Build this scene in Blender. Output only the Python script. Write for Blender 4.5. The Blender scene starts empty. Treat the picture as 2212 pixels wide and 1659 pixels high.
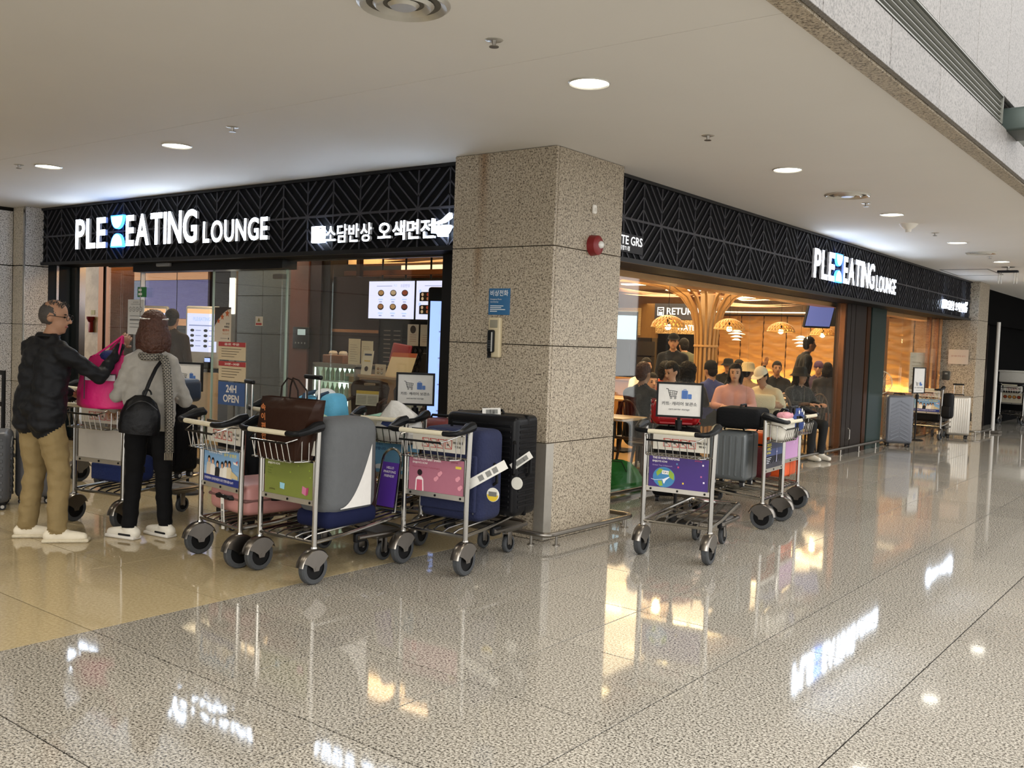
import bpy, bmesh, math, random
import numpy as np
from mathutils import Vector, Matrix, Euler
random.seed(7)
scene = bpy.context.scene
COL = scene.collection
PI = math.pi
# ------------------------------------------------------------------ camera
FPX = 2050.97
def cam_axes(yaw, pitch, roll):
    fw = Vector((math.sin(yaw)*math.cos(pitch), math.cos(yaw)*math.cos(pitch), math.sin(pitch)))
    r = fw.cross(Vector((0, 0, 1))).normalized()
    d = fw.cross(r)
    c, s = math.cos(roll), math.sin(roll)
    return r*c+d*s, d*c-r*s, fw
_r, _d, _f = cam_axes(-0.65828454, -0.04626934, -0.03769852)
cd = bpy.data.cameras.new('camera')
cd.sensor_fit = 'HORIZONTAL'; cd.sensor_width = 36.0; cd.lens = FPX/2212*36.0
cd.clip_start = 0.05; cd.clip_end = 200
cam = bpy.data.objects.new('camera', cd)
COL.objects.link(cam)
_m = Matrix((( _r.x, -_d.x, -_f.x), (_r.y, -_d.y, -_f.y), (_r.z, -_d.z, -_f.z))).to_4x4()
_m.translation = Vector((0, 0, 1.5))
cam.matrix_world = _m
scene.camera = cam
# ------------------------------------------------------------------ world and exposure
w = bpy.data.worlds.new('world'); scene.world = w; w.use_nodes = True
w.node_tree.nodes['Background'].inputs[0].default_value = (0.985, 0.975, 0.965, 1)
w.node_tree.nodes['Background'].inputs[1].default_value = 1.5
scene.view_settings.view_transform = 'Standard'
scene.view_settings.look = 'None'
scene.view_settings.gamma = 1.0
scene.view_settings.use_curve_mapping = False
scene.view_settings.exposure = 0.62
ZC = 2.945            # ceiling height
# ------------------------------------------------------------------ large lights
def area(name, loc, target, size, power, color, sy=None, spread=180):
    l = bpy.data.lights.new(name, 'AREA'); l.energy = power; l.color = color
    l.shape = 'RECTANGLE'; l.size = size; l.size_y = sy or size; l.spread = math.radians(spread)
    o = bpy.data.objects.new(name, l); COL.objects.link(o)
    o.location = loc
    o.rotation_euler = (Vector(target)-Vector(loc)).to_track_quat('-Z', 'Y').to_euler()
    return o
# luminous ceiling of the tall hall the camera stands in
area('hall_ceiling_light', (7, 9, 9.0), (7, 9, 0), 14, 700, (1.0, 0.97, 0.91), 28)
area('hall_ceiling_light', (3.0, -9, 7.0), (0.0, -5, 0), 6, 1150, (1.0, 0.96, 0.88), 10)
# dining room and counter ceilings: warm recessed lighting
area('dining_ceiling_light', (-7.4, 14.2, 2.30), (-7.4, 14.2, 0), 3.6, 300, (1.0, 0.72, 0.42), 10)
area('counter_ceiling_light', (-8.6, 8.1, 2.70), (-8.6, 8.1, 0), 6.0, 110, (1.0, 0.76, 0.48), 2.0)
# ------------------------------------------------------------------ materials
MATS = {}
def _nt(name):
    m = bpy.data.materials.new(name); m.use_nodes = True
    nt = m.node_tree
    return m, nt, nt.nodes['Principled BSDF']
def N(nt, t, **kw):
    n = nt.nodes.new(t)
    for k, v in kw.items(): setattr(n, k, v)
    return n
def hexc(h):
    h = h.lstrip('#')
    v = [int(h[i:i+2], 16)/255 for i in (0, 2, 4)]
    return tuple((c/12.92 if c <= 0.04045 else ((c+0.055)/1.055)**2.4) for c in v)
def mat(color, rough=0.5, metal=0.0, noise=0.08, scale=30, bump=0.0, bscale=80, coat=0.0, spec=0.5, emit=0.0, trans=0.0, sheen=0.0, alpha=1.0):
    """simple surface: colour with fine procedural mottling and optional relief"""
    if isinstance(color, str): color = hexc(color)
    key = (tuple(round(c, 4) for c in color), rough, metal, noise, scale, bump, bscale, coat, spec, emit, trans, sheen, alpha)
    if key in MATS: return MATS[key]
    if spec == 0.5 and metal == 0 and coat == 0 and max(color) < 0.035: spec = 0.18
    m, nt, b = _nt('surface')
    b.inputs['Roughness'].default_value = rough
    b.inputs['Metallic'].default_value = metal
    b.inputs['Specular IOR Level'].default_value = spec
    b.inputs['Coat Weight'].default_value = coat
    b.inputs['Coat Roughness'].default_value = 0.08
    b.inputs['Sheen Weight'].default_value = sheen
    b.inputs['Transmission Weight'].default_value = trans
    b.inputs['Alpha'].default_value = alpha
    tc = N(nt, 'ShaderNodeTexCoord')
    nz = N(nt, 'ShaderNodeTexNoise'); nz.inputs['Scale'].default_value = scale; nz.inputs['Detail'].default_value = 3
    nt.links.new(tc.outputs['Object'], nz.inputs['Vector'])
    mx = N(nt, 'ShaderNodeMix', data_type='RGBA')
    lo = tuple(c*(1-noise) for c in color); hi = tuple(min(1, c*(1+noise)) for c in color)
    mx.inputs[6].default_value = (*lo, 1); mx.inputs[7].default_value = (*hi, 1)
    nt.links.new(nz.outputs['Fac'], mx.inputs[0])
    nt.links.new(mx.outputs[2], b.inputs['Base Color'])
    if emit > 0:
        b.inputs['Emission Strength'].default_value = emit
        nt.links.new(mx.outputs[2], b.inputs['Emission Color'])
    if bump > 0:
        n2 = N(nt, 'ShaderNodeTexNoise'); n2.inputs['Scale'].default_value = bscale; n2.inputs['Detail'].default_value = 4
        nt.links.new(tc.outputs['Object'], n2.inputs['Vector'])
        bp = N(nt, 'ShaderNodeBump'); bp.inputs['Strength'].default_value = bump; bp.inputs['Distance'].default_value = 0.02
        nt.links.new(n2.outputs['Fac'], bp.inputs['Height']); nt.links.new(bp.outputs['Normal'], b.inputs['Normal'])
    MATS[key] = m
    return m
def granite(name, light, mid, dark, rough, scale=150, stain=None, amt=0.5):
    m, nt, b = _nt(name)
    geo = N(nt, 'ShaderNodeNewGeometry')
    n1 = N(nt, 'ShaderNodeTexNoise'); n1.inputs['Scale'].default_value = scale; n1.inputs['Detail'].default_value = 4; n1.inputs['Roughness'].default_value = 0.7
    nt.links.new(geo.outputs['Position'], n1.inputs['Vector'])
    cr = N(nt, 'ShaderNodeValToRGB')
    e = cr.color_ramp.elements
    e[0].position = 0.39; e[0].color = (*dark, 1); e[1].position = 0.60; e[1].color = (*light, 1)
    k = cr.color_ramp.elements.new(amt); k.color = (*mid, 1)
    nt.links.new(n1.outputs['Fac'], cr.inputs['Fac'])
    n2 = N(nt, 'ShaderNodeTexNoise'); n2.inputs['Scale'].default_value = 1.3
    nt.links.new(geo.outputs['Position'], n2.inputs['Vector'])
    oi = N(nt, 'ShaderNodeObjectInfo')
    mr = N(nt, 'ShaderNodeMapRange'); mr.inputs[3].default_value = 0.93; mr.inputs[4].default_value = 1.05
    nt.links.new(oi.outputs['Random'], mr.inputs[0])
    mm = N(nt, 'ShaderNodeVectorMath', operation='SCALE')
    nt.links.new(cr.outputs['Color'], mm.inputs[0]); nt.links.new(mr.outputs[0], mm.inputs['Scale'])
    last = mm.outputs[0]
    if stain:   # a rust run-off streak with a shape of its own: (x centre, half width, z bottom, z top)
        xc, hw, z0, z1 = stain
        sp = N(nt, 'ShaderNodeSeparateXYZ'); nt.links.new(geo.outputs['Position'], sp.inputs[0])
        a = N(nt, 'ShaderNodeMath', operation='SUBTRACT'); nt.links.new(sp.outputs[0], a.inputs[0]); a.inputs[1].default_value = xc
        a2 = N(nt, 'ShaderNodeMath', operation='ABSOLUTE'); nt.links.new(a.outputs[0], a2.inputs[0])
        r1 = N(nt, 'ShaderNodeMapRange'); r1.inputs[1].default_value = hw; r1.inputs[2].default_value = 0.0
        nt.links.new(a2.outputs[0], r1.inputs[0])
        r2 = N(nt, 'ShaderNodeMapRange'); r2.inputs[1].default_value = z0; r2.inputs[2].default_value = z1
        nt.links.new(sp.outputs[2], r2.inputs[0])
        mu = N(nt, 'ShaderNodeMath', operation='MULTIPLY'); nt.links.new(r1.outputs[0], mu.inputs[0]); nt.links.new(r2.outputs[0], mu.inputs[1])
        mu2 = N(nt, 'ShaderNodeMath', operation='MULTIPLY'); nt.links.new(mu.outputs[0], mu2.inputs[0]); mu2.inputs[1].default_value = 0.75
        mx = N(nt, 'ShaderNodeMix', data_type='RGBA', blend_type='MULTIPLY'); mx.inputs[7].default_value = (0.50, 0.30, 0.13, 1)
        nt.links.new(mu2.outputs[0], mx.inputs[0]); nt.links.new(last, mx.inputs[6]); last = mx.outputs[2]
    nt.links.new(last, b.inputs['Base Color'])
    b.inputs['Roughness'].default_value = rough
    return m
def glass_mat(tint=(0.96, 0.99, 0.98), refl=0.05):
    m, nt, b = _nt('pane_glass')
    nt.nodes.remove(b)
    out = nt.nodes['Material Output']
    tr = N(nt, 'ShaderNodeBsdfTransparent'); tr.inputs[0].default_value = (*tint, 1)
    gl = N(nt, 'ShaderNodeBsdfGlossy'); gl.inputs['Roughness'].default_value = 0.02
    fr = N(nt, 'ShaderNodeFresnel'); ge = N(nt, 'ShaderNodeNewGeometry'); io = N(nt, 'ShaderNodeMapRange'); io.inputs[3].default_value = 1.45; io.inputs[4].default_value = 1/1.45
    nt.links.new(ge.outputs['Backfacing'], io.inputs[0]); nt.links.new(io.outputs[0], fr.inputs[0])
    nz = N(nt, 'ShaderNodeTexNoise'); nz.inputs['Scale'].default_value = 2.0
    ad = N(nt, 'ShaderNodeMath', operation='MULTIPLY_ADD'); ad.inputs[1].default_value = 0.03; 
    nt.links.new(nz.outputs['Fac'], ad.inputs[0]); nt.links.new(fr.outputs[0], ad.inputs[2])
    mx = N(nt, 'ShaderNodeMixShader')
    nt.links.new(ad.outputs[0], mx.inputs[0]); nt.links.new(tr.outputs[0], mx.inputs[1]); nt.links.new(gl.outputs[0], mx.inputs[2])
    nt.links.new(mx.outputs[0], out.inputs[0])
    return m
def emis(color, strength, noise=0.0):
    if isinstance(color, str): color = hexc(color)
    key = ('e', tuple(color), strength)
    if key in MATS: return MATS[key]
    m, nt, b = _nt('lit_surface')
    b.inputs['Base Color'].default_value = (*[c*0.6 for c in color], 1)
    nz = N(nt, 'ShaderNodeTexNoise'); nz.inputs['Scale'].default_value = 4
    mr = N(nt, 'ShaderNodeMapRange'); mr.inputs[3].default_value = strength*0.96; mr.inputs[4].default_value = strength*1.04
    nt.links.new(nz.outputs['Fac'], mr.inputs[0]); nt.links.new(mr.outputs[0], b.inputs['Emission Strength'])
    b.inputs['Emission Color'].default_value = (*color, 1)
    b.inputs['Roughness'].default_value = 0.4
    MATS[key] = m
    return m
def wood(c1, c2, scale=6, rough=0.45, axis=2):
    m, nt, b = _nt('wood')
    tc = N(nt, 'ShaderNodeTexCoord'); mp = N(nt, 'ShaderNodeMapping')
    s = [12, 12, 12]; s[axis] = 1.2; mp.inputs['Scale'].default_value = s
    nt.links.new(tc.outputs['Object'], mp.inputs[0])
    nz = N(nt, 'ShaderNodeTexNoise'); nz.inputs['Scale'].default_value = scale; nz.inputs['Detail'].default_value = 5
    nt.links.new(mp.outputs[0], nz.inputs['Vector'])
    mx = N(nt, 'ShaderNodeMix', data_type='RGBA'); mx.inputs[6].default_value = (*hexc(c1), 1); mx.inputs[7].default_value = (*hexc(c2), 1)
    nt.links.new(nz.outputs['Fac'], mx.inputs[0]); nt.links.new(mx.outputs[2], b.inputs['Base Color'])
    b.inputs['Roughness'].default_value = rough
    return m
# ------------------------------------------------------------------ mesh builder
def rotm(rx=0, ry=0, rz=0): return Euler((rx, ry, rz)).to_matrix()
class MB:
    def __init__(s): s.v = []; s.f = []; s.m = []
    def add(s, vs, fs, mi=0, M=None):
        o = len(s.v)
        for p in vs:
            p = Vector(p)
            if M is not None: p = M @ p
            s.v.append(p)
        for f in fs: s.f.append([i+o for i in f]); s.m.append(mi)
        return s
    def box(s, c, d, rot=None, mi=0):
        x, y, z = d[0]/2, d[1]/2, d[2]/2
        vs = [Vector(p) for p in ((-x,-y,-z),(x,-y,-z),(x,y,-z),(-x,y,-z),(-x,-y,z),(x,-y,z),(x,y,z),(-x,y,z))]
        if rot is not None: vs = [rot @ p for p in vs]
        vs = [p+Vector(c) for p in vs]
        return s.add(vs, [(0,3,2,1),(4,5,6,7),(0,1,5,4),(1,2,6,5),(2,3,7,6),(3,0,4,7)], mi)
    def b2(s, x0, x1, y0, y1, z0, z1, mi=0):
        return s.box(((x0+x1)/2, (y0+y1)/2, (z0+z1)/2), (abs(x1-x0), abs(y1-y0), abs(z1-z0)), None, mi)
    def rbox(s, c, d, r, rot=None, mi=0, seg=3):
        """box with rounded edges"""
        bm = bmesh.new(); bmesh.ops.create_cube(bm, size=1)
        for v in bm.verts: v.co = Vector((v.co.x*d[0], v.co.y*d[1], v.co.z*d[2]))
        bmesh.ops.bevel(bm, geom=list(bm.edges), offset=min(r, min(d)*0.49), segments=seg, profile=0.5, affect='EDGES')
        bm.verts.index_update()
        vs = [v.co.copy() for v in bm.verts]
        if rot is not None: vs = [rot @ p for p in vs]
        vs = [p+Vector(c) for p in vs]
        fs = [[v.index for v in f.verts] for f in bm.faces]; bm.free()
        return s.add(vs, fs, mi)
    def cyl(s, p0, p1, r0, r1=None, seg=12, mi=0, cap=True):
        r1 = r0 if r1 is None else r1
        p0, p1 = Vector(p0), Vector(p1); d = (p1-p0).normalized()
        u = d.orthogonal().normalized(); t = d.cross(u)
        vs = []
        for p, r in ((p0, r0), (p1, r1)):
            for i in range(seg):
                a = 2*PI*i/seg; vs.append(p+(u*math.cos(a)+t*math.sin(a))*r)
        fs = [(i, (i+1) % seg, seg+(i+1) % seg, seg+i) for i in range(seg)]
        if cap: fs += [tuple(reversed(range(seg))), tuple(range(seg, 2*seg))]
        return s.add(vs, fs, mi)
    def tube(s, pts, r, seg=8, closed=False, mi=0, rs=None):
        pts = [Vector(p) for p in pts]; n = len(pts); vs = []
        prev = None
        for i, p in enumerate(pts):
            if closed: d = pts[(i+1) % n]-pts[i-1]
            else: d = pts[min(i+1, n-1)]-pts[max(i-1, 0)]
            d.normalize()
            if prev is None: u = d.orthogonal().normalized()
            else:
                u = prev-d*prev.dot(d)
                u = u.normalized() if u.length > 1e-6 else d.orthogonal().normalized()
            prev = u; t = d.cross(u); rr = rs[i] if rs else r
            for k in range(seg):
                a = 2*PI*k/seg; vs.append(p+(u*math.cos(a)+t*math.sin(a))*rr)
        fs = []
        for i in range(n if closed else n-1):
            j = (i+1) % n
            for k in range(seg): fs.append((i*seg+k, i*seg+(k+1) % seg, j*seg+(k+1) % seg, j*seg+k))
        if not closed: fs += [tuple(reversed(range(seg))), tuple(range((n-1)*seg, n*seg))]
        return s.add(vs, fs, mi)
    def lathe(s, prof, c=(0,0,0), seg=24, M=None, mi=0, a0=0.0, a1=2*PI):
        full = abs(a1-a0-2*PI) < 1e-6
        ns = seg if full else seg+1; vs = []
        for r, z in prof:
            for i in range(ns):
                a = a0+(a1-a0)*i/seg; p = Vector((r*math.cos(a), r*math.sin(a), z))
                if M is not None: p = M @ p
                vs.append(p+Vector(c))
        fs = []
        for j in range(len(prof)-1):
            for i in range(seg if full else seg):
                k = (i+1) % ns if full else i+1
                fs.append((j*ns+i, j*ns+k, (j+1)*ns+k, (j+1)*ns+i))
        return s.add(vs, fs, mi)
    def ball(s, c, r, M=None, seg=16, rings=10, mi=0):
        if not hasattr(r, '__len__'): r = (r, r, r)
        vs = []; fs = []
        for j in range(rings+1):
            t = PI*j/rings
            for i in range(seg):
                a = 2*PI*i/seg
                p = Vector((r[0]*math.sin(t)*math.cos(a), r[1]*math.sin(t)*math.sin(a), r[2]*math.cos(t)))
                if M is not None: p = M @ p
                vs.append(p+Vector(c))
        for j in range(rings):
            for i in range(seg): fs.append((j*seg+i, (j+1)*seg+i, (j+1)*seg+(i+1) % seg, j*seg+(i+1) % seg))
        return s.add(vs, fs, mi)
    def prism(s, poly, thick, M=None, mi=0):
        """2-D outline (x, z) in the local xz plane extruded along y by thick (towards -y is the front)"""
        n = len(poly); vs = [Vector((x, 0, z)) for x, z in poly]+[Vector((x, -thick, z)) for x, z in poly]
        fs = [tuple(range(n)), tuple(reversed(range(n, 2*n)))]+[(i, n+i, n+(i+1) % n, (i+1) % n) for i in range(n)]
        return s.add(vs, fs, mi, M)
    def build(s, name, mats, parent=None, smooth=35, M=None):
        me = bpy.data.meshes.new(name)
        me.from_pydata([tuple(p) for p in s.v], [], s.f)
        if not isinstance(mats, (list, tuple)): mats = [mats]
        for m in mats: me.materials.append(m)
        if len(mats) > 1: me.polygons.foreach_set('material_index', s.m)
        bm = bmesh.new(); bm.from_mesh(me); bmesh.ops.recalc_face_normals(bm, faces=bm.faces); bm.to_mesh(me); bm.free()
        if smooth:
            me.shade_smooth(); me.set_sharp_from_angle(angle=math.radians(smooth))
        o = bpy.data.objects.new(name, me); COL.objects.link(o)
        if parent is not None: o.parent = parent
        if M is not None: o.matrix_local = M
        return o
def tag(o, label, cat, group=None):
    o['label'] = label; o['category'] = cat
    if group: o['group'] = group
    return o
def struct(o, label=None):
    o['kind'] = 'structure'
    if label: o['label'] = label
    return o
def empty(name, loc=(0,0,0), rz=0, label=None, cat=None, group=None):
    o = bpy.data.objects.new(name, None); COL.objects.link(o); o.empty_display_size = 0.05
    o.location = loc; o.rotation_euler = (0, 0, rz)
    if label: tag(o, label, cat, group)
    return o
def dup(o, parent=None, loc=None, rz=None):
    c = o.copy(); COL.objects.link(c); c.parent = parent
    if loc is not None: c.location = loc
    if rz is not None: c.rotation_euler = (0, 0, rz)
    for ch in list(o.children): dup(ch, c)
    return c
def frame(origin, xdir, up=(0, 0, 1)):
    """matrix with local x along xdir, local z up, local -y the side the print is read from"""
    x = Vector(xdir).normalized(); z = Vector(up); y = z.cross(x).normalized(); z = x.cross(y)
    M = Matrix((( x.x, y.x, z.x), (x.y, y.y, z.y), (x.z, y.z, z.z))).to_4x4(); M.translation = Vector(origin)
    return M
TXT = {}; FONT = {}
def text_mesh(body, bold=0.0, thick=0.0, spacing=1.0, res=3):
    """flat lettering; returns (verts, faces, width, zmin, zmax) in local xz, 1 unit em"""
    key = (body, bold, thick, spacing)
    if key in TXT: return TXT[key]
    if 'o' not in FONT:
        FONT['c'] = bpy.data.curves.new('lettering', 'FONT'); FONT['o'] = bpy.data.objects.new('lettering', FONT['c'])
    c, o = FONT['c'], FONT['o']
    c.body = body; c.size = 1; c.offset = bold; c.extrude = thick/2
    c.space_character = spacing; c.resolution_u = res; c.fill_mode = 'BOTH' if thick else 'FRONT'
    c.align_x = 'LEFT'
    me = bpy.data.meshes.new_from_object(o)
    vs = [(v.co.x, v.co.z, v.co.y) for v in me.vertices]; fs = [tuple(p.vertices) for p in me.polygons]
    bpy.data.meshes.remove(me)
    if not vs: vs = [(0, 0, 0)]
    xs = [p[0] for p in vs]; zs = [p[2] for p in vs]
    TXT[key] = (vs, fs, min(xs), max(xs), min(zs), max(zs))
    return TXT[key]
def put_text(mb, body, x, z, h=None, w=None, bold=0.0, thick=0.0, mi=0, M=None, y=-0.001, align='L', slant=0, spacing=1.0):
    """fit lettering with its left bottom at (x, z), cap height h (scale), optional total width w"""
    vs, fs, x0, x1, z0, z1 = text_mesh(body, bold, thick, spacing)
    sz = h/(z1-z0) if h else None
    sx = w/(x1-x0) if w else sz
    if sz is None: sz = sx
    ww = (x1-x0)*sx
    ox = x if align == 'L' else (x-ww/2 if align == 'C' else x-ww)
    out = [((p[0]-x0)*sx+ox+slant*(p[2]-z0)*sz, y+p[1]*sz, (p[2]-z0)*sz+z) for p in vs]
    mb.add(out, fs, mi, M)
    return ww
class Print:
    """flat print (lettering, pictograms, pictures) on a panel; local xz plane read from -y"""
    def __init__(s): s.mb = MB(); s.mats = []; s.k = 0
    def mi(s, m):
        if isinstance(m, str): m = mat(m, 0.45, noise=0.04)
        if m not in s.mats: s.mats.append(m)
        return s.mats.index(m)
    def lift(s): s.k += 1; return -0.0008-0.00025*s.k
    def poly(s, pts, m, y=None):
        y = s.lift() if y is None else y
        s.mb.add([(p[0], y, p[1]) for p in pts], [tuple(range(len(pts)))], s.mi(m)); return s
    def rect(s, x0, x1, z0, z1, m): return s.poly([(x0, z0), (x1, z0), (x1, z1), (x0, z1)], m)
    def rrect(s, x0, x1, z0, z1, r, m):
        pts = []
        for cx, cz, a in ((x1-r, z0+r, -PI/2), (x1-r, z1-r, 0), (x0+r, z1-r, PI/2), (x0+r, z0+r, PI)):
            for i in range(5): pts.append((cx+r*math.cos(a+i*PI/8), cz+r*math.sin(a+i*PI/8)))
        return s.poly(pts, m)
    def disc(s, x, z, rx, m, rz=None, n=20, a0=0, a1=2*PI):
        rz = rz or rx
        full = abs(a1-a0) > 6.28
        return s.poly([(x+rx*math.cos(a0+(a1-a0)*i/(n if full else n-1)), z+rz*math.sin(a0+(a1-a0)*i/(n if full else n-1))) for i in range(n)], m)
    def line(s, pts, wd, m, y=None):
        y = s.lift() if y is None else y
        for (x0, z0), (x1, z1) in zip(pts[:-1], pts[1:]):
            d = Vector((x1-x0, z1-z0)); L = d.length
            if L < 1e-6: continue
            n = Vector((-d.y, d.x))/L*wd/2; e = d/L*wd*0.3
            s.poly([(x0-n.x-e.x, z0-n.y-e.y), (x1-n.x+e.x, z1-n.y+e.y), (x1+n.x+e.x, z1+n.y+e.y), (x0+n.x-e.x, z0+n.y-e.y)], m, y)
        return s
    def text(s, body, x, z, h, m, w=None, bold=0.0, align='L', slant=0):
        put_text(s.mb, body, x, z, h, w, bold, 0, s.mi(m), None, s.lift(), align, slant); return s
    def build(s, name, parent=None, M=None): return s.mb.build(name, s.mats, parent, 0, M)
# ------------------------------------------------------------------ shared materials
G_FLOOR = granite('floor_granite', hexc('#bbb6ab'), hexc('#8d877c'), hexc('#2a2723'), 0.055, 100, amt=0.48)
G_BEIGE = granite('floor_beige_stone', hexc('#b5a684'), hexc('#ac9c7a'), hexc('#a39371'), 0.06, 60)
G_WALL = granite('wall_granite', hexc('#bcb09c'), hexc('#998d7a'), hexc('#463d32'), 0.45, 78, amt=0.46)
G_STAIN = granite('wall_granite_stained', hexc('#bcb09c'), hexc('#998d7a'), hexc('#463d32'), 0.45, 78, stain=(-4.80, 0.07, 2.15, 2.85), amt=0.46)
G_STAIN2 = granite('wall_granite_stained', hexc('#bcb09c'), hexc('#998d7a'), hexc('#463d32'), 0.45, 78, stain=(-4.83, 0.06, 1.7, 2.25), amt=0.46)
G_BEAM = granite('beam_granite', hexc('#807c77'), hexc('#6b6763'), hexc('#45423e'), 0.5, 85, amt=0.46)
G_LEFT = granite('end_wall_granite', hexc('#dedbd8'), hexc('#bab7b3'), hexc('#57534f'), 0.45, 78, amt=0.46)
G_PIL = granite('pilaster_granite', hexc('#c9c0ae'), hexc('#b3aa98'), hexc('#7d7463'), 0.45, 78, amt=0.46)
GROUT = mat('#120e0a', 0.9)
JOINT = mat('#1f1b17', 0.9)
CEIL = mat('#dad7d2', 0.75, noise=0.03, scale=1.5, bump=0.15, bscale=3)
BLACKM = mat('#0b0b0d', 0.42, 0.3, noise=0.05)
FASC = mat('#07080b', 0.6, 0.0, spec=0.12)
LATT = mat('#3c3c42', 0.42, 0.2, spec=0.35)
STEEL = mat('#b9b6b0', 0.22, 1.0, noise=0.06, scale=8)
STEEL_D = mat('#8a857d', 0.3, 1.0, noise=0.08, scale=8)
BRONZE = mat('#3b2a22', 0.28, 0.9, noise=0.1, scale=3)
BRONZE_L = mat('#7a5238', 0.25, 0.95, noise=0.1, scale=3)
GLASS = glass_mat()
PLAST_K = mat('#111112', 0.45)
WHITE = mat('#e9e6df', 0.5)
# ------------------------------------------------------------------ floor
mb = MB(); mb.b2(-40, 14, -14, 46, -0.25, -0.004)
floor = struct(mb.build('floor', GROUT, smooth=0))
XS = [-4.406, -3.380, -2.635, -1.888, -1.142, -0.395, 0.351]
Y0, DY = 0.896, 0.752
tile_cache = {}
def tile(x0, x1, y0, y1, m, nm='stone_tile', kind=None, z=0.0):
    g = 0.0033; key = (round(x1-x0, 3), round(y1-y0, 3), m.name, nm, z)
    if key not in tile_cache:
        a, b2 = (x1-x0)/2-g, (y1-y0)/2-g; e = 0.0003; t = MB()
        t.add([(-a,-b2,-0.02),(a,-b2,-0.02),(a,b2,-0.02),(-a,b2,-0.02),(-a,-b2,z-e),(a,-b2,z-e),(a,b2,z-e),(-a,b2,z-e),(-a+e,-b2+e,z),(a-e,-b2+e,z),(a-e,b2-e,z),(-a+e,b2-e,z)],
              [(0,1,5,4),(1,2,6,5),(2,3,7,6),(3,0,4,7),(4,5,9,8),(5,6,10,9),(6,7,11,10),(7,4,8,11),(8,9,10,11)])
        o = t.build(nm, m, floor, 0); tile_cache[key] = o
    else:
        o = tile_cache[key].copy(); COL.objects.link(o)
    o.location = ((x0+x1)/2, (y0+y1)/2, 0)
    if kind: o['kind'] = kind
    return o
for j in range(20):
    y0 = Y0+j*DY; y1 = y0+DY
    for x0, x1 in zip(XS[:-1], XS[1:]): tile(x0, x1, y0, y1, G_FLOOR)
    if y0 > 6.0: tile(-4.72, XS[0], y0, y1, G_FLOOR)
for j in range(7):
    y0 = Y0+j*DY; y1 = min(y0+DY, 6.35)
    for i in range(7):
        x1 = -4.406-1.124*i; tile(max(x1-1.124, -12.54), x1, y0, y1, G_BEIGE)
yend = Y0+20*DY
tile(-4.72, 0.351, yend, 46, G_FLOOR, 'far_paving', 'stuff')
tile(0.351, 12, -12, 46, G_FLOOR, 'side_paving', 'stuff')
tile(-12.54, 0.351, -12, Y0, G_FLOOR, 'near_paving', 'stuff')
IFL = mat('#b99a6e', 0.22, noise=0.05, scale=4)
tile(-22, -4.72, 6.35, 22, IFL, 'shop_flooring', 'stuff')
# ------------------------------------------------------------------ ceiling of the low concourse
mb = MB(); mb.b2(-12.6, -1.655, -12, 3.955, ZC, ZC+0.12); mb.b2(-12.6, -1.655, 3.96, 46, ZC, ZC+0.12); mb.b2(-12.6, -1.655, 3.94, 3.98, ZC+0.003, ZC+0.1)
ceiling = struct(mb.build('ceiling', CEIL, smooth=0))
# ------------------------------------------------------------------ granite column between the two shop fronts
def panel(parent, x0, x1, y0, y1, z0, z1, m, g=0.003, name='granite_panel'):
    o = MB().rbox(((x0+x1)/2, (y0+y1)/2, (z0+z1)/2), (x1-x0-(2*g if x1-x0 > 0.1 else 0), y1-y0-(2*g if y1-y0 > 0.1 else 0), z1-z0-2*g), 0.002, seg=1).build(name, m, parent, 0)
    return o
def column(name, x0, x1, y0, y1, joints, label, stained=False):
    c = MB().b2(x0+0.03, x1-0.03, y0+0.03, y1-0.03, 0, ZC-0.001).build(name, JOINT, None, 0)
    struct(c, label)
    for k, (z0, z1) in enumerate(zip(joints[:-1], joints[1:])):
        fm = G_WALL
        if stained: fm = G_STAIN if k == len(joints)-2 else (G_STAIN2 if k == len(joints)-3 else G_WALL)
        panel(c, x0, x1, y0, y0+0.03, z0, z1, fm)          # faces the camera side
        panel(c, x1-0.03, x1, y0+0.03, y1, z0, z1, G_WALL)
        panel(c, x0, x0+0.03, y0+0.03, y1, z0, z1, G_WALL)
        panel(c, x0+0.03, x1-0.03, y1-0.03, y1, z0, z1, G_WALL)
    return c
JZ = [0.0, 0.738, 1.467, 2.211, ZC]
col = column('wall_column', -5.10, -4.10, 5.745, 6.69, JZ, 'grey granite clad column between the two shop fronts', True)
mb = MB()
for a, b, c2, d in ((-4.185, -4.092, 5.737, 5.742), (-4.097, -4.092, 5.742, 5.835)): mb.b2(a, b, c2, d, 0.012, 0.735)
mb.build('corner_guard', mat('#a7a298', 0.35, 0.6), col, 0)
far = column('wall_column', -5.0, -4.11, 19.75, 20.58, JZ, 'far granite clad column at the end of the long shop front')
# low guard rails
def rail(name, pts, posts, z, label, r=0.019):
    e = empty(name, (pts[0][0], pts[0][1], 0), 0, label, 'guard rail')
    base = Vector((pts[0][0], pts[0][1], 0))
    # round the corners
    out = []
    P = [Vector((p[0], p[1], z))-base for p in pts]
    for i, p in enumerate(P):
        if 0 < i < len(P)-1:
            a = (P[i-1]-p).normalized(); b = (P[i+1]-p).normalized(); rr = 0.09
            for k in range(6):
                t = k/5; out.append((p+a*rr)*(1-t)**2+p*2*t*(1-t)+(p+b*rr)*t*t)
        else: out.append(p)
    MB().tube(out, r, 10).build('rail_tube', STEEL_D, e)
    for x, y in posts: MB().cyl(Vector((x, y, 0))-base, Vector((x, y, z))-base, 0.011, seg=8).lathe([(0.0, 0.006), (0.028, 0.006), (0.028, 0.0)], Vector((x, y, 0))-base, 12).build('post', STEEL_D, e)
    return e
rail('guard_rail', [(-4.42, 5.60), (-3.955, 5.60), (-3.955, 6.83), (-4.25, 6.83)], [(-4.10, 5.60), (-3.955, 5.72), (-3.955, 6.70), (-4.05, 6.83)], 0.085, 'low steel guard rail bent around the foot of the near column')
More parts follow.
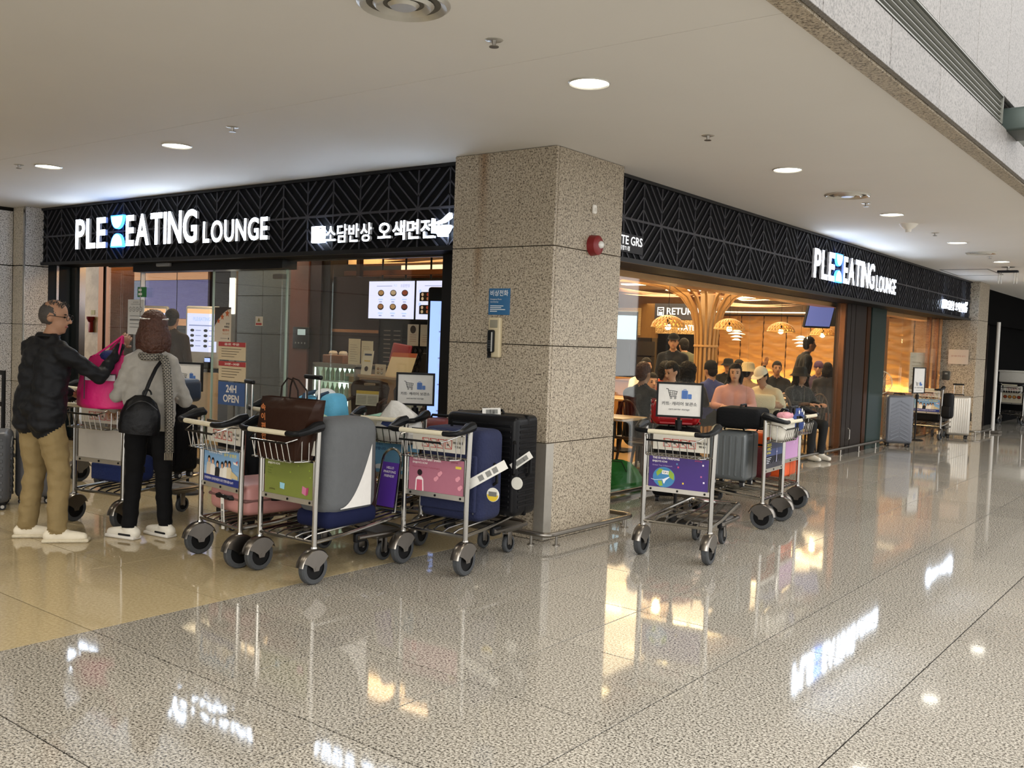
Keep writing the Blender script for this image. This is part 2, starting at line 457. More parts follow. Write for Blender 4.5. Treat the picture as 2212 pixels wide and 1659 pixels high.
rail('guard_rail', [(-4.62, 7.15), (-4.62, 16.1)], [(-4.62, 7.3+0.82*i) for i in range(11)], 0.10, 'long low steel guard rail along the dining room windows')
rail('guard_rail', [(-4.62, 19.62), (-3.96, 19.62), (-3.96, 20.7)], [(-4.4, 19.62), (-4.02, 19.62), (-3.96, 20.1), (-3.96, 20.6)], 0.09, 'low steel guard rail around the foot of the far column')
# ------------------------------------------------------------------ left end wall and pilaster
wl = struct(MB().b2(-13.2, -12.57, -12, 5.73, 0, ZC).build('wall_left', JOINT, None, 0), 'granite panelled end wall of the concourse')
for k, (z0, z1) in enumerate(zip(JZ[:-1], [0.738, 1.467, 2.205, 2.90])):
    for j in range(5):
        y1 = 5.70-j*1.2; panel(wl, -12.57, -12.54, y1-1.2, y1, z0, z1, G_LEFT)
    panel(wl, -12.54, -12.25, 5.70, 5.73, z0, z1 if k < 3 else ZC, G_PIL)
    panel(wl, -12.25, -12.22, 5.70, 6.0, z0, z1 if k < 3 else ZC, G_LEFT)
MB().b2(-12.57, -12.25, 5.73, 6.0, 0, ZC).build('pilaster_core', JOINT, wl, 0)
MB().b2(-12.255, -12.215, 5.692, 5.702, 0, ZC).build('corner_strip', STEEL, wl, 0)
MB().b2(-12.56, -12.23, 6.0, 6.4, 0, 2.25).build('dark_return', mat('#10181a', 0.2), wl, 0)
MB().b2(-12.225, -12.205, 6.10, 6.13, 0, 2.25).build('steel_strip', STEEL, wl, 0)
# dark closed shop front beyond the far column, end of the hall
wf = struct(MB().b2(-6.0, -4.55, 20.58, 40, 0, ZC).build('wall_far', mat('#050506', 0.9, spec=0.05), None, 0), 'dark closed shop front beyond the far column')
MB().b2(-4.55, -4.40, 20.58, 40, 2.22, ZC).build('dark_fascia', mat('#050506', 0.9, spec=0.05), wf, 0)
for y, m in ((21.2, BRONZE_L), (21.6, BRONZE), (22.6, BRONZE)): MB().b2(-4.55, -4.50, y, y+0.12, 0, 2.22).build('mullion', m, wf, 0)
struct(MB().b2(-13, 14, 40, 40.4, 0, 7).build('wall_back', mat('#2a2622', 0.6), None, 0), 'distant end wall of the hall')
# ------------------------------------------------------------------ granite beam along the tall hall with its air grille
bm_ = struct(MB().b2(-1.64, -1.53, -12, 40, ZC-0.005, 3.19).b2(-1.64, -1.53, -12, 40, 3.37, 8.5).build('wall_beam', JOINT, None, 0), 'granite faced beam above the edge of the low ceiling')
for j in range(22):
    y0 = 0.2+j*0.945
    panel(bm_, -1.53, -1.50, y0, y0+0.945, 2.925, 3.18, G_BEAM)
for j in range(17):
    y0 = 0.4+j*1.25; panel(bm_, -1.64, -1.531, y0, y0+1.25, 2.915, 2.94, G_WALL)
for j in range(12):
    y0 = 2.0+j*0.945
    for k in range(2): panel(bm_, -1.53, -1.50, y0, y0+0.945, 3.385+k*1.2, 4.585+k*1.2, G_BEAM)
GR = mat('#6f7069', 0.4, 0.5); GRD = mat('#1c1d1b', 0.6)
def grille(y0, y1, label):
    e = empty('air_grille', (-1.50, y0, 3.18)); e['label'] = label; e.parent = bm_
    L = y1-y0
    MB().b2(-0.135, -0.12, 0, L, 0.0, 0.19).build('backing', GRD, e, 0)
    MB().b2(-0.09, 0.004, 0, L, 0.0, 0.008).b2(-0.09, 0.004, 0, L, 0.192, 0.20).b2(-0.09, 0.004, L-0.012, L, 0, 0.2).b2(-0.09, 0.004, 0, 0.012, 0, 0.2).build('rim', GR, e, 0)
    for k in range(5):
        z = 0.024+k*0.036
        MB().box((-0.035, L/2, z+0.012), (0.055, L-0.03, 0.018), rotm(0, -0.5, 0)).build('louvre_slat', GR, e, 0)
grille(0.6, 7.58, 'long louvred air grille set into the granite beam')
grille(8.46, 14.0, 'second louvred air grille farther along the granite beam')
e = empty('projector_housing', (-1.50, 7.85, 3.26), 0, 'dark green metal housing sticking out between the two air grilles', 'housing')
MB().rbox((0.05, 0.1, -0.01), (0.22, 0.42, 0.17), 0.02).build('housing', mat('#3c4642', 0.4, 0.4), e)
MB().lathe([(0.0, 0.0), (0.07, 0.0), (0.075, 0.04), (0.05, 0.06)], (0.16, 0.0, -0.01), 16, rotm(0, PI/2, 0)).build('lens_rim', mat('#232826', 0.4), e)
e = empty('wall_sensor', (-1.50, 8.75, 3.62), 0, 'small white round sensor high on the granite beam', 'sensor')
MB().lathe([(0.0, 0.05), (0.03, 0.05), (0.045, 0.03), (0.05, 0.0)], (0, 0, 0), 16, rotm(0, PI/2, 0)).build('dome', WHITE, e)
MB().box((0.02, 0, -0.07), (0.04, 0.05, 0.06)).build('bracket', WHITE, e)
# ------------------------------------------------------------------ shop fascias with raised lattice
def lattice(L, w, off, z0, zm, z1, flip=0):
    """strips in local (u, z); u from 0..L, vertical k at off + k w ; even verticals carry the stars"""
    m = MB(); t = 0.013; d = 0.012
    def strip(u0, a0, u1, a1, wd=t):
        # clip to the board
        if u1 < u0: u0, a0, u1, a1 = u1, a1, u0, a0
        if u1 <= 0 or u0 >= L: return
        if u0 < 0: a0 += (a1-a0)*(0-u0)/(u1-u0); u0 = 0
        if u1 > L: a1 = a0+(a1-a0)*(L-u0)/(u1-u0); u1 = L
        v = Vector((u1-u0, a1-a0)); ln = v.length
        if ln < 0.01: return
        m.box(((u0+u1)/2, -d/2, (a0+a1)/2), (ln, d, wd), rotm(0, -math.atan2(v.y, v.x), 0))
    nk = int(L/w)+3
    for k in range(-2, nk):
        u = off+k*w
        if 0 < u < L: m.box((u, -d/2, (z0+z1)/2), (t, d, z1-z0))
        s_is_star = (k+flip) % 2 == 0
        uS, uP = (u, u+w) if s_is_star else (u+w, u)
        for (za, zb) in ((zm, z1), (zm, z0)):       # star sits on the middle bar
            h = zb-za
            for q in range(-2, 3):
                o = q/3.0
                # line from star side height za+o*h to peak side za+(1+o)*h, clip 0..1
                t0, t1 = max(0.0, -o), min(1.0, 1-o)
                if t1-t0 < 0.05: continue
                strip(uS+(uP-uS)*t0, za+h*(o+t0), uS+(uP-uS)*t1, za+h*(o+t1))
    m.box((L/2, -d*0.6, zm), (L, d*1.2, 0.02))
    return m
def fascia(name, M, L, w, off, z0, z1, zm, label, flip=0):
    e = MB().b2(0, L, 0, 0.45, z0, z1).build(name, FASC, None, 0)
    e.matrix_world = M; struct(e, label)
    l = lattice(L, w, off, z0+0.03, zm, z1-0.03, flip).build('raised_lattice', LATT, e, 0); l['kind'] = 'stuff'
    MB().b2(0, L, -0.03, 0.45, z1-0.028, z1).b2(0, L, -0.035, 0.0, z0-0.012, z0+0.026).build('edge_trim', BLACKM, e, 0)
    return e
FL = frame((-12.22, 5.93, 0), (1, 0, 0))
fasL = fascia('wall_fascia_left', FL, 7.12, 0.358, 0.115, 2.235, ZC-0.002, 2.583, 'black lattice fascia above the left shop entrance')
FR = frame((-4.28, 6.69, 0), (0, 1, 0))
fasR = fascia('wall_fascia_right', FR, 13.06, 0.325, 0.301, 2.215, ZC-0.002, 2.577, 'black lattice fascia above the long row of windows')
# ------------------------------------------------------------------ lit signs
SIGNW = emis((0.70, 0.82, 1.0), 12.0)
SIGNB = emis((0.03, 0.22, 1.0), 5.0)
SIGNC = emis((0.30, 0.62, 1.0), 3.0)
SIDE = mat('#d8dbe2', 0.4)
def letter(parent, ch, x0, x1, z0, z1, bold=0.02, m=None, y=-0.03, th=0.03, name='letter'):
    vs, fs, a0, a1, b0, b1 = text_mesh(ch, bold, 0.2, 1.0, 4)
    sx, sz = (x1-x0)/(a1-a0), (z1-z0)/(b1-b0)
    V = [((p[0]-a0)*sx+x0, y+p[1]*th/0.2, (p[2]-b0)*sz+z0) for p in vs]; ym = min(p[1] for p in V)+1e-4
    mb = MB(); mb.add(V, [f for f in fs if all(V[i][1] < ym for i in f)], 0); mb.add(V, [f for f in fs if not all(V[i][1] < ym for i in f)], 1)
    return mb.build(name, [m or SIGNW, SIDE], parent, 30)
def word(parent, s, x0, x1, z0, z1, bold=0.02, gap=0.10, m=None, widths=None):
    ws = widths or [(0.45 if c == 'I' else 1.0) for c in s]
    # natural glyph widths
    nat = []
    for c in s:
        if c == ' ': nat.append(0.5); continue
        t = text_mesh(c, bold, 0.2, 1.0, 4); nat.append(t[3]-t[2])
    gp = gap*sum(nat)/len(nat); tot = sum(nat)+gp*(len(nat)-1); k = (x1-x0)/tot; x = x0
    capw = max((text_mesh(c, bold, 0.2, 1.0, 4)[5] for c in s if c != ' '))
    base = min((text_mesh(c, bold, 0.2, 1.0, 4)[4] for c in s if c != ' '))
    kz = (z1-z0)/(capw-base)
    for c, n in zip(s, nat):
        if c != ' ':
            t = text_mesh(c, bold, 0.2, 1.0, 4)
            letter(parent, c, x, x+n*k, z0+(t[4]-base)*kz, z0+(t[5]-base)*kz, bold, m)
        x += (n+gp)*k
def hourglass(parent, x0, x1, z0, z1):
    n = 14; cx = (x0+x1)/2; rx = (x1-x0)/2; h = (z1-z0)*0.43
    top = [(cx+rx*math.cos(PI+PI*i/n), z1+h*math.sin(PI+PI*i/n)) for i in range(n+1)]
    bot = [(cx+rx*math.cos(PI*i/n), z0+h*math.sin(PI*i/n)) for i in range(n+1)]
    T = Matrix.Translation((0, -0.015, 0))
    for p in (top, bot): MB().prism(p, 0.03, T).build('hourglass_half', SIGNB, parent, 0)
    for p in (top, bot):
        c0 = sum(q[0] for q in p)/len(p); c1 = sum(q[1] for q in p)/len(p)
        MB().prism([(c0+(x-c0)*0.86, c1+(z-c1)*0.86) for x, z in p], 0.004, Matrix.Translation((0, -0.044, 0))).build('hourglass_face', SIGNC, parent, 0)
def main_sign(M, x, label):
    """x: list of local u for P0, E1, hour0, hour1, E0, G1, L0, E1 ; cap height 2.40..2.755"""
    e = empty('lit_shop_sign', (0, 0, 0), 0, label, 'shop sign'); e.matrix_world = M
    word(e, 'PLE', x[0], x[1], 2.40, 2.755, 0.022, 0.16)
    hourglass(e, x[2], x[3], 2.40, 2.765)
    word(e, 'EATING', x[4], x[5], 2.40, 2.755, 0.022, 0.14)
    word(e, 'LOUNGE', x[6], x[7], 2.39, 2.615, 0.018, 0.20)
    return e
oL = 12.22
main_sign(FL, [oL-11.33, oL-10.64, oL-10.53, oL-10.26, oL-10.20, oL-8.82, oL-8.71, oL-7.64], 'large lit lettering sign with blue hourglass on the left fascia')
def sub_sign(M, a, s, label):
    """restaurant names: a = local u of the left edge, s = scale of widths"""
    e = empty('lit_shop_sign', (0, 0, 0), 0, label, 'shop sign'); e.matrix_world = M
    T = Matrix.Translation((0, -0.03, 0))
    def R(x0, x1, z0, z1, m=SIGNW, nm='pictogram'): MB().b2(a+x0*s, a+x1*s, -0.055, -0.02, z0, z1).build(nm, m, e, 0)
    # cutlery tile
    for q in ((0.0, 0.155, 2.335, 2.347), (0.0, 0.155, 2.473, 2.485), (0.0, 0.014, 2.347, 2.473), (0.141, 0.155, 2.347, 2.473), (0.038, 0.068, 2.36, 2.46), (0.088, 0.118, 2.36, 2.46)): R(*q)
    word(e, '소담반상', a+0.185*s, a+0.79*s, 2.325, 2.49, 0.010, 0.14)
    word(e, '오색면전', a+0.87*s, a+1.535*s, 2.325, 2.49, 0.018, 0.14)
    # bowl with steam leaf
    n = 12; cx = a+1.64*s; rx = 0.088*s
    MB().prism([(cx+rx*math.cos(PI+PI*i/n), 2.425+0.085*math.sin(PI+PI*i/n)) for i in range(n+1)], 0.04, T).build('pictogram_bowl', SIGNW, e, 0)
    MB().prism([(cx-0.04*s, 2.335), (cx+0.05*s, 2.335), (cx+0.045*s, 2.355), (cx-0.035*s, 2.355)], 0.04, T).build('pictogram_foot', SIGNW, e, 0)
    MB().prism([(cx-0.075*s, 2.45), (cx+0.0, 2.47), (cx+0.085*s, 2.525), (cx+0.09*s, 2.485), (cx+0.02*s, 2.452), (cx-0.06*s, 2.437)], 0.04, T).build('pictogram_leaf', SIGNW, e, 0)
    return e
sub_sign(FL, oL-6.975, 1.0, 'small lit restaurant name sign with cutlery and bowl beside the near column')
oR = 6.69
main_sign(FR, [11.39-oR, 12.11-oR, 12.15-oR, 12.40-oR, 12.45-oR, 13.74-oR, 13.84-oR, 14.78-oR], 'large lit lettering sign with blue hourglass on the right fascia')
sub_sign(FR, 17.63-oR, 0.95, 'small lit restaurant name sign beside the far column')
e = empty('name_plate', (0, 0, 0), 0, 'dark name plate with white company lettering on the right fascia', 'name plate'); e.matrix_world = FR
MB().b2(0.02, 0.61, -0.03, -0.005, 2.285, 2.445).build('plate', mat('#2c2c30', 0.4), e, 0)
p = Print(); p.text('LOTTE GRS', 0.03, 2.352, 0.075, emis((1, 1, 1), 0.9), w=0.56, bold=0.01); p.text('인천공항T1점', 0.14, 2.30, 0.04, emis((1, 1, 1), 0.8), w=0.24)
p.build('lettering', e, Matrix.Translation((0, -0.031, 0)))
# ------------------------------------------------------------------ things in the concourse ceiling
DL = emis((1.0, 0.95, 0.80), 7.0)
RING = mat('#c9c7c0', 0.3, 0.6)
def beam(parent, loc, power):
    l = bpy.data.lights.new('downlight_beam', 'SPOT'); l.energy = power; l.color = (1.0, 0.90, 0.74); l.spot_size = math.radians(135); l.spot_blend = 0.9; l.shadow_soft_size = 0.09
    o = bpy.data.objects.new('beam', l); COL.objects.link(o); o.parent = parent; o.location = loc
def downlight(x, y, label, power=38):
    e = empty('downlight', (x, y, ZC), 0, label, 'downlight', 'round downlights in the concourse ceiling')
    MB().lathe([(0.105, 0.0), (0.112, -0.010), (0.118, -0.004), (0.118, 0.0)], (0, 0, 0), 28).build('ring', RING, e)
    MB().lathe([(0.0, -0.003), (0.105, -0.003), (0.105, -0.001)], (0, 0, 0), 28).build('lens', DL, e)
    beam(e, (0, 0, -0.02), power)
for (x, y, lb) in ((-2.985, 4.46, 'nearest large round downlight, left of the granite beam'), (-3.0, 7.375, 'second round downlight, above the right hand carts'), (-3.0, 10.19, 'third round downlight, beyond the ceiling air vent'), (-3.0, 12.98, 'fourth round downlight, before the second far vent'), (-3.0, 15.71, 'farthest round downlight, near the hanging sign frame'), (-6.83, 4.36, 'round downlight right above the left shop sign'), (-8.88, 4.345, 'leftmost round downlight near the end wall')): downlight(x, y, lb, 55 if x < -5 else 36)
for x, y in ((-3.0, 1.6), (-4.9, 1.4), (-6.83, 1.4), (-8.88, 1.4), (-10.93, 4.345), (-10.93, 1.4), (-8.88, -1.5), (-6.0, -1.5)): beam(None, (x, y, ZC-0.02), 60)  # added unseen downlights without fixtures, to brighten the left concourse
def vent(x, y, label):
    e = empty('ceiling_vent', (x, y, ZC), 0, label, 'air vent', 'round ceiling air vents')
    MB().lathe([(0.16, 0.0), (0.19, -0.018), (0.205, -0.006), (0.205, 0)], (0, 0, 0), 32).build('outer_ring', RING, e)
    MB().lathe([(0.09, -0.004), (0.12, -0.022), (0.135, -0.008)], (0, 0, 0), 28).build('middle_ring', RING, e)
    MB().lathe([(0.0, -0.02), (0.055, -0.02), (0.07, -0.006)], (0, 0, 0), 24).build('centre_disc', RING, e)
    MB().lathe([(0.0, -0.002), (0.165, -0.002)], (0, 0, 0), 28).build('dark_throat', mat('#5a564e', 0.8), e)
vent(-2.995, 3.0, 'round ceiling air vent cut by the top edge of the photo'); vent(-2.993, 8.79, 'round ceiling air vent between second and third downlight'); vent(-2.997, 14.34, 'far round ceiling air vent between the last downlights')
def sprinkler(x, y, label):
    e = empty('sprinkler', (x, y, ZC), 0, label, 'sprinkler', 'ceiling sprinklers')
    MB().lathe([(0.0, -0.003), (0.04, -0.003), (0.045, 0)], (0, 0, 0), 16).build('rose', RING, e)
    MB().cyl((0, 0, -0.003), (0, 0, -0.03), 0.012, 0.008, 8).lathe([(0.0, -0.034), (0.024, -0.034), (0.024, -0.03), (0.0, -0.03)], (0, 0, 0), 12).build('head', STEEL_D, e)
for x, y, lb in ((-2.972, 3.6, 'sprinkler nearest the big round vent'), (-5.84, 4.17, 'sprinkler beside the downlight above the left sign'), (-3.006, 5.97, 'sprinkler above and right of the near column'), (-9.08, 4.17, 'leftmost sprinkler near the end wall'), (-3.0, 9.35, 'sprinkler just beyond the second round vent'), (-3.0, 11.9, 'sprinkler beyond the smoke detector'), (-3.0, 14.9, 'small far sprinkler before the last downlight')): sprinkler(x, y, lb)
e = empty('smoke_detector', (-3.055, 11.0, ZC), 0, 'white cone shaped smoke detector on the ceiling', 'smoke detector')
MB().lathe([(0.0, -0.09), (0.03, -0.09), (0.035, -0.06), (0.075, -0.035), (0.10, 0)], (0, 0, 0), 24).build('housing', WHITE, e)
e = empty('ceiling_hatch', (-3.8, 17.57, ZC), 0, 'square access hatch in the far ceiling', 'hatch')
MB().b2(-0.35, 0.35, -0.6, 0.6, -0.004, 0).build('hatch_leaf', CEIL, e, 0)
mb = MB()
for a in ((-0.37, -0.35, -0.62, 0.62), (0.35, 0.37, -0.62, 0.62), (-0.35, 0.35, -0.62, -0.6), (-0.35, 0.35, 0.6, 0.62)): mb.b2(*a, -0.007, 0)
mb.build('hatch_rim', mat('#6d6a66', 0.5), e, 0)
e = empty('ceiling_hanger', (-3.085, 16.68, ZC), 0, 'dark hanger bar with four thin rods under the far ceiling', 'hanger')
MB().cyl((0, 0, 0), (0, 0, -0.05), 0.02, seg=8).lathe([(0.0, -0.002), (0.1, -0.002), (0.1, 0)], (0, 0, 0), 16).build('stem', STEEL, e)
MB().rbox((0, 0, -0.07), (0.30, 0.1, 0.035), 0.012).build('bar', mat('#26262b', 0.4), e)
for x in (-0.13, -0.09, 0.09, 0.13): MB().cyl((x, 0, -0.08), (x, 0, -0.26), 0.006, seg=6).build('rod', STEEL, e)
# ------------------------------------------------------------------ things fixed to the near column
e = empty('emergency_phone_sign', (-4.70, 5.745, 1.69), 0, 'blue emergency telephone sign with white lettering on the column', 'sign')
MB().rbox((0.105, -0.003, 0.102), (0.21, 0.005, 0.204), 0.002).build('board', mat('#2c6592', 0.4), e)
p = Print(); W = mat('#e8eef2', 0.5, noise=0.02)
p.text('비상전화', 0.018, 0.145, 0.046, W, w=0.175, bold=0.012); p.text('Emergency Phone', 0.02, 0.112, 0.014, W); p.text('제1여객터미널', 0.02, 0.093, 0.012, W)
for k in range(4): p.rect(0.02, (0.15, 0.13, 0.17, 0.09)[k], 0.066-k*0.014, 0.072-k*0.014, W)
p.build('lettering', e, Matrix.Translation((0, -0.006, 0)))
e = empty('wall_telephone', (-4.61, 5.745, 1.36), 0, 'cream wall telephone with black handset below the blue sign', 'telephone')
MB().rbox((0, -0.02, 0.155), (0.115, 0.04, 0.31), 0.012).build('backplate', mat('#cdbf9d', 0.45), e)
MB().rbox((0.0, -0.042, 0.26), (0.075, 0.006, 0.06), 0.002).build('name_card', mat('#8f8a78', 0.5), e)
h = MB().rbox((-0.012, -0.055, 0.125), (0.06, 0.035, 0.175), 0.014).build('handset', mat('#16181a', 0.35), e)
MB().rbox((0.008, -0.073, 0.12), (0.012, 0.004, 0.15), 0.002).build('handset_rim', mat('#b9b9b4', 0.4), h)
mb = MB()
for i in range(3):
    for j in range(4): mb.box((-0.03+i*0.013, -0.0735, 0.075+j*0.017), (0.009, 0.003, 0.010))
mb.build('keypad', mat('#3b3e40', 0.5), h, 0)
mb = MB(); mb.tube([(-0.03+0.012*math.cos(i*1.3), -0.05+0.012*math.sin(i*1.3), 0.04-0.0016*i+0.0006*max(0, i-22)*2) for i in range(34)], 0.005, 6); mb.build('coiled_cord', PLAST_K, e)
e = empty('fire_alarm_strobe', (-4.10, 6.255, 2.26), 0, 'dark red fire alarm sounder with clear strobe on the column', 'fire alarm')
MB().lathe([(0.0, 0.075), (0.05, 0.075), (0.072, 0.06), (0.078, 0.0)], (0, 0, 0), 24, rotm(0, PI/2, 0) @ Matrix.Diagonal((1.05, 1.0, 1.0))).build('body', mat('#7d1a1d', 0.4), e)
MB().ball((0.075, 0.012, 0.005), (0.022, 0.036, 0.03)).build('strobe_lens', mat('#d8d8d2', 0.1, 0.0, coat=0.8), e)
e = empty('wall_sensor', (-4.10, 6.25, 2.54), 0, 'small white sensor above the red fire alarm', 'sensor')
MB().rbox((0.012, 0, 0), (0.024, 0.05, 0.07), 0.012).build('cover', WHITE, e)
MB().rbox((0.026, 0, -0.005), (0.006, 0.03, 0.03), 0.003).build('lens', mat('#cfcac0', 0.3), e)
# ------------------------------------------------------------------ left shop front (glass plane y = 6.35)
def win(name, label): 
    o = empty(name, (0, 0, 0)); struct(o, label); return o
wn = win('window_1', 'frameless glass front of the left shop')
for x0, x1 in ((-11.36, -10.64), (-7.98, -7.20), (-7.195, -5.70)): MB().b2(x0, x1, 6.345, 6.357, 0.0, 2.24).build('glass_pane', GLASS, wn, 0)
MB().b2(-5.70, -5.10, 6.30, 6.40, 0, 2.24).build('end_post', BLACKM, wn, 0)
MB().b2(-11.36, -5.7, 6.33, 6.37, 0.0, 0.02).b2(-11.36, -5.7, 6.33, 6.37, 2.22, 2.25).build('channel', STEEL_D, wn, 0)
d1 = win('door_1', 'automatic sliding glass door of the left shop')
MB().b2(-10.66, -7.86, 6.25, 6.44, 2.145, 2.30).build('door_header', BLACKM, d1, 0)
MB().rbox((-9.98, 6.235, 2.225), (0.27, 0.04, 0.055), 0.01).build('door_sensor', mat('#8d8f92', 0.4), d1)
MB().b2(-9.26, -7.98, 6.41, 6.422, 0.01, 2.15).build('sliding_leaf', GLASS, d1, 0)
MB().b2(-9.27, -9.255, 6.405, 6.427, 0.01, 2.15).b2(-7.985, -7.97, 6.405, 6.427, 0.01, 2.15).build('leaf_edge', mat('#9fb7ae', 0.15), d1, 0)
MB().b2(-8.20, -7.98, 6.40, 6.43, 2.05, 2.10).build('leaf_clamp', STEEL_D, d1, 0)
MB().b2(-10.62, -9.3, 6.38, 6.392, 0.01, 2.15).build('sliding_leaf', GLASS, d1, 0)
MB().b2(-10.645, -10.625, 6.34, 6.39, 0, 2.15).build('jamb', STEEL, d1, 0)
# left end: steel post, marble pier, bronze lift frame
wi = struct(MB().b2(-12.14, -12.06, 6.33, 6.41, 0, 2.24).build('trim_1', STEEL, None, 0), 'polished steel post at the left end of the shop front')
MARB = granite('beige_marble', hexc('#c9ab7c'), hexc('#bd9e70'), hexc('#a98959'), 0.3, 3.0)
pier = struct(MB().b2(-13.2, -12.56, 6.88, 7.2, 0, 2.6).build('wall_pier', MARB, None, 0), 'beige marble pier inside the left shop entrance')
MB().b2(-12.56, -12.44, 6.86, 7.2, 0, 2.4).b2(-12.36, -12.24, 6.86, 7.2, 0, 2.4).build('bronze_jamb', BRONZE_L, pier, 0)
MB().b2(-12.44, -12.36, 6.88, 7.2, 0, 2.4).build('dark_gap', BLACKM, pier, 0)
e = empty('emergency_torch', (-12.73, 6.88, 1.36), 0, 'red emergency torch in its holder on the beige marble', 'torch')
MB().rbox((0, -0.03, 0.10), (0.055, 0.05, 0.15), 0.012).build('torch_body', mat('#a31e1b', 0.4), e)
MB().lathe([(0.03, 0.0), (0.055, 0.05), (0.055, 0.075), (0.0, 0.075)], (0, -0.035, 0.17), 16).build('torch_head', mat('#8e1a18', 0.4), e)
MB().b2(-0.05, 0.05, -0.004, 0, 0.27, 0.335).build('label_plate', mat('#b4a55e', 0.5), e, 0)
# ------------------------------------------------------------------ shop interior shell
wb = struct(MB().b2(-16.5, -11.9, 8.62, 8.9, 0, 2.8).build('wall_shop_rear', mat('#1d1612', 0.5), None, 0), 'rear wall of the left shop behind the ordering kiosks')
def lin_panel(color, rough, nm):
    m, nt, b = _nt(nm)
    tc = N(nt, 'ShaderNodeTexCoord'); mp = N(nt, 'ShaderNodeMapping'); mp.inputs['Scale'].default_value = (0.6, 1, 9)
    nt.links.new(tc.outputs['Object'], mp.inputs[0])
    nz = N(nt, 'ShaderNodeTexNoise'); nz.inputs['Scale'].default_value = 3; nt.links.new(mp.outputs[0], nz.inputs['Vector'])
    mx = N(nt, 'ShaderNodeMix', data_type='RGBA'); mx.inputs[6].default_value = (*[c*0.8 for c in hexc(color)], 1); mx.inputs[7].default_value = (*[min(1, c*1.2) for c in hexc(color)], 1)
    nt.links.new(nz.outputs['Fac'], mx.inputs[0]); nt.links.new(mx.outputs[2], b.inputs['Base Color'])
    b.inputs['Metallic'].default_value = 0.75; b.inputs['Roughness'].default_value = rough
    return m
PURP = lin_panel('#5d5785', 0.42, 'violet_reflection_metal'); SLATE = lin_panel('#5a5f70', 0.35, 'slate_brushed_metal'); COPP = lin_panel('#a9744a', 0.3, 'copper_brushed_metal')
for x0, x1, m in ((-15.5, -14.27, SLATE), (-14.25, -13.37, PURP), (-13.35, -12.54, PURP)):  # violet field and copper bands paint a ceiling-light reflection on brushed metal
    MB().b2(x0, x1, 8.585, 8.62, 1.64, 2.24).build('metal_panel', m, wb, 0)
    MB().b2(x0, x1, 8.58, 8.62, 2.245, 2.45).build('copper_reflection_band', COPP, wb, 0)
    MB().b2(x0, x1, 8.58, 8.62, 1.53, 1.635).build('copper_reflection_band', COPP, wb, 0)
    MB().b2(x0, x1, 8.60, 8.62, 0.02, 1.525).build('dark_panel', mat('#231a15', 0.35), wb, 0)
DGRAN = granite('dark_granite', hexc('#4d5250'), hexc('#3b403f'), hexc('#242827'), 0.35, 120)
wd = struct(MB().b2(-11.9, -9.95, 8.64, 8.9, 0, 2.8).build('wall_shop_stone', JOINT, None, 0), 'wall inside the left shop with dark grey reflected stonework')
for z0, z1 in ((0.0, 0.72), (0.72, 1.45), (1.45, 2.0), (2.0, 2.75)):  # grey stone panels give solid shape to a reflection of the concourse
    for x0, x1 in ((-11.9, -11.25), (-11.25, -10.61)): panel(wd, x0, x1, 8.61, 8.64, z0, z1, DGRAN, 0.004, 'reflected_stone_panel')
MB().b2(-10.60, -10.22, 8.58, 8.64, 0, 2.75).build('brown_panel', mat('#5a3426', 0.4), wd, 0)
MB().b2(-10.20, -9.98, 8.60, 8.64, 0, 2.75).build('bronze_panel', BRONZE, wd, 0)
e = empty('intercom_panel', (-10.32, 8.58, 1.30), 0, 'black wall intercom panel with small screen on the brown pillar', 'intercom')
MB().rbox((0, -0.015, 0.12), (0.34, 0.03, 0.30), 0.01).build('case', BLACKM, e)
MB().b2(-0.06, 0.10, -0.034, -0.03, 0.16, 0.24).build('screen', emis('#9fb0b0', 0.5), e, 0)
for k in range(4): MB().cyl((-0.1+k*0.065, -0.029, 0.05), (-0.1+k*0.065, -0.034, 0.05), 0.012).build('button', mat('#777a78', 0.5), e)
# vertical light strip beside the stone wall
e = empty('light_strip', (-10.38, 7.45, 1.70), 0, 'vertical white light strip glowing behind the door leaf', 'light strip')
MB().b2(-0.035, 0.035, 0, 0.03, 0, 0.46).build('tube', emis((1.0, 0.93, 0.8), 3.0), e, 0)
MB().b2(-0.06, 0.06, 0.03, 0.06, -1.68, 0.55).build('channel', STEEL_D, e, 0)
wk = struct(MB().b2(-9.95, -6.7, 10.3, 10.5, 0, 2.8).b2(-9.95, -9.85, 8.64, 10.3, 0, 2.8).b2(-6.8, -6.7, 8.8, 10.3, 0, 2.8).build('wall_kitchen', mat('#17120f', 0.4), None, 0), 'dark wall behind the ordering counter')
# bronze glossy wall left of the menu screens and diamond tile band below them
MB().b2(-9.84, -8.95, 8.7, 8.74, 0, 2.26).build('bronze_panel', BRONZE, wk, 0)
MB().b2(-9.84, -8.95, 8.69, 8.70, 1.52, 1.56).build('copper_line', COPP, wk, 0)
DIA = mat('#2b211c', 0.35, 0.3)
dp = MB()
MB().b2(-8.95, -6.8, 8.72, 8.76, 0, 2.18).build('tile_backing', mat('#120d0b', 0.5), wk, 0)
for i in range(22):
    for j in range(6):
        x = -8.45+i*0.08; z = 1.0+j*0.08
        dp.box((x+(j % 2)*0.04, 8.715, z), (0.045, 0.012, 0.045), rotm(0, PI/4, 0))
q = dp.build('diamond_tiles', DIA, wk, 0); q['kind'] = 'stuff'
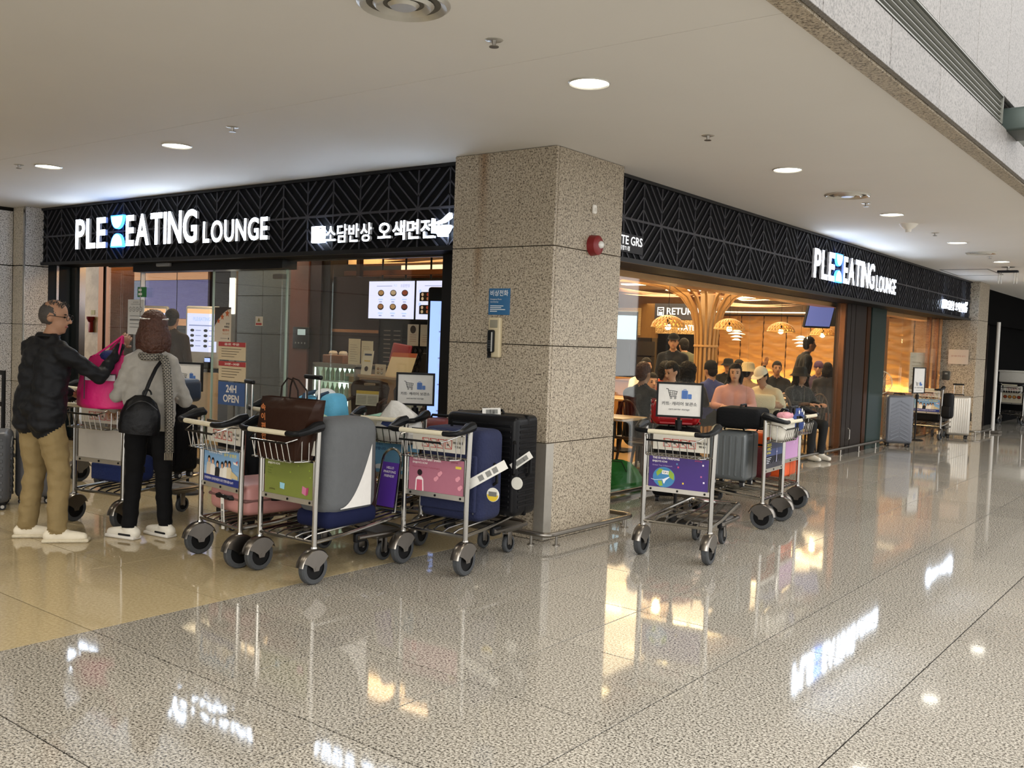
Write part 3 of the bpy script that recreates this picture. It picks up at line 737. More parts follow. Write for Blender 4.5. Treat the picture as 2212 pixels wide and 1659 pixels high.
# ceilings with warm coves
WOODC = wood('#8a5a33', '#6b4425', axis=0)
cs = struct(MB().b2(-16.5, -4.75, 6.45, 22, 2.80, 2.93).build('ceiling_shop', mat('#b08a5c', 0.6), None, 0), 'warm ceiling inside the restaurant')
COVE = emis((1.0, 0.68, 0.30), 4.0); COVE2 = emis((1.0, 0.72, 0.34), 7.0)
for y0, y1, z in ((6.9, 7.5, 2.62), (7.9, 8.5, 2.52)):
    MB().b2(-10.5, -5.2, y0, y1, z, z+0.05).build('dropped_panel', WOODC, cs, 0)
    MB().b2(-10.5, -5.2, y0+0.06, y1-0.06, z+0.12, z+0.14).build('cove_light', COVE, cs, 0)
MB().b2(-10.6, -5.2, 6.50, 6.62, 2.26, 2.80).build('soffit', mat('#c9b79c', 0.5), cs, 0)
for (y, z0, z1, m_) in ((9.98, 2.22, 2.72, emis((1.0, 0.74, 0.40), 1.1)), (9.6, 2.36, 2.42, WOODC), (9.2, 2.27, 2.33, WOODC), (8.95, 2.45, 2.52, mat('#d2b58c', 0.5)), (8.8, 2.24, 2.27, BRONZE_L)): MB().b2(-9.84, -6.85, y, y+0.3 if y < 9.9 else y+0.03, z0, z1).build('cove_band', m_, cs, 0)  # rear band glows itself in place of a wall lit by coves
for x in (-8.62, -6.4): MB().b2(x-0.03, x+0.03, 8.0, 8.06, 2.2, 2.8).build('menu_hanger', BRONZE, cs, 0)
MB().b2(-9.2, -6.8, 8.3, 8.36, 2.24, 2.30).build('menu_rail', BRONZE_L, cs, 0)
MB().b2(-12.4, -5.15, 10.55, 19.2, 2.56, 2.60).build('lowered_ceiling', mat('#d8bf98', 0.6), cs, 0)
# dining room: soffit along the windows, arched leaf panels, line lights
PEACH = wood('#e6ae78', '#d09660', axis=1)  # peach timber, tone lifted to stand for warm lamplight on the soffit
MB().b2(-5.12, -4.88, 6.72, 19.6, 2.165, 2.33).build('window_soffit', PEACH, cs, 0)
MB().b2(-5.11, -4.87, 6.72, 19.6, 2.225, 2.232).build('soffit_groove', mat('#3d2717', 0.6), cs, 0)
for k in range(7):
    y = 8.6+k*1.55
    n = 10; pts = [(-8.6+3.2*i/n, 2.40-0.16*math.sin(PI*i/n)*(1 if k % 2 else -0.3)) for i in range(n+1)]
    mbp = MB()
    for (xa, za), (xb, zb) in zip(pts[:-1], pts[1:]):
        mbp.box(((xa+xb)/2, y, (za+zb)/2), (0.34, 0.5, 0.04), rotm(0, -math.atan2(zb-za, xb-xa), 0))
    mbp = MB().add([(x, y-0.28, z) for x, z in pts]+[(x, y+0.28, z+0.05) for x, z in pts], [(i, i+1, n+2+i, n+1+i) for i in range(n)]).add([(x, y-0.28, z+0.03) for x, z in pts]+[(x, y+0.28, z+0.08) for x, z in pts], [(i, i+1, n+2+i, n+1+i) for i in range(n)])
    mbp.build('leaf_panel', PEACH, cs)
    MB().b2(-8.4, -5.6, y+0.5, y+0.72, 2.50, 2.515).build('cove_light', COVE2, cs, 0)
for (x0, y0, x1, y1) in ((-8.6, 17.2, -7.0, 16.4), (-6.9, 17.8, -5.6, 17.0), (-7.9, 15.6, -6.9, 15.2)):
    d = Vector((x1-x0, y1-y0, 0)); MB().box(((x0+x1)/2, (y0+y1)/2, 2.45), (d.length, 0.035, 0.03), rotm(0, 0, math.atan2(d.y, d.x))).build('line_light', emis((1.0, 0.78, 0.5), 6.0), cs, 0)
# far wall of waved timber panels lit from a trough
ww = struct(MB().b2(-14, -4.9, 19.66, 19.9, 0, 2.8).build('wall_dining_far', mat('#3a2514', 0.6), None, 0), 'waved timber wall at the far end of the dining room')
WAVE = wood('#b98b52', '#94683a', scale=3, rough=0.4, axis=0)
xs = [-12.5+0.52*i for i in range(15)]
wave_me = None
for x in xs:
    if wave_me is None:
        mbv = MB(); nx, nz = 6, 40
        for i in range(nx+1):
            for j in range(nz+1):
                u = i/nx*0.50; z = 0.72+1.5*j/nz
                mbv.v.append(Vector((u, 0.012*math.sin(z*34+2.2*math.sin(u*9+z*3))+0.006*math.sin(z*61+u*7), z)))
        for i in range(nx):
            for j in range(nz): mbv.f.append([i*(nz+1)+j, (i+1)*(nz+1)+j, (i+1)*(nz+1)+j+1, i*(nz+1)+j+1]); mbv.m.append(0)
        wave_me = mbv.build('wave_panel', WAVE, ww, 180); wave_me.location = (x, 19.64, 0)
    else:
        c = wave_me.copy(); COL.objects.link(c); c.location = (x, 19.64, 0)
MB().b2(-12.5, -4.9, 19.52, 19.56, 0.72, 0.735).build('trough_light', emis((1.0, 0.70, 0.30), 85.0), ww, 0)
MB().b2(-12.5, -4.9, 19.48, 19.51, 0.60, 0.76).build('trough_lip', wood('#7a4a26', '#5f391c'), ww, 0)
MB().b2(-12.5, -4.9, 19.3, 19.62, 2.25, 2.8).build('bulkhead', mat('#5c4a3a', 0.6), ww, 0)
MB().b2(-12.5, -4.9, 19.29, 19.30, 2.28, 2.30).build('bulkhead_light', emis((1.0, 0.75, 0.45), 5.0), ww, 0)
bb = empty('bench_seat', (-6.4, 19.15, 0), 0, 'long brown upholstered bench below the waved timber wall', 'bench')
MB().rbox((0, 0, 0.22), (2.9, 0.55, 0.44), 0.03).build('seat_base', mat('#4a2c1a', 0.5), bb); MB().rbox((0, 0.24, 0.55), (2.9, 0.1, 0.42), 0.04).build('backrest', mat('#5a3620', 0.5), bb)
# dish return wall
wr = struct(MB().b2(-12.5, -7.9, 16.05, 16.3, 0, 2.8).b2(-12.6, -12.5, 10.4, 16.3, 0, 2.8).build('wall_return', wood('#9a7442', '#7d5a30'), None, 0), 'wall with the dish return hatch at the back of the dining room')
MB().b2(-9.0, -8.05, 16.0, 16.05, 2.0, 2.30).build('sign_board', mat('#3b3c48', 0.5), wr, 0)
p = Print(); WL = emis((1, 1, 1), 0.9); p.text('RETURN', 0.26, 0.09, 0.13, WL, w=0.66, bold=0.015)
for q in ((0.06, 0.20, 0.07, 0.085), (0.06, 0.20, 0.215, 0.23), (0.06, 0.075, 0.07, 0.23), (0.185, 0.20, 0.07, 0.23), (0.09, 0.17, 0.09, 0.14)): p.rect(*q, WL)
p.line([(0.085, 0.19), (0.13, 0.17), (0.18, 0.19)], 0.012, WL)
p.build('sign_lettering', wr, Matrix.Translation((-9.0, 15.998, 2.0)))
MB().b2(-8.9, -8.05, 15.99, 16.05, 0.0, 1.72).build('hatch_opening', mat('#0a0807', 0.4), wr, 0)
MB().b2(-8.95, -8.05, 15.97, 16.05, 1.73, 1.99).build('mosaic_band', granite('mosaic', hexc('#e0c79a'), hexc('#b58e55'), hexc('#4a2d15'), 0.4, 60), wr, 0)
p = Print(); p.text('WATER', 0.0, 0.0, 0.10, WL, bold=0.02); p.build('water_lettering', wr, Matrix.Translation((-8.5, 15.965, 1.80)))
bl = mat('#d8c08d', 0.5)
for k in range(16): MB().box((-9.55, 16.0, 1.70+k*0.033), (0.5, 0.012, 0.026), rotm(0.4, 0, 0)).build('blind_slat', bl, wr, 0)
MB().b2(-9.85, -9.82, 15.9, 16.05, 0, 2.3).build('dark_jamb', BLACKM, wr, 0)
for x0, x1, m in ((-9.8, -9.5, '#1d1a18'), (-9.48, -9.05, '#2d2826'), (-9.02, -8.92, '#5a4a36')): MB().b2(x0, x1, 15.98, 16.05, 0.0, 1.64).build('cabinet_front', mat(m, 0.3), wr, 0)
for z in (1.0, 1.3): MB().b2(-9.3, -8.95, 15.93, 16.0, z, z+0.27).build('steel_box', mat('#57504a', 0.3, 0.6), wr, 0)
MB().b2(-10.3, -8.0, 14.6, 15.0, 0, 0.86).b2(-10.35, -7.95, 14.55, 15.05, 0.86, 0.90).build('return_counter', wood('#b5854c', '#94683a'), wr, 0)
# ------------------------------------------------------------------ right shop front (glass plane x = -4.72)
wq = win('window_2', 'frameless glass front of the dining room')
for y0, y1 in ((6.72, 8.685), (8.69, 10.685), (10.69, 12.57), (12.575, 13.86), (15.92, 17.0), (17.005, 18.42), (18.425, 19.6)): MB().b2(-4.726, -4.714, y0, y1, 0.02, 2.22).build('glass_pane', GLASS, wq, 0)
MB().b2(-4.74, -4.70, 6.72, 13.9, 0.0, 0.025).b2(-4.74, -4.70, 15.9, 19.6, 0.0, 0.025).build('channel', STEEL_D, wq, 0)
dk = struct(MB().b2(-4.80, -4.66, 13.95, 14.12, 0, 2.22).b2(-4.80, -4.66, 14.14, 14.32, 0, 2.22).b2(-4.80, -4.66, 14.34, 14.84, 0, 2.22).b2(-4.80, -4.74, 13.86, 15.9, 0, 2.22).build('wall_pocket', mat('#2c231e', 0.35, 0.5), None, 0), 'dark bronze panelled shutter pocket between the windows')
MB().b2(-4.80, -4.66, 13.87, 13.93, 0, 2.22).b2(-4.80, -4.65, 14.86, 15.02, 0, 2.22).build('steel_jamb', BRONZE_L, dk, 0)
MB().b2(-4.80, -4.66, 15.12, 15.85, 0, 2.22).build('green_return', mat('#2c3a37', 0.25), dk, 0)
MB().tube([(-4.65, 14.2+0.0, 0.2), (-4.62, 14.2, 0.22), (-4.62, 14.2, 0.36), (-4.65, 14.2, 0.38)], 0.008, 6).build('pull_handle', STEEL, dk)
# inner column with orange-brown stone and posts by the far window
MB().b2(-5.6, -5.3, 17.9, 18.2, 0, 2.8).build('inner_post', wood('#a06c3c', '#84552b'), wq, 0)
for y in (18.75, 19.3): MB().b2(-4.78, -4.70, y, y+0.07, 0, 2.22).build('steel_post', BRONZE_L, wq, 0)
MB().b2(-6.0, -5.72, 17.6, 17.68, 0, 2.25).build('dark_banner', mat('#14120f', 0.5), wq, 0)
# ------------------------------------------------------------------ luggage carts
CHROME = mat('#a5a29c', 0.18, 1.0, noise=0.05, scale=6)
CHROME_W = mat('#7d7872', 0.30, 1.0, noise=0.15, scale=14)
RUB = mat('#3a3c3e', 0.7, bump=0.2); HUB = mat('#0c0c0d', 0.5); CREAM = mat('#cfc7ae', 0.45); GRIP = mat('#101113', 0.32)
def arc(c, r, a0, a1, n, f): return [f(c, r, a0+(a1-a0)*i/n) for i in range(n+1)]
def make_cart():
    e = empty('luggage_cart')
    fr = MB()
    X = 0.25
    for s in (-1, 1):
        fr.tube([(s*X, 0.0, 0.19), (s*X, 0.0, 0.5), (s*(X+0.008), 0.005, 0.93)], 0.0165, 10)
    fr.tube([(-X, 0.0, 0.245), (X, 0.0, 0.245)], 0.0125, 8)
    fr.tube([(-X, 0.01, 0.735), (X, 0.01, 0.735)], 0.007, 6)
    # deck rails rising to the nose
    pts = [(-X, 0.0, 0.25), (-0.24, 0.25, 0.262), (-0.20, 0.72, 0.30)]
    pts += [(-0.15+0.05*math.sin(a)*0-0.05*math.cos(a)*1, 0.80+0.06*math.sin(a), 0.305) for a in (0.3, 0.9, 1.4)]
    full = pts+[(-p[0], p[1], p[2]) for p in reversed(pts)]
    fr.tube(full, 0.013, 8)
    fr.build('frame', CHROME, e)
    for x in (-0.16, -0.08, 0.0, 0.08, 0.16):
        MB().tube([(x, -0.005, 0.257), (x, 0.05, 0.272), (x*0.9, 0.5, 0.292), (x*0.72, 0.82, 0.312)], 0.006, 6).build('deck_bar', CHROME, e)
    MB().tube([(-0.22, 0.42, 0.275), (0.22, 0.42, 0.275)], 0.008, 6).build('cross_bar', CHROME, e)
    # bumper ring with plate
    ring = [(-0.215, 0.40, 0.215), (-0.205, 0.72, 0.205)]+[(-0.205*math.cos(a), 0.80+0.10*math.sin(a), 0.205) for a in (0.2, 0.6, 1.0, 1.35)]
    MB().tube(ring+[(-p[0], p[1], p[2]) for p in reversed(ring)], 0.014, 8).build('bumper_ring', CHROME_W, e)
    MB().rbox((0, 0.73, 0.185), (0.34, 0.24, 0.05), 0.02).build('caster_plate', mat('#6a6660', 0.4, 0.8), e)
    for s in (-1, 1): MB().rbox((s*0.19, 0.44, 0.21), (0.035, 0.10, 0.06), 0.01).build('stop_pad', PLAST_K, e)
    # rear wheels with fenders
    def wheel(parent, x, y, r, w, nm='wheel'):
        Rm = rotm(0, PI/2, 0)
        o = MB().lathe([(r*0.68, -w/2), (r*0.93, -w/2), (r, -w*0.3), (r, w*0.3), (r*0.93, w/2), (r*0.68, w/2)], (x, y, r), 24, Rm).build(nm, RUB, parent)
        MB().lathe([(0.0, -w*0.36), (r*0.68, -w*0.36), (r*0.69, 0), (r*0.68, w*0.36), (0.0, w*0.36)], (x, y, r), 20, Rm).build('hub', HUB, o)
        MB().cyl((x-w*0.75, y, r), (x+w*0.75, y, r), 0.011, seg=8).build('axle_bolt', CHROME_W, o)
    for s in (-1, 1):
        x = s*X; wheel(e, x, -0.005, 0.10, 0.046)
        f = MB(); n = 10; a0, a1 = math.radians(18), math.radians(172); r = 0.116; w = 0.066
        vs = []; 
        for i in range(n+1):
            a = a0+(a1-a0)*i/n
            for xx, rr in ((-w/2, r*0.93), (-w*0.36, r), (w*0.36, r), (w/2, r*0.93)): vs.append((x+xx, -0.005+rr*math.cos(a), 0.10+rr*math.sin(a)))
        fs = [(i*4+k, i*4+k+1, i*4+k+5, i*4+k+4) for i in range(n) for k in range(3)]
        f.add(vs, fs)
        for xx in (-w/2, w/2):     # fan-shaped side plates reaching to the axle
            pl = [(x+xx, -0.005+r*0.93*math.cos(a0+(a1-a0)*i/n), 0.10+r*0.93*math.sin(a0+(a1-a0)*i/n)) for i in range(1, n)]
            pl = [(x+xx, 0.014, 0.083), (x+xx, 0.022, 0.105), (x+xx, 0.055, 0.127)]+pl+[(x+xx, -0.065, 0.127), (x+xx, -0.032, 0.105), (x+xx, -0.024, 0.083)]
            f.add(pl, [tuple(range(len(pl)))])
        f.build('fender', CHROME_W, e, 50)
        MB().cyl((x, 0, 0.195), (x, 0, 0.225), 0.026, 0.019, 10).build('leg_socket', CHROME, e)
    for s in (-1, 1):
        x = s*0.105
        c = MB().rbox((x-0.022, 0.73, 0.115), (0.006, 0.05, 0.11), 0.002).rbox((x+0.022, 0.73, 0.115), (0.006, 0.05, 0.11), 0.002).rbox((x, 0.72, 0.172), (0.055, 0.06, 0.02), 0.004).build('caster', CHROME_W, e)
        wheel(c, x, 0.745, 0.062, 0.032, 'caster_wheel')
    # handle
    h = MB().tube([(-0.20, -0.165, 0.905), (0.20, -0.165, 0.905)], 0.0155, 10).build('handle_bar', CREAM, e)
    for s in (-1, 1):
        pts = [(s*0.17, -0.165, 0.905), (s*0.22, -0.168, 0.905), (s*0.26, -0.150, 0.910), (s*0.272, -0.10, 0.922), (s*0.272, -0.04, 0.940), (s*0.268, 0.012, 0.946), (s*0.266, 0.035, 0.938)]
        MB().tube(pts, 0.02, 10, rs=[0.0165, 0.0175, 0.0185, 0.022, 0.033, 0.033, 0.014]).build('grip', GRIP, h)
    # wire basket
    b = MB(); bw = 0.215
    rim = [(-bw, 0.0, 0.88), (-bw, -0.10, 0.87), (-bw+0.03, -0.15, 0.845), (bw-0.07, -0.15, 0.845), (bw-0.03, -0.135, 0.86), (bw, -0.06, 0.885), (bw, 0.0, 0.88)]
    low = [(-bw, 0.0, 0.735), (-bw, -0.08, 0.735), (-bw+0.02, -0.12, 0.735), (bw-0.02, -0.12, 0.735), (bw, -0.08, 0.735), (bw, 0.0, 0.735)]
    b.tube(rim, 0.0045, 6); b.tube(low, 0.0045, 6)
    for i in range(7):
        x = -0.16+i*0.053; b.tube([(x, -0.15, 0.847), (x+0.008, -0.128, 0.735), (x+0.008, -0.09, 0.733), (x+0.008, 0.0, 0.737)], 0.0035, 6)
    for s in (-1, 1):
        for y in (-0.03, -0.085): b.tube([(s*bw, y, 0.876), (s*bw, y, 0.735)], 0.0035, 6)
    bo = b.build('wire_basket', CHROME, e); bo['kind'] = 'stuff'
    MB().tube([(-bw+0.03, -0.152, 0.842), (bw-0.07, -0.152, 0.842)], 0.007, 6).build('rim_sleeve', GRIP, e)
    # load plate
    pl = MB().b2(-0.20, 0.215, 0.008, 0.016, 0.765, 0.885).build('load_plate', mat('#cfcabd', 0.45), e, 0)
    p = Print(); RD = '#b5332c'
    for k in range(4):
        x = -0.12+k*0.062
        p.line([(x, 0.79), (x+0.05, 0.79), (x+0.05, 0.845), (x, 0.845), (x, 0.79)], 0.004, RD); p.line([(x, 0.845), (x+0.05, 0.79)], 0.004, RD)
        p.disc(x+0.02, 0.815, 0.009, '#4a4a48', 0.006)
    p.text('max. load', 0.128, 0.825, 0.020, '#23211f', w=0.075, bold=0.02); p.text('90 kg', 0.142, 0.795, 0.020, '#23211f', w=0.05, bold=0.02)
    p.build('load_print', pl, Matrix.Translation((0, 0.008, 0)))
    MB().b2(-0.215, 0.215, 0.012, 0.018, 0.885, 0.905).build('plate_top', CHROME, e, 0)
    # advertising panel
    MB().b2(-0.222, 0.222, 0.004, 0.014, 0.497, 0.722).build('ad_board', mat('#6b6862', 0.4), e, 0)
    st = MB().b2(-0.238, 0.238, 0.0, 0.016, 0.465, 0.497).build('ad_strip', mat('#bdb8ae', 0.3, 0.7), e, 0)
    for x in (-0.2, 0.0, 0.2): MB().cyl((x, -0.004, 0.481), (x, 0.001, 0.481), 0.008, seg=8).build('screw', HUB, st)
    MB().tube([(-0.23, 0.0, 0.5), (-0.23, 0.0, 0.73)], 0.006, 6).build('ad_edge', CHROME, e); MB().tube([(0.23, 0.0, 0.5), (0.23, 0.0, 0.73)], 0.006, 6).build('ad_edge', CHROME, e)
    return e
def nose_arch(e, color, folded=False, lines=()):
    a = MB(); w = 0.085; n = 8
    pts = [(-w-0.012, 0.0, 0.0), (-w, 0.0, 0.30)]+[(-w*math.cos(PI*i/n), 0.0, 0.34+w*math.sin(PI*i/n)) for i in range(n+1)]+[(w, 0.0, 0.30), (w+0.012, 0.0, 0.0)]
    a.tube(pts, 0.0095, 8)
    M = Matrix.Translation((0.03, 0.82, 0.31)) @ Matrix.Rotation(math.radians(-10 if not folded else 82), 4, 'X')
    o = a.build('nose_arch', CHROME, e, M=M)
    b = MB().b2(-w+0.008, w-0.008, -0.004, 0.004, 0.03, 0.33).build('nose_panel', mat(color, 0.45, noise=0.05), o, 0)
    if lines:
        p = Print()
        for k, t in enumerate(lines): p.text(t, 0, 0.285-k*0.028, 0.017, '#e9e4ee', align='C', bold=0.02)
        p.build('nose_print', b, Matrix.Translation((0, -0.004, 0)))
    return o
proto = make_cart()
carts = {}
def place_cart(key, L, R, label, first=[True]):
    c = proto if first[0] else dup(proto); first[0] = False
    mx, my = (L[0]+R[0])/2, (L[1]+R[1])/2
    c.location = (mx, my, 0); c.rotation_euler = (0, 0, math.atan2(R[1]-L[1], R[0]-L[0]))
    tag(c, label, 'luggage cart', 'airport luggage carts'); carts[key] = c
    return c
def ad(key, bg, fn):
    c = carts[key]; p = Print(); p.rect(-0.22, 0.22, 0.498, 0.721, mat(bg, 0.4, noise=0.05))
    fn(p); p.build('ad_print', c, Matrix.Translation((0, 0.004, 0)))
place_cart('A', (-5.459, 3.715), (-4.95, 3.665), 'steel luggage cart with blue group photo panel and pink suitcase')
place_cart('B', (-4.84, 3.725), (-4.329, 3.738), 'steel luggage cart with olive green panel, nearest the camera')
place_cart('C', (-4.346, 4.502), (-3.844, 4.551), 'steel luggage cart with pink panel beside the granite column')
place_cart('D', (-3.376, 5.948), (-2.866, 6.013), 'empty steel luggage cart with purple globe panel right of the column')
place_cart('E', (-3.140, 7.53), (-3.175, 8.04), 'steel luggage cart with dark night view panel carrying grey suitcase')
place_cart('F', (-3.30, 8.32), (-3.33, 8.80), 'steel luggage cart with small pink panel behind the night view cart')
place_cart('G', (-6.97, 3.66), (-6.52, 3.76), 'steel luggage cart with blank white panel between man and woman')
place_cart('H', (-5.13, 4.86), (-4.63, 4.98), 'steel luggage cart with light blue panel and white bag in its basket')
place_cart('I', (-6.02, 4.68), (-5.52, 4.62), 'steel luggage cart at the back carrying the light blue backpack')
place_cart('K', (-8.75, 4.62), (-8.24, 4.60), 'steel luggage cart behind the man in the black jacket')
place_cart('Q', (-4.78, 18.06), (-4.26, 18.03), 'distant luggage cart with blue group photo panel near far column')
place_cart('S', (-4.48, 24.2), (-3.97, 24.1), 'farthest luggage cart with round food pictures at the right edge')
for k, c, fo, ln in (('B', '#55309a', False, ('HELLO', 'PINKFONG', 'FRIENDS!')), ('C', '#3a3a55', False, ()), ('D', '#d58fa0', True, ()), ('H', '#4a4a60', False, ()), ('A', '#7a4a5a', False, ()), ('E', '#445', True, ()) if False else ('E', '#444455', True, ())):
    nose_arch(carts[k], c, fo, ln)
PW = '#ece8e2'
def ad_group(p):
    p.rect(-0.22, 0.22, 0.498, 0.545, '#1d2f7c'); p.rect(-0.22, 0.22, 0.60, 0.721, '#7da6cf')
    p.text('인천공항 최초', -0.16, 0.688, 0.020, PW, w=0.17, bold=0.02); p.text('삼수 운영권', 0.03, 0.684, 0.022, '#e8d64a', w=0.15, bold=0.02)
    for k, (x, h, c) in enumerate(((-0.155, 0.648, '#cbbfae'), (-0.105, 0.640, '#e8e4dd'), (-0.045, 0.625, '#2a2a2c'), (0.015, 0.625, '#e2ddd4'), (0.060, 0.638, '#ece8e0'), (0.105, 0.640, '#d8cbb0'))):
        p.poly([(x-0.034, 0.545), (x+0.034, 0.545), (x+0.028, h-0.03), (x+0.012, h-0.018), (x-0.012, h-0.018), (x-0.028, h-0.03)], c)
        p.disc(x, h, 0.017, '#1c1614', 0.022); p.disc(x, h-0.007, 0.0115, '#d9a98a', 0.014)
    p.poly([(0.13, 0.60), (0.21, 0.57), (0.21, 0.55), (0.12, 0.555)], '#cdb98c')
    p.poly([(0.15, 0.66), (0.21, 0.655), (0.21, 0.64), (0.16, 0.645)], '#e9e4e0'); p.poly([(0.185, 0.66), (0.205, 0.672), (0.20, 0.645)], '#c8493f')
    p.text('면세점에서 신라면세점의 모든 컨텐츠를 FLAY!', -0.20, 0.515, 0.018, '#dcd9e6', w=0.36, bold=0.015)
for k in ('A', 'Q'): ad(k, '#8fb2d6', ad_group)
def ad_green(p):
    p.text('THIS IS HOW BABY SHARK', -0.19, 0.700, 0.014, PW, w=0.21, bold=0.02); p.text('ENJOYS ICN!', -0.19, 0.677, 0.016, PW, w=0.11, bold=0.025)
    for k, t in enumerate(('Shopping', 'Dining', 'Playing')): p.text(t, -0.19, 0.652-k*0.017, 0.011, '#4c5a1c')
    p.poly([(0.13, 0.575), (0.165, 0.565), (0.16, 0.518), (0.125, 0.53)], '#c07090'); p.poly([(0.165, 0.565), (0.185, 0.572), (0.18, 0.528), (0.16, 0.518)], '#a03a60')
    p.poly([(-0.075, 0.575), (-0.03, 0.572), (-0.034, 0.535), (-0.073, 0.538)], '#8fc3d6')
    for x, z in ((0.09, 0.69), (0.19, 0.67), (0.02, 0.645), (0.2, 0.63)): p.poly([(x-0.008, z), (x, z-0.003), (x+0.008, z), (x, z+0.010)], '#8ca23a')
    p.text('pinkfong', -0.17, 0.52, 0.014, '#3a2a1a')
ad('B', '#727c38', ad_green)
def ad_pink(p):
    p.text('THIS IS HOW BABY SHARK', -0.19, 0.697, 0.015, PW, w=0.23, bold=0.02); p.text('ENJOYS ICN!', -0.19, 0.672, 0.015, PW, w=0.12, bold=0.02)
    p.text('Experience Smart Technologies', -0.19, 0.648, 0.011, '#8e3346', w=0.22)
    p.disc(-0.13, 0.617, 0.02, '#2b2023'); p.poly([(-0.165, 0.498), (-0.095, 0.498), (-0.10, 0.575), (-0.115, 0.592), (-0.145, 0.592), (-0.16, 0.575)], '#efe2e2'); p.poly([(-0.155, 0.498), (-0.105, 0.498), (-0.108, 0.57), (-0.152, 0.57)], '#c45a72')
    p.rect(0.155, 0.20, 0.668, 0.684, '#d8c24a')
    for x, z in ((0.17, 0.60), (0.19, 0.545), (0.0, 0.585), (0.03, 0.62)): p.disc(x, z, 0.014, '#d893a0'); p.disc(x+0.012, z+0.01, 0.012, '#d893a0')
    p.text('pinkfong', 0.12, 0.70, 0.014, '#7c2a3c')
ad('C', '#a8687a', ad_pink)
def ad_purple(p):
    p.text('THIS IS HOW PINKFONG', -0.195, 0.697, 0.016, PW, w=0.20, bold=0.025); p.text('ENJOYS ICN!', -0.195, 0.671, 0.016, PW, w=0.11, bold=0.025)
    p.text('Global Top 5 Network', -0.195, 0.645, 0.012, '#b7a3c9', w=0.15)
    p.disc(-0.105, 0.57, 0.083, '#3f7fae', 0.072, 28); 
    for pts in ([(-0.165, 0.60), (-0.14, 0.63), (-0.11, 0.625), (-0.13, 0.595), (-0.155, 0.575)], [(-0.06, 0.625), (-0.03, 0.60), (-0.03, 0.555), (-0.06, 0.57), (-0.075, 0.60)], [(-0.15, 0.54), (-0.12, 0.545), (-0.11, 0.51), (-0.135, 0.505)]): p.poly(pts, '#8aa83a')
    p.rect(-0.12, -0.07, 0.592, 0.618, PW); p.text('TOP 5', -0.116, 0.598, 0.013, '#2b2b30', w=0.04, bold=0.02)
    p.poly([(-0.115, 0.553), (-0.07, 0.575), (-0.06, 0.575), (-0.09, 0.548), (-0.10, 0.525), (-0.105, 0.527)], '#e8eaee'); p.line([(-0.20, 0.552), (-0.17, 0.545), (-0.10, 0.557)], 0.003, '#e8eaee')
    for x, z, c in ((0.18, 0.68, '#e8dff0'), (0.0, 0.65, '#c04a78'), (-0.01, 0.672, '#5a7fb0'), (0.19, 0.56, '#e8dff0'), (0.04, 0.54, '#e0c040'), (0.17, 0.60, '#b06090')): p.rect(x-0.006, x+0.006, z-0.006, z+0.006, c)
    p.text('pinkfong', 0.12, 0.70, 0.014, '#c04a68')
ad('D', '#3c2470', ad_purple)
def ad_night(p):
    p.rect(-0.22, 0.22, 0.60, 0.721, '#2c3a68'); p.rect(-0.22, 0.22, 0.66, 0.721, '#1c2546')
    for k in range(16): p.rect(-0.21+k*0.027, -0.19+k*0.027, 0.498, 0.535+0.03*((k*7) % 5)/5, '#3c3a44')
    p.poly([(0.052, 0.54), (0.068, 0.54), (0.063, 0.66), (0.057, 0.66)], '#a9a6c4'); p.rect(0.045, 0.075, 0.625, 0.635, '#a9a6c4')
    p.text('2025', -0.20, 0.685, 0.026, '#c9b93a', w=0.11, bold=0.02); p.text('APEC', -0.20, 0.65, 0.026, '#c9b93a', w=0.11, bold=0.02); p.text('KOREA', -0.20, 0.622, 0.018, '#c9b93a', w=0.10, bold=0.02)
    for k in range(4): p.rect(-0.20, -0.08-0.02*k, 0.585-k*0.014, 0.590-k*0.014, '#c8c8d0')
ad('E', '#15161f', ad_night)
ad('F', '#b98bb8', lambda p: (p.disc(0.1, 0.64, 0.012, '#cfa6cf'), p.disc(0.15, 0.66, 0.012, '#cfa6cf'), p.text('ENJOYS ICN!', -0.19, 0.68, 0.016, PW, w=0.12)))
ad('G', '#c9c5bd', lambda p: p.rect(-0.21, 0.21, 0.505, 0.715, '#c5c1b9'))
def ad_blue(p):
    p.text('항공 여객이', -0.19, 0.695, 0.017, '#23467e', w=0.10, bold=0.02); p.text('전합니다', -0.15, 0.662, 0.022, '#23467e', w=0.09, bold=0.02)
    p.disc(-0.18, 0.672, 0.012, '#2c5aa0')
    for x, r in ((-0.19, 0.05), (-0.10, 0.06), (0.0, 0.05), (0.12, 0.06)): p.disc(x, 0.50+r*0.4, r, '#e6eef5', r*0.6, 20, 0, PI)
ad('H', '#6ea5cd', ad_blue)
def ad_food(p):
    for k in range(4): p.disc(-0.15+k*0.1, 0.63, 0.045, '#3a2418', 0.04); p.disc(-0.15+k*0.1, 0.632, 0.033, ('#8a3a1c', '#a06a2a', '#b07a3a', '#7a2a18')[k], 0.028); p.rect(-0.18+k*0.1, -0.12+k*0.1, 0.565, 0.572, '#8a7a6a')
ad('S', '#b8b09c', ad_food)
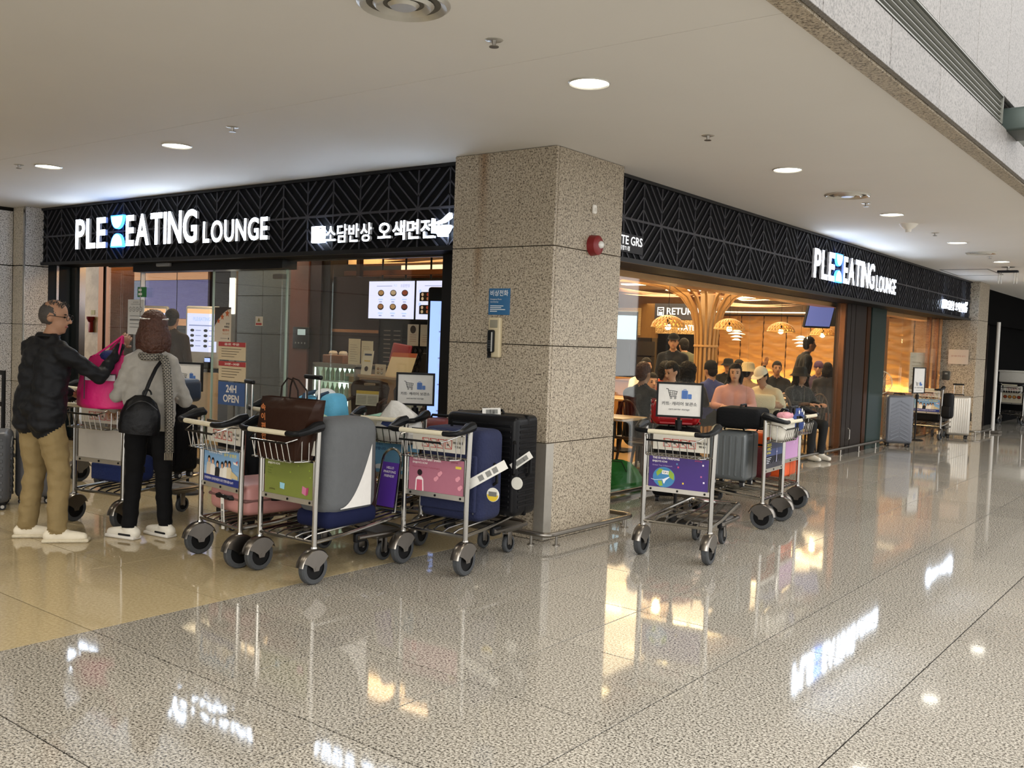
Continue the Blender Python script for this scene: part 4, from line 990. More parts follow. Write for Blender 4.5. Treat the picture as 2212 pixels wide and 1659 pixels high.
# ------------------------------------------------------------------ people
TMP = bpy.data.scenes.new('workbench')
class Fig:
    """a body grown as one surface from tapered limbs and ellipsoids"""
    def __init__(s): s.pr = []; s.mb = MB()
    def limb(s, pts, rs, mi):
        for a, b, ra, rb in zip(pts[:-1], pts[1:], rs[:-1], rs[1:]):
            a, b = Vector(a), Vector(b); s.pr.append(('c', a, b, ra, rb, mi))
            s.mb.cyl(a, b, ra, rb, 14)
            s.mb.ball(a, ra, seg=14, rings=8); s.mb.ball(b, rb, seg=14, rings=8)
        return s
    def ell(s, c, r, mi, R=None):
        s.pr.append(('e', Vector(c), Vector(r), R, None, mi)); s.mb.ball(c, r, R, 18, 12); return s
    def mesh(s, vox, smooth=3):
        me = bpy.data.meshes.new('b'); me.from_pydata([tuple(p) for p in s.mb.v], [], s.mb.f)
        o = bpy.data.objects.new('b', me); TMP.collection.objects.link(o)
        m = o.modifiers.new('r', 'REMESH'); m.mode = 'VOXEL'; m.voxel_size = vox
        k = o.modifiers.new('s', 'SMOOTH'); k.factor = 0.5; k.iterations = smooth
        vl = TMP.view_layers[0]; vl.update(); dg = vl.depsgraph
        out = bpy.data.meshes.new_from_object(o.evaluated_get(dg)); bpy.data.objects.remove(o); bpy.data.meshes.remove(me)
        return out
    def mat_of(s, P):
        best = np.full(len(P), 1e9); idx = np.zeros(len(P), int)
        for pr in s.pr:
            if pr[0] == 'c':
                a, b = np.array(pr[1]), np.array(pr[2]); d = b-a; L = max(d@d, 1e-9)
                t = np.clip((P-a)@d/L, 0, 1); dist = np.linalg.norm(P-a-t[:, None]*d, axis=1)-(pr[3]+(pr[4]-pr[3])*t)
            else:
                q = P-np.array(pr[1])
                if pr[3] is not None: q = q@np.array(pr[3])
                r = np.array(pr[2]); dist = (np.linalg.norm(q/r, axis=1)-1)*r.min()
            k = dist < best; best[k] = dist[k]; idx[k] = pr[5]
        return idx
def mesh_arrays(me):
    v = np.empty(len(me.vertices)*3); me.vertices.foreach_get('co', v); v = v.reshape(-1, 3)
    return v, [tuple(p.vertices) for p in me.polygons]
def hand_geo(mb, wrist, d, palm_n, mi, s=1.0, curl=0.9, side=1):
    """palm and five separate fingers; d: direction of the forearm, palm_n: normal of the palm"""
    d = Vector(d).normalized(); n = Vector(palm_n); n = (n-d*n.dot(d)).normalized(); t = d.cross(n)*side
    w = Vector(wrist)
    def cap(a, b, r0, r1): mb.cyl(a, b, r0, r1, 8, mi, False); mb.ball(a, r0, None, 8, 6, mi); mb.ball(b, r1, None, 8, 6, mi)
    pm = Matrix((( t.x, d.x, n.x), (t.y, d.y, n.y), (t.z, d.z, n.z)))
    mb.ball(w+d*0.045*s, (0.040*s, 0.052*s, 0.017*s), pm, 12, 8, mi)
    for k, (o, L) in enumerate(((-0.028, 0.066), (-0.010, 0.074), (0.009, 0.070), (0.027, 0.055))):
        p = w+d*0.083*s+t*o*s; a = 0.25*curl
        for q in range(3):
            dd = d*math.cos(a)+n*math.sin(a); e2 = p+dd*L*s*(0.45, 0.32, 0.25)[q]
            cap(p, e2, (0.0092-0.0012*q)*s, (0.0084-0.0012*q)*s); p = e2; a += 0.62*curl
    p = w+d*0.025*s-t*0.034*s
    dd = (d*0.65-t*0.7+n*0.35*curl).normalized(); e2 = p+dd*0.036*s; cap(p, e2, 0.012*s, 0.010*s)
    dd = (d*0.85-t*0.25+n*0.5*curl).normalized(); cap(e2, e2+dd*0.03*s, 0.010*s, 0.008*s)
SKIN = mat('#a27a60', 0.55, noise=0.06, scale=20, spec=0.35); SKIN2 = mat('#c99a7c', 0.55, noise=0.05, spec=0.35)
EYE = mat('#120d0b', 0.2); LIP = mat('#96564a', 0.5); BROW = mat('#1d1512', 0.8)
HAIRB = mat('#15100d', 0.55, noise=0.3, scale=60, bump=0.6, bscale=90); HAIRBR = mat('#4a2a1c', 0.5, noise=0.4, scale=50, bump=0.8, bscale=60); HAIRG = mat('#3f3a36', 0.6, noise=0.4, scale=120, bump=0.4, bscale=160)
def figure(name, label, loc, rz, H=1.68, sit=False, top='#222222', pants='#222222', shoes='#d8d2c4', skin=None, arms=None, legs=None, lean=0.0, head=(0, 0), hair='short', hairm=None, hat=None, hatc='#222222', short=False, vox=0.02, chest=1.0, coat=0.0, collar=None, face=True, toes=None, hands=True, group='diners in the restaurant', topm=None, pantm=None, shw=1.0, legw=1.0, folds=0.0, hairs=1.0, lat=0.0):
    s = H/1.68; e = empty(name, loc, rz, label, 'person', group)
    f = Fig(); T, Pn, Sk, Sh = 0, 1, 2, 3
    hz = 0.50 if sit else 0.90*s
    piv = Vector((0, 0, hz)); Rl = rotm(-lean, lat, 0)
    def tor(x, y, z): return piv+Rl @ Vector((x*s, y*s, z*s))
    # legs
    hipx = 0.088*s
    if legs is None:
        if sit: legs = {-1: [(-0.11*s, 0.40, 0.50), (-0.11*s, 0.36, 0.09)], 1: [(0.11*s, 0.40, 0.50), (0.11*s, 0.38, 0.09)]}
        else: legs = {-1: [(-0.10*s, 0.02, 0.49*s), (-0.11*s, -0.01, 0.09)], 1: [(0.10*s, 0.02, 0.49*s), (0.11*s, -0.01, 0.09)]}
    for k in (-1, 1):
        kn, an = [Vector(p) for p in legs[k]]; hp = Vector((k*hipx, 0.0, hz-0.02*s))
        f.limb([hp, hp.lerp(kn, 0.5), kn, kn.lerp(an, 0.4), an+Vector((0, 0, 0.02))], [0.092*s*legw, 0.082*s*legw, 0.066*s*legw, 0.062*s*legw, 0.056*s*legw], Pn)
        ty = (toes or {}).get(k, 0.0); td = Vector((-math.sin(ty), math.cos(ty), 0))
        f.limb([an-td*0.05+Vector((0, 0, -0.042)), an+td*0.07+Vector((0, 0, -0.047)), an+td*0.165+Vector((0, 0, -0.055))], [0.043, 0.043, 0.034], Sh)
        f.ell(an+Vector((0, 0, -0.01)), (0.045, 0.05, 0.05), Sh)
    # torso
    f.ell(tor(0, -0.01, 0.03), (0.165*s, 0.125*s, 0.13*s), T if coat > 0 else Pn)
    for k in (-1, 1): f.limb([tor(k*0.070, 0, 0.04), tor(k*0.068, 0.005, 0.2), tor(k*0.078*shw, 0, 0.38)], [0.104*s*chest, 0.100*s*chest, 0.106*s*chest], T)
    f.limb([tor(-0.15*shw, -0.01, 0.455), tor(0.15*shw, -0.01, 0.455)], [0.07*s, 0.07*s], T)
    f.limb([tor(-0.06, -0.005, 0.50), tor(0.06, -0.005, 0.50)], [0.06*s, 0.06*s], T)
    if coat > 0:
        for k in (-1, 1): f.limb([tor(k*0.078, 0, 0.36), tor(k*0.088, -0.005, 0.02-coat)], [0.108*s*chest, 0.112*s*chest], T)
    hc = tor(0, 0.03, 0.685); nk = tor(0, -0.005, 0.51)
    f.limb([nk, hc+Vector((0, 0, -0.06))], [0.052*s, 0.05*s], Sk)
    Rh = rotm(0, 0, head[0]) @ rotm(head[1], 0, 0)
    def hd(x, y, z): return hc+Rh @ Vector((x, y, z))
    f.ell(hd(0, -0.012, 0.022), (0.073, 0.092, 0.093), Sk, Rh); f.ell(hd(0, 0.022, -0.052), (0.057, 0.064, 0.062), Sk, Rh)
    f.ell(hd(0, 0.05, -0.095), (0.03, 0.03, 0.02), Sk, Rh)
    f.limb([hd(0, 0.078, 0.012), hd(0, 0.104, -0.026)], [0.010, 0.015], Sk)
    for k in (-1, 1): f.ell(hd(k*0.076, -0.008, -0.012), (0.011, 0.022, 0.032), Sk, Rh)
    # arms
    if arms is None:
        arms = {-1: [(-0.25*s, 0.10, hz+0.26), (-0.12*s, 0.33, hz+0.27)], 1: [(0.25*s, 0.10, hz+0.26), (0.12*s, 0.33, hz+0.27)]} if sit else {-1: [(-0.235*s, -0.01, hz+0.19*s), (-0.23*s, 0.07, hz-0.05*s)], 1: [(0.235*s, -0.01, hz+0.19*s), (0.23*s, 0.07, hz-0.05*s)]}
    hg = MB()
    for k in (-1, 1):
        el, wr = [Vector(p) for p in arms[k][:2]]; shd = tor(k*0.185*shw, -0.01, 0.445)
        f.limb([shd, shd.lerp(el, 0.5), el], [0.066*s, 0.056*s, 0.048*s], T)
        f.limb([el, el.lerp(wr, 0.5), wr], [0.047*s, 0.042*s, 0.032*s], Sk if short else T)
        if not short: f.limb([wr, wr+(wr-el).normalized()*0.02], [0.028*s, 0.027*s], Sk)
        pn = arms[k][2] if len(arms[k]) > 2 else (0, 0, -1)
        cu = arms[k][3] if len(arms[k]) > 3 else 0.8
        if hands: hand_geo(hg, wr+(wr-el).normalized()*0.012, wr-el, pn, 2, s, cu, 1)
    me0 = f.mesh(vox); V, F = mesh_arrays(me0); bpy.data.meshes.remove(me0)
    mi = f.mat_of(V[np.array(F)].mean(1) if len(set(map(len, F))) == 1 else np.array([V[list(q)].mean(0) for q in F]))
    if folds:
        from mathutils import noise as mn
        vm = f.mat_of(V)
        nr = np.zeros_like(V)
        for q in F:
            n_ = np.cross(V[q[1]]-V[q[0]], V[q[2]]-V[q[0]]); nr[list(q)] += n_
        nr /= np.maximum(np.linalg.norm(nr, axis=1), 1e-9)[:, None]
        for i, p in enumerate(V):
            if vm[i] < 2: V[i] = p+nr[i]*folds*(1.0 if vm[i] == 0 else 0.6)*(mn.noise(Vector((p[0]*7, p[1]*7, p[2]*16+p[0]*6)))+0.6*mn.noise(Vector((p[0]*16+5, p[1]*16, p[2]*30))))
    b = MB(); b.v = [Vector(p) for p in V]; b.f = [list(q) for q in F]; b.m = [int(i) for i in mi]
    b.add(hg.v, hg.f, 2)
    if face:
        for k in (-1, 1):
            b.ball(hd(k*0.031, 0.074, 0.004), (0.013, 0.008, 0.0065), Rh, 10, 6, 4); b.ball(hd(k*0.031, 0.078, 0.024), (0.018, 0.006, 0.004), Rh, 8, 5, 6)
        b.ball(hd(0, 0.080, -0.060), (0.022, 0.009, 0.008), Rh, 10, 6, 5)
    tm = topm or mat(top, 0.8, noise=0.12, scale=9, bump=0.35, bscale=7, sheen=0.1); pm = pantm or mat(pants, 0.8, noise=0.1, scale=9, bump=0.35, bscale=8)
    body = b.build('body', [tm, pm, skin or SKIN, mat(shoes, 0.6, noise=0.1), EYE, LIP, BROW], e, 180)
    # hair
    hm = hairm or HAIRB
    if hair:
        h = Fig()
        if hair == 'bald':
            h.ell((0, -0.022, 0.012), (0.0785, 0.093, 0.093), 0)
        else:
            h.ell((0, -0.018, 0.038), (0.084, 0.098, 0.094), 0); h.ell((0, -0.052, -0.01), (0.076, 0.062, 0.085), 0)
        if hair in ('bob', 'long', 'curly'):
            h.ell((0, -0.035, -0.05), (0.098, 0.085, 0.115), 0); h.ell((-0.075, 0.0, -0.06), (0.028, 0.045, 0.085), 0); h.ell((0.075, 0.0, -0.06), (0.028, 0.045, 0.085), 0)
        if hair == 'long': h.ell((0, -0.06, -0.14), (0.095, 0.06, 0.16), 0)
        if hair == 'curly': h.ell((0, -0.03, 0.02), (0.115, 0.11, 0.11), 0)
        if hair == 'bun': h.limb([(0, -0.08, 0.03), (0, -0.14, 0.0)], [0.03, 0.035], 0)
        me0 = h.mesh(0.011, 2); V, F = mesh_arrays(me0); bpy.data.meshes.remove(me0)
        fr = 0.052 if hair != 'bald' else -9
        def drop(p):
            x, y, z = p
            if hair == 'bald': return (z > 0.078 and y > -0.065) or y > 0.045 or (y > 0.008 and z < 0.0) or z < -0.062
            if y > 0.03+0.02*(abs(x) > 0.07) and z < 0.058: return True
            return y > -0.002 and z < 0.0 and abs(x) < 0.07
        keep = [not drop(p) for p in V]
        rr = random.Random(hash(name) % 1000+len(V))
        amp = {'curly': 0.010, 'bob': 0.006, 'long': 0.005}.get(hair, 0.004)
        hb = MB(); hb.v = [hd(*(p*hairs*(1+rr.uniform(-1, 1)*amp*6))) for p in V]; hb.f = [list(q) for q in F if all(keep[i] for i in q)]; hb.m = [0]*len(hb.f)
        hb.build('hair', hm, e, 180)
    if hat:
        hm2 = mat(hatc, 0.8, noise=0.08, bump=0.2); M4 = Rh
        o = hd(0, -0.015, 0.045); c = MB()
        if hat == 'cap':
            c.lathe([(0.0, 0.098), (0.05, 0.085), (0.085, 0.045), (0.094, 0.0)], o, 20, M4 @ Matrix.Diagonal((1.0, 1.06, 1.0)))
            n = 8; pts = [(0.09*math.cos(PI*i/n), 0.085+0.075*math.sin(PI*i/n), -0.012*math.sin(PI*i/n)) for i in range(n+1)]
            lo = [(0.088*math.cos(PI*i/n), 0.05+0.02*math.sin(PI*i/n), 0.008) for i in range(n+1)]
            c.add([o+M4 @ Vector(p) for p in lo+pts], [(i, i+1, n+2+i, n+1+i) for i in range(n)])
        elif hat == 'bucket':
            c.lathe([(0.0, 0.085), (0.06, 0.082), (0.085, 0.06), (0.096, -0.005), (0.135, -0.045), (0.15, -0.05), (0.098, -0.008)], o, 22, M4 @ Matrix.Diagonal((1.0, 1.05, 1.0)))
        else:   # beanie
            c.lathe([(0.0, 0.10), (0.05, 0.088), (0.085, 0.045), (0.093, -0.02), (0.088, -0.035)], o, 20, M4 @ Matrix.Diagonal((1.0, 1.07, 1.0)))
        c.build('hat', hm2, e, 60)
    return e, hd, tor
UR = Vector((0.791, 0.612, 0)); FW = Vector((-0.612, 0.791, 0))
def face_to(d): return math.atan2(-d.x, d.y)
# the man in the black jacket lifting the pink bag
dm = (UR*0.5+FW*0.866)
man, hdm, torm = figure('person', 'man in black jacket and khaki trousers lifting a pink bag', (-6.523-0.07*0.791, 3.232-0.07*0.612, 0), face_to(dm), 1.64, top='#17181b', pants='#7d6b46', shoes='#d9d0bb', hair='bald', hairm=HAIRG, lean=0.06, lat=0.075, chest=1.10, coat=0.09, vox=0.011, legw=1.16, folds=0.016,
    head=(-0.98, -0.10), legs={-1: [(-0.085, 0.02, 0.47), (-0.09, -0.025, 0.085)], 1: [(0.145, 0.05, 0.47), (0.195, 0.005, 0.085)]}, toes={-1: -0.85, 1: -0.8},
    arms={1: [(0.31, 0.235, 1.13), (0.255, 0.445, 1.345), (-0.6, 0.5, 0.3), 1.5], -1: [(-0.20, 0.09, 1.07), (-0.10, 0.30, 1.0), (0.5, 0, -0.5), 1.0]}, group='couple at the carts',
    topm=mat('#17181b', 0.55, noise=0.15, scale=6, bump=0.6, bscale=9), pantm=mat('#85724b', 0.8, noise=0.12, scale=7, bump=0.8, bscale=9))
g = MB(); Rh_ = rotm(0, 0, -0.98) @ rotm(-0.10, 0, 0)
def ringp(cx): return [hdm(cx+0.026*math.cos(2*PI*i/14), 0.098, 0.002+0.019*math.sin(2*PI*i/14)) for i in range(14)]
g.tube(ringp(-0.033), 0.0022, 6, True); g.tube(ringp(0.033), 0.0022, 6, True); g.tube([hdm(-0.008, 0.102, 0.004), hdm(0.008, 0.102, 0.004)], 0.002, 6)
for k in (-1, 1): g.tube([hdm(k*0.058, 0.095, 0.006), hdm(k*0.078, 0.04, 0.006), hdm(k*0.084, -0.005, 0.006), hdm(k*0.08, -0.03, -0.012)], 0.0022, 6)
g.build('glasses', mat('#3a3430', 0.3, 0.8), man)
g = MB(); rr = random.Random(3)
for i in range(110):
    x = rr.uniform(-0.058, 0.058); y = rr.uniform(-0.07, 0.055); z = 0.105-abs(x)*0.35-y*y*6
    g.tube([hdm(x, y, z-0.01), hdm(x+rr.uniform(-0.012, 0.012), y+rr.uniform(-0.02, 0.02), z+0.016)], 0.0025, 4)
q = g.build('thin_top_hair', HAIRG, man); q['kind'] = 'stuff'
# jacket collar
MB().tube([torm(0.066*math.cos(2*PI*i/16), -0.008+0.066*math.sin(2*PI*i/16), 0.548) for i in range(16)], 0.014, 8, True).build('jacket_collar', mat('#121316', 0.6), man)
for k, (x, y, a) in {0: (-0.09, -0.025, -0.85), 1: (0.195, 0.005, -0.8)}.items():
    td = Vector((-math.sin(a), math.cos(a), 0)); c = Vector((x, y, 0.012))+td*0.06
    MB().rbox(c, (0.098, 0.30, 0.024), 0.011, rotm(0, 0, a)).build('shoe_sole', mat('#c9bfa6', 0.7, bump=0.5, bscale=50), man)
# the woman in the grey jumper
dw = (UR*-0.18+FW*0.984)
woman, hdw, torw = figure('person', 'woman in grey jumper and black trousers with small black backpack', (-6.13, 3.74, 0), face_to(dw), 1.56, top='#9a968e', pants='#0c0c0e', shoes='#d8d3c6', hair='bob', hairm=HAIRBR, lean=0.10, vox=0.011, coat=0.03, shw=0.74, chest=0.93, folds=0.012, hairs=1.17,
    head=(0.25, -0.18), legs={-1: [(-0.10, 0.03, 0.45), (-0.11, -0.05, 0.085)], 1: [(0.10, 0.02, 0.45), (0.12, 0.02, 0.085)]}, toes={-1: 1.0, 1: 0.85},
    arms={-1: [(-0.225, 0.02, 1.0), (-0.285, 0.20, 0.90), (0.1, 0.2, -1), 0.9], 1: [(0.235, 0.10, 0.96), (0.10, 0.30, 0.98), (0, 0, -1), 0.9]}, group='couple at the carts',
    topm=mat('#98948c', 0.9, noise=0.12, scale=25, bump=0.5, bscale=14, sheen=0.3), pantm=mat('#0b0b0d', 0.85, bump=0.3, bscale=9))
for k, (x, y, a) in {0: (-0.11, -0.05, 1.0), 1: (0.12, 0.02, 0.85)}.items():
    td = Vector((-math.sin(a), math.cos(a), 0)); c = Vector((x, y, 0.013))+td*0.055
    MB().rbox(c, (0.09, 0.265, 0.026), 0.011, rotm(0, 0, a)).build('shoe_sole', mat('#d6d2ca', 0.6), woman)
    MB().rbox(c+Vector((0, 0, 0.02))+td*(-0.05), (0.094, 0.11, 0.014), 0.005, rotm(0, 0, a)).build('shoe_stripe', mat('#1c1c1e', 0.5), woman)
g = MB(); g.tube([hdw(0.098*math.sin(a), -0.03+0.10*math.cos(a)*0.8-0.01, 0.085+0.02*math.cos(a)) for a in [(-1.3+2.6*i/10)+PI for i in range(11)]], 0.006, 6)
g.build('sunglasses_on_head', mat('#d9d6d0', 0.2, 0.3), woman)
bp = empty('backpack', woman.matrix_basis @ Vector((0, 0, 0)), face_to(dw), 'small black leather backpack hanging on the back of the woman', 'backpack')
bp.location = (-6.13, 3.74, 0)
m = MB(); m.lathe([(0.0, 0.27), (0.05, 0.262), (0.10, 0.22), (0.132, 0.14), (0.14, 0.05), (0.13, 0.0), (0.0, -0.006)], (-0.03, -0.205, 0.76), 24, Matrix.Diagonal((1.0, 0.52, 1.0)) @ rotm(0, 0.08, 0))
m.build('bag_body', mat('#0d0d0f', 0.38, bump=0.25, bscale=25), bp)
MB().tube([(0.02+0.028*math.cos(PI*i/8), -0.20, 1.03+0.035*math.sin(PI*i/8)) for i in range(9)], 0.007, 6).build('top_loop', PLAST_K, bp)
MB().tube([(0.0, -0.20, 1.02), (0.03, -0.17, 1.12), (0.06, -0.12, 1.21), (0.09, -0.04, 1.275), (0.11, 0.04, 1.25), (0.11, 0.10, 1.15)], 0.013, 8).build('strap', mat('#141416', 0.45), bp)
MB().tube([(-0.10+0.2*i/10, -0.262-0.012*math.sin(PI*i/10), 0.93+0.06*math.sin(PI*i/10)) for i in range(11)], 0.004, 5).build('zip', mat('#3b3b3e', 0.3, 0.8), bp)
sc = empty('scarf', (-6.13, 3.74, 0), face_to(dw), 'black and beige patterned scarf hanging down the back of the woman', 'scarf')
m, nt, b_ = _nt('greek_pattern')
tc = N(nt, 'ShaderNodeTexCoord'); br = N(nt, 'ShaderNodeTexBrick'); br.inputs['Scale'].default_value = 22; br.inputs['Mortar Size'].default_value = 0.035
br.inputs['Color1'].default_value = (0.015, 0.015, 0.015, 1); br.inputs['Color2'].default_value = (0.02, 0.02, 0.02, 1); br.inputs['Mortar'].default_value = (0.42, 0.38, 0.31, 1)
mp = N(nt, 'ShaderNodeMapping'); mp.inputs['Rotation'].default_value = (PI/2, 0, 0); nt.links.new(tc.outputs['Object'], mp.inputs[0]); nt.links.new(mp.outputs[0], br.inputs['Vector']); nt.links.new(br.outputs['Color'], b_.inputs['Base Color']); b_.inputs['Roughness'].default_value = 0.85
pts = [(0.075, -0.07, 1.30), (0.105, -0.105, 1.22), (0.125, -0.125, 1.05), (0.135, -0.13, 0.85), (0.14, -0.13, 0.62)]
gm = MB()
for i, p in enumerate(pts):
    for k in range(5): gm.v.append(Vector((p[0]+0.02+(-0.03+0.015*k), p[1]+0.012*math.cos(k*1.7), p[2])))
for i in range(len(pts)-1):
    for k in range(4): gm.f.append([i*5+k, i*5+k+1, (i+1)*5+k+1, (i+1)*5+k]); gm.m.append(0)
o = gm.build('scarf_tail', m, sc, 180); md = o.modifiers.new('thickness', 'SOLIDIFY'); md.thickness = 0.012
MB().tube([(0.07*math.cos(2*PI*i/16), -0.0+0.085*math.sin(2*PI*i/16)+0.03, 1.295+0.012*math.sin(2*PI*i/16)) for i in range(16)], 0.026, 8, True).build('scarf_loop', m, sc)
for i in range(6): MB().tube([(0.132+0.010*i, -0.13, 0.62), (0.131+0.010*i, -0.128, 0.57)], 0.003, 4).build('tassel', mat('#8f8674', 0.8), sc)
# pink bag held by the man
pb = empty('tote_bag', (-6.523+0.612*0.06, 3.232-0.791*0.06, 0), face_to(FW), 'bright pink shopping bag held up by the man above the cart', 'bag')
PK = mat('#d0186e', 0.55, noise=0.12, scale=7, bump=0.7, bscale=9)
def sac(parent, name, m, outline, depth, c=(0, 0, 0), n=9):
    """soft bag: outline rows (z, x0, x1) bulged in y"""
    b = MB(); R = len(outline)
    for side in (-1, 1):
        for (z, x0, x1) in outline:
            tz = (z-outline[0][0])/(outline[-1][0]-outline[0][0])
            for i in range(n):
                u = i/(n-1); y = side*depth*(math.sin(PI*u)**0.6)*(1-0.75*tz**1.6)*0.5
                b.v.append(Vector((c[0]+x0+(x1-x0)*u, c[1]+y, c[2]+z+(0.012*math.sin(u*9+side) if 0 < tz < 1 else 0))))
    for sd in range(2):
        o = sd*R*n
        for r in range(R-1):
            for i in range(n-1): b.f.append([o+r*n+i, o+r*n+i+1, o+(r+1)*n+i+1, o+(r+1)*n+i]); b.m.append(0)
    for i in range(n-1): b.f.append([i, i+1, R*n+i+1, R*n+i]); b.m.append(0)
    for r in range(R-1):
        for i in (0, n-1): b.f.append([r*n+i, (r+1)*n+i, R*n+(r+1)*n+i, R*n+r*n+i]); b.m.append(0)
    return b.build(name, m, parent, 180)
bag_rows = [(0.905, 0.13, 0.49), (0.93, 0.10, 0.52), (1.02, 0.10, 0.53), (1.12, 0.12, 0.525), (1.20, 0.16, 0.50), (1.26, 0.19, 0.48), (1.285, 0.22, 0.45)]
bx = sac(pb, 'bag_body', PK, bag_rows, 0.20, (-0.03, 0.30, 0))
for x in (0.25, 0.41): MB().tube([(x-0.03, 0.25, 1.28), (x+(0.395-x)*0.5-0.01, 0.26, 1.35), (0.40, 0.275, 1.425)], 0.007, 6).build('bag_handle', PK, pb)
for x in (0.27, 0.40): MB().tube([(x-0.03, 0.35, 1.28), (x+(0.395-x)*0.5-0.01, 0.32, 1.35), (0.40, 0.285, 1.425)], 0.007, 6).build('bag_handle', PK, pb)
p = Print(); p.rrect(0.20, 0.42, 1.105, 1.15, 0.012, mat('#bdb6bd', 0.6)); p.line([(0.20, 0.975), (0.20, 1.15), (0.42, 1.15), (0.42, 0.975)], 0.008, mat('#3b2a33', 0.6)); p.text('HAPPY', 0.31, 1.118, 0.02, '#5a4a58', align='C', bold=0.02)
p.build('bag_print', pb, Matrix.Translation((-0.03, 0.195, 0)))
m2 = MB(); m2.ball((0.30, 0.30, 1.275), (0.07, 0.05, 0.045)); m2.build('blue_cloth', mat('#1c2a66', 0.7, bump=0.5), pb)
# ------------------------------------------------------------------ luggage
def suitcase(label, loc, rz, w, d, h, color, ribs=0, ribdir='h', rough=0.4, metal=0.0, tele=0.0, lying=None, soft=False, tilt=None, name='suitcase', wheels=True, r=0.05):
    """upright case: width along x, depth along y, height z; lying = 'x' or 'y' turns it onto its side"""
    e = empty(name, loc, rz, label, 'suitcase' if name == 'suitcase' else 'bag')
    R = Matrix.Identity(4)
    if lying == 'x': R = Matrix.Translation((0, h, d/2)) @ Matrix.Rotation(PI/2, 4, 'X')       # lies on its back
    if lying == 'y': R = Matrix.Translation((-h/2, 0, w/2)) @ Matrix.Rotation(PI/2, 4, 'Y')      # lies on its narrow side
    if tilt: R = R @ Matrix.Rotation(tilt, 4, 'X')
    m = mat(color, 0.85 if soft else rough, metal, noise=0.08, scale=12, bump=0.3 if soft else 0.05, bscale=60)
    z0 = 0.055 if wheels else 0.0
    def P(mb, nm, mm, parent=e, sm=35): 
        o = mb.build(nm, mm, parent, sm); 
        if parent is e: o.matrix_local = R
        return o
    sh = P(MB().rbox((0, 0, z0+(h-z0)/2), (w, d, h-z0), r, None, 0, 4), 'shell', m)
    if not soft:
        P(MB().rbox((0, 0, z0+(h-z0)/2), (w+0.006, 0.022, h-z0+0.006), 0.01), 'seam', mat([c*0.35 for c in hexc(color)], 0.5))
    else:
        P(MB().rbox((0, -d/2-0.012, z0+(h-z0)*0.42), (w*0.86, 0.03, (h-z0)*0.62), 0.014), 'front_pocket', m)
        P(MB().tube([(-w*0.40, -d/2-0.02, z0+0.1*h), (-w*0.41, -d/2-0.022, z0+(h-z0)*0.68), (w*0.41, -d/2-0.022, z0+(h-z0)*0.68), (w*0.40, -d/2-0.02, z0+0.1*h)], 0.004, 5), 'zip', mat('#3a3a3c', 0.4))
    dk = mat([c*0.75 for c in hexc(color)], rough, metal)
    for k in range(ribs):
        for sy in (-1, 1):
            if ribdir == 'h':
                z = z0+(h-z0)*(0.10+0.80*k/(max(1, ribs-1))); o = MB().rbox((0, sy*(d/2), z), (w-2*r-0.01, 0.012, (h-z0)*0.42/ribs), 0.003, seg=1)
            elif ribdir == 'v':
                x = -w/2+r+(w-2*r)*k/(ribs-1); o = MB().rbox((x, sy*(d/2), z0+(h-z0)/2), ((w-2*r)*0.4/ribs, 0.012, h-z0-2*r), 0.003, seg=1)
            else:
                z = z0+(h-z0)*(0.12+0.72*k/(ribs-1)); o = MB().box((-w*0.17, sy*(d/2), z), (w*0.36, 0.012, 0.018), rotm(0, -0.5, 0)).box((w*0.17, sy*(d/2), z), (w*0.36, 0.012, 0.018), rotm(0, 0.5, 0))
            P(o, 'rib', m)
        if ribdir in ('h', 'c'):
            z = z0+(h-z0)*(0.10+0.80*k/(max(1, ribs-1)))
            for sx in (-1, 1): P(MB().rbox((sx*(w/2), 0, z), (0.012, d-2*r, (h-z0)*0.42/ribs), 0.003, seg=1), 'rib', m)
    if wheels:
        for sx in (-1, 1):
            for sy in (-1, 1):
                q = P(MB().rbox((sx*(w/2-0.05), sy*(d/2-0.05), 0.06), (0.045, 0.05, 0.035), 0.008), 'caster', PLAST_K)
                MB().cyl((sx*(w/2-0.05)-0.016, sy*(d/2-0.05), 0.026), (sx*(w/2-0.05)+0.016, sy*(d/2-0.05), 0.026), 0.026, seg=14).build('wheel', mat('#2a2a2c', 0.6), q)
                MB().cyl((sx*(w/2-0.05)-0.018, sy*(d/2-0.05), 0.026), (sx*(w/2-0.05)+0.018, sy*(d/2-0.05), 0.026), 0.014, seg=10).build('wheel_cap', mat('#b8b6b0', 0.4), q)
    P(MB().tube([(-0.09, 0, h), (-0.08, 0, h+0.022), (0.08, 0, h+0.022), (0.09, 0, h)], 0.010, 6), 'carry_handle', PLAST_K)
    P(MB().tube([(w/2, 0, h*0.40), (w/2+0.025, 0, h*0.43), (w/2+0.025, 0, h*0.60), (w/2, 0, h*0.63)], 0.011, 6), 'side_handle', PLAST_K)
    if tele > 0:
        for sx in (-1, 1): P(MB().cyl((sx*0.075, d*0.3, h-0.02), (sx*0.075, d*0.3, h+tele), 0.009, seg=8), 'pull_tube', STEEL)
        P(MB().rbox((0, d*0.3, h+tele+0.008), (0.20, 0.032, 0.032), 0.012), 'pull_grip', PLAST_K)
    return e
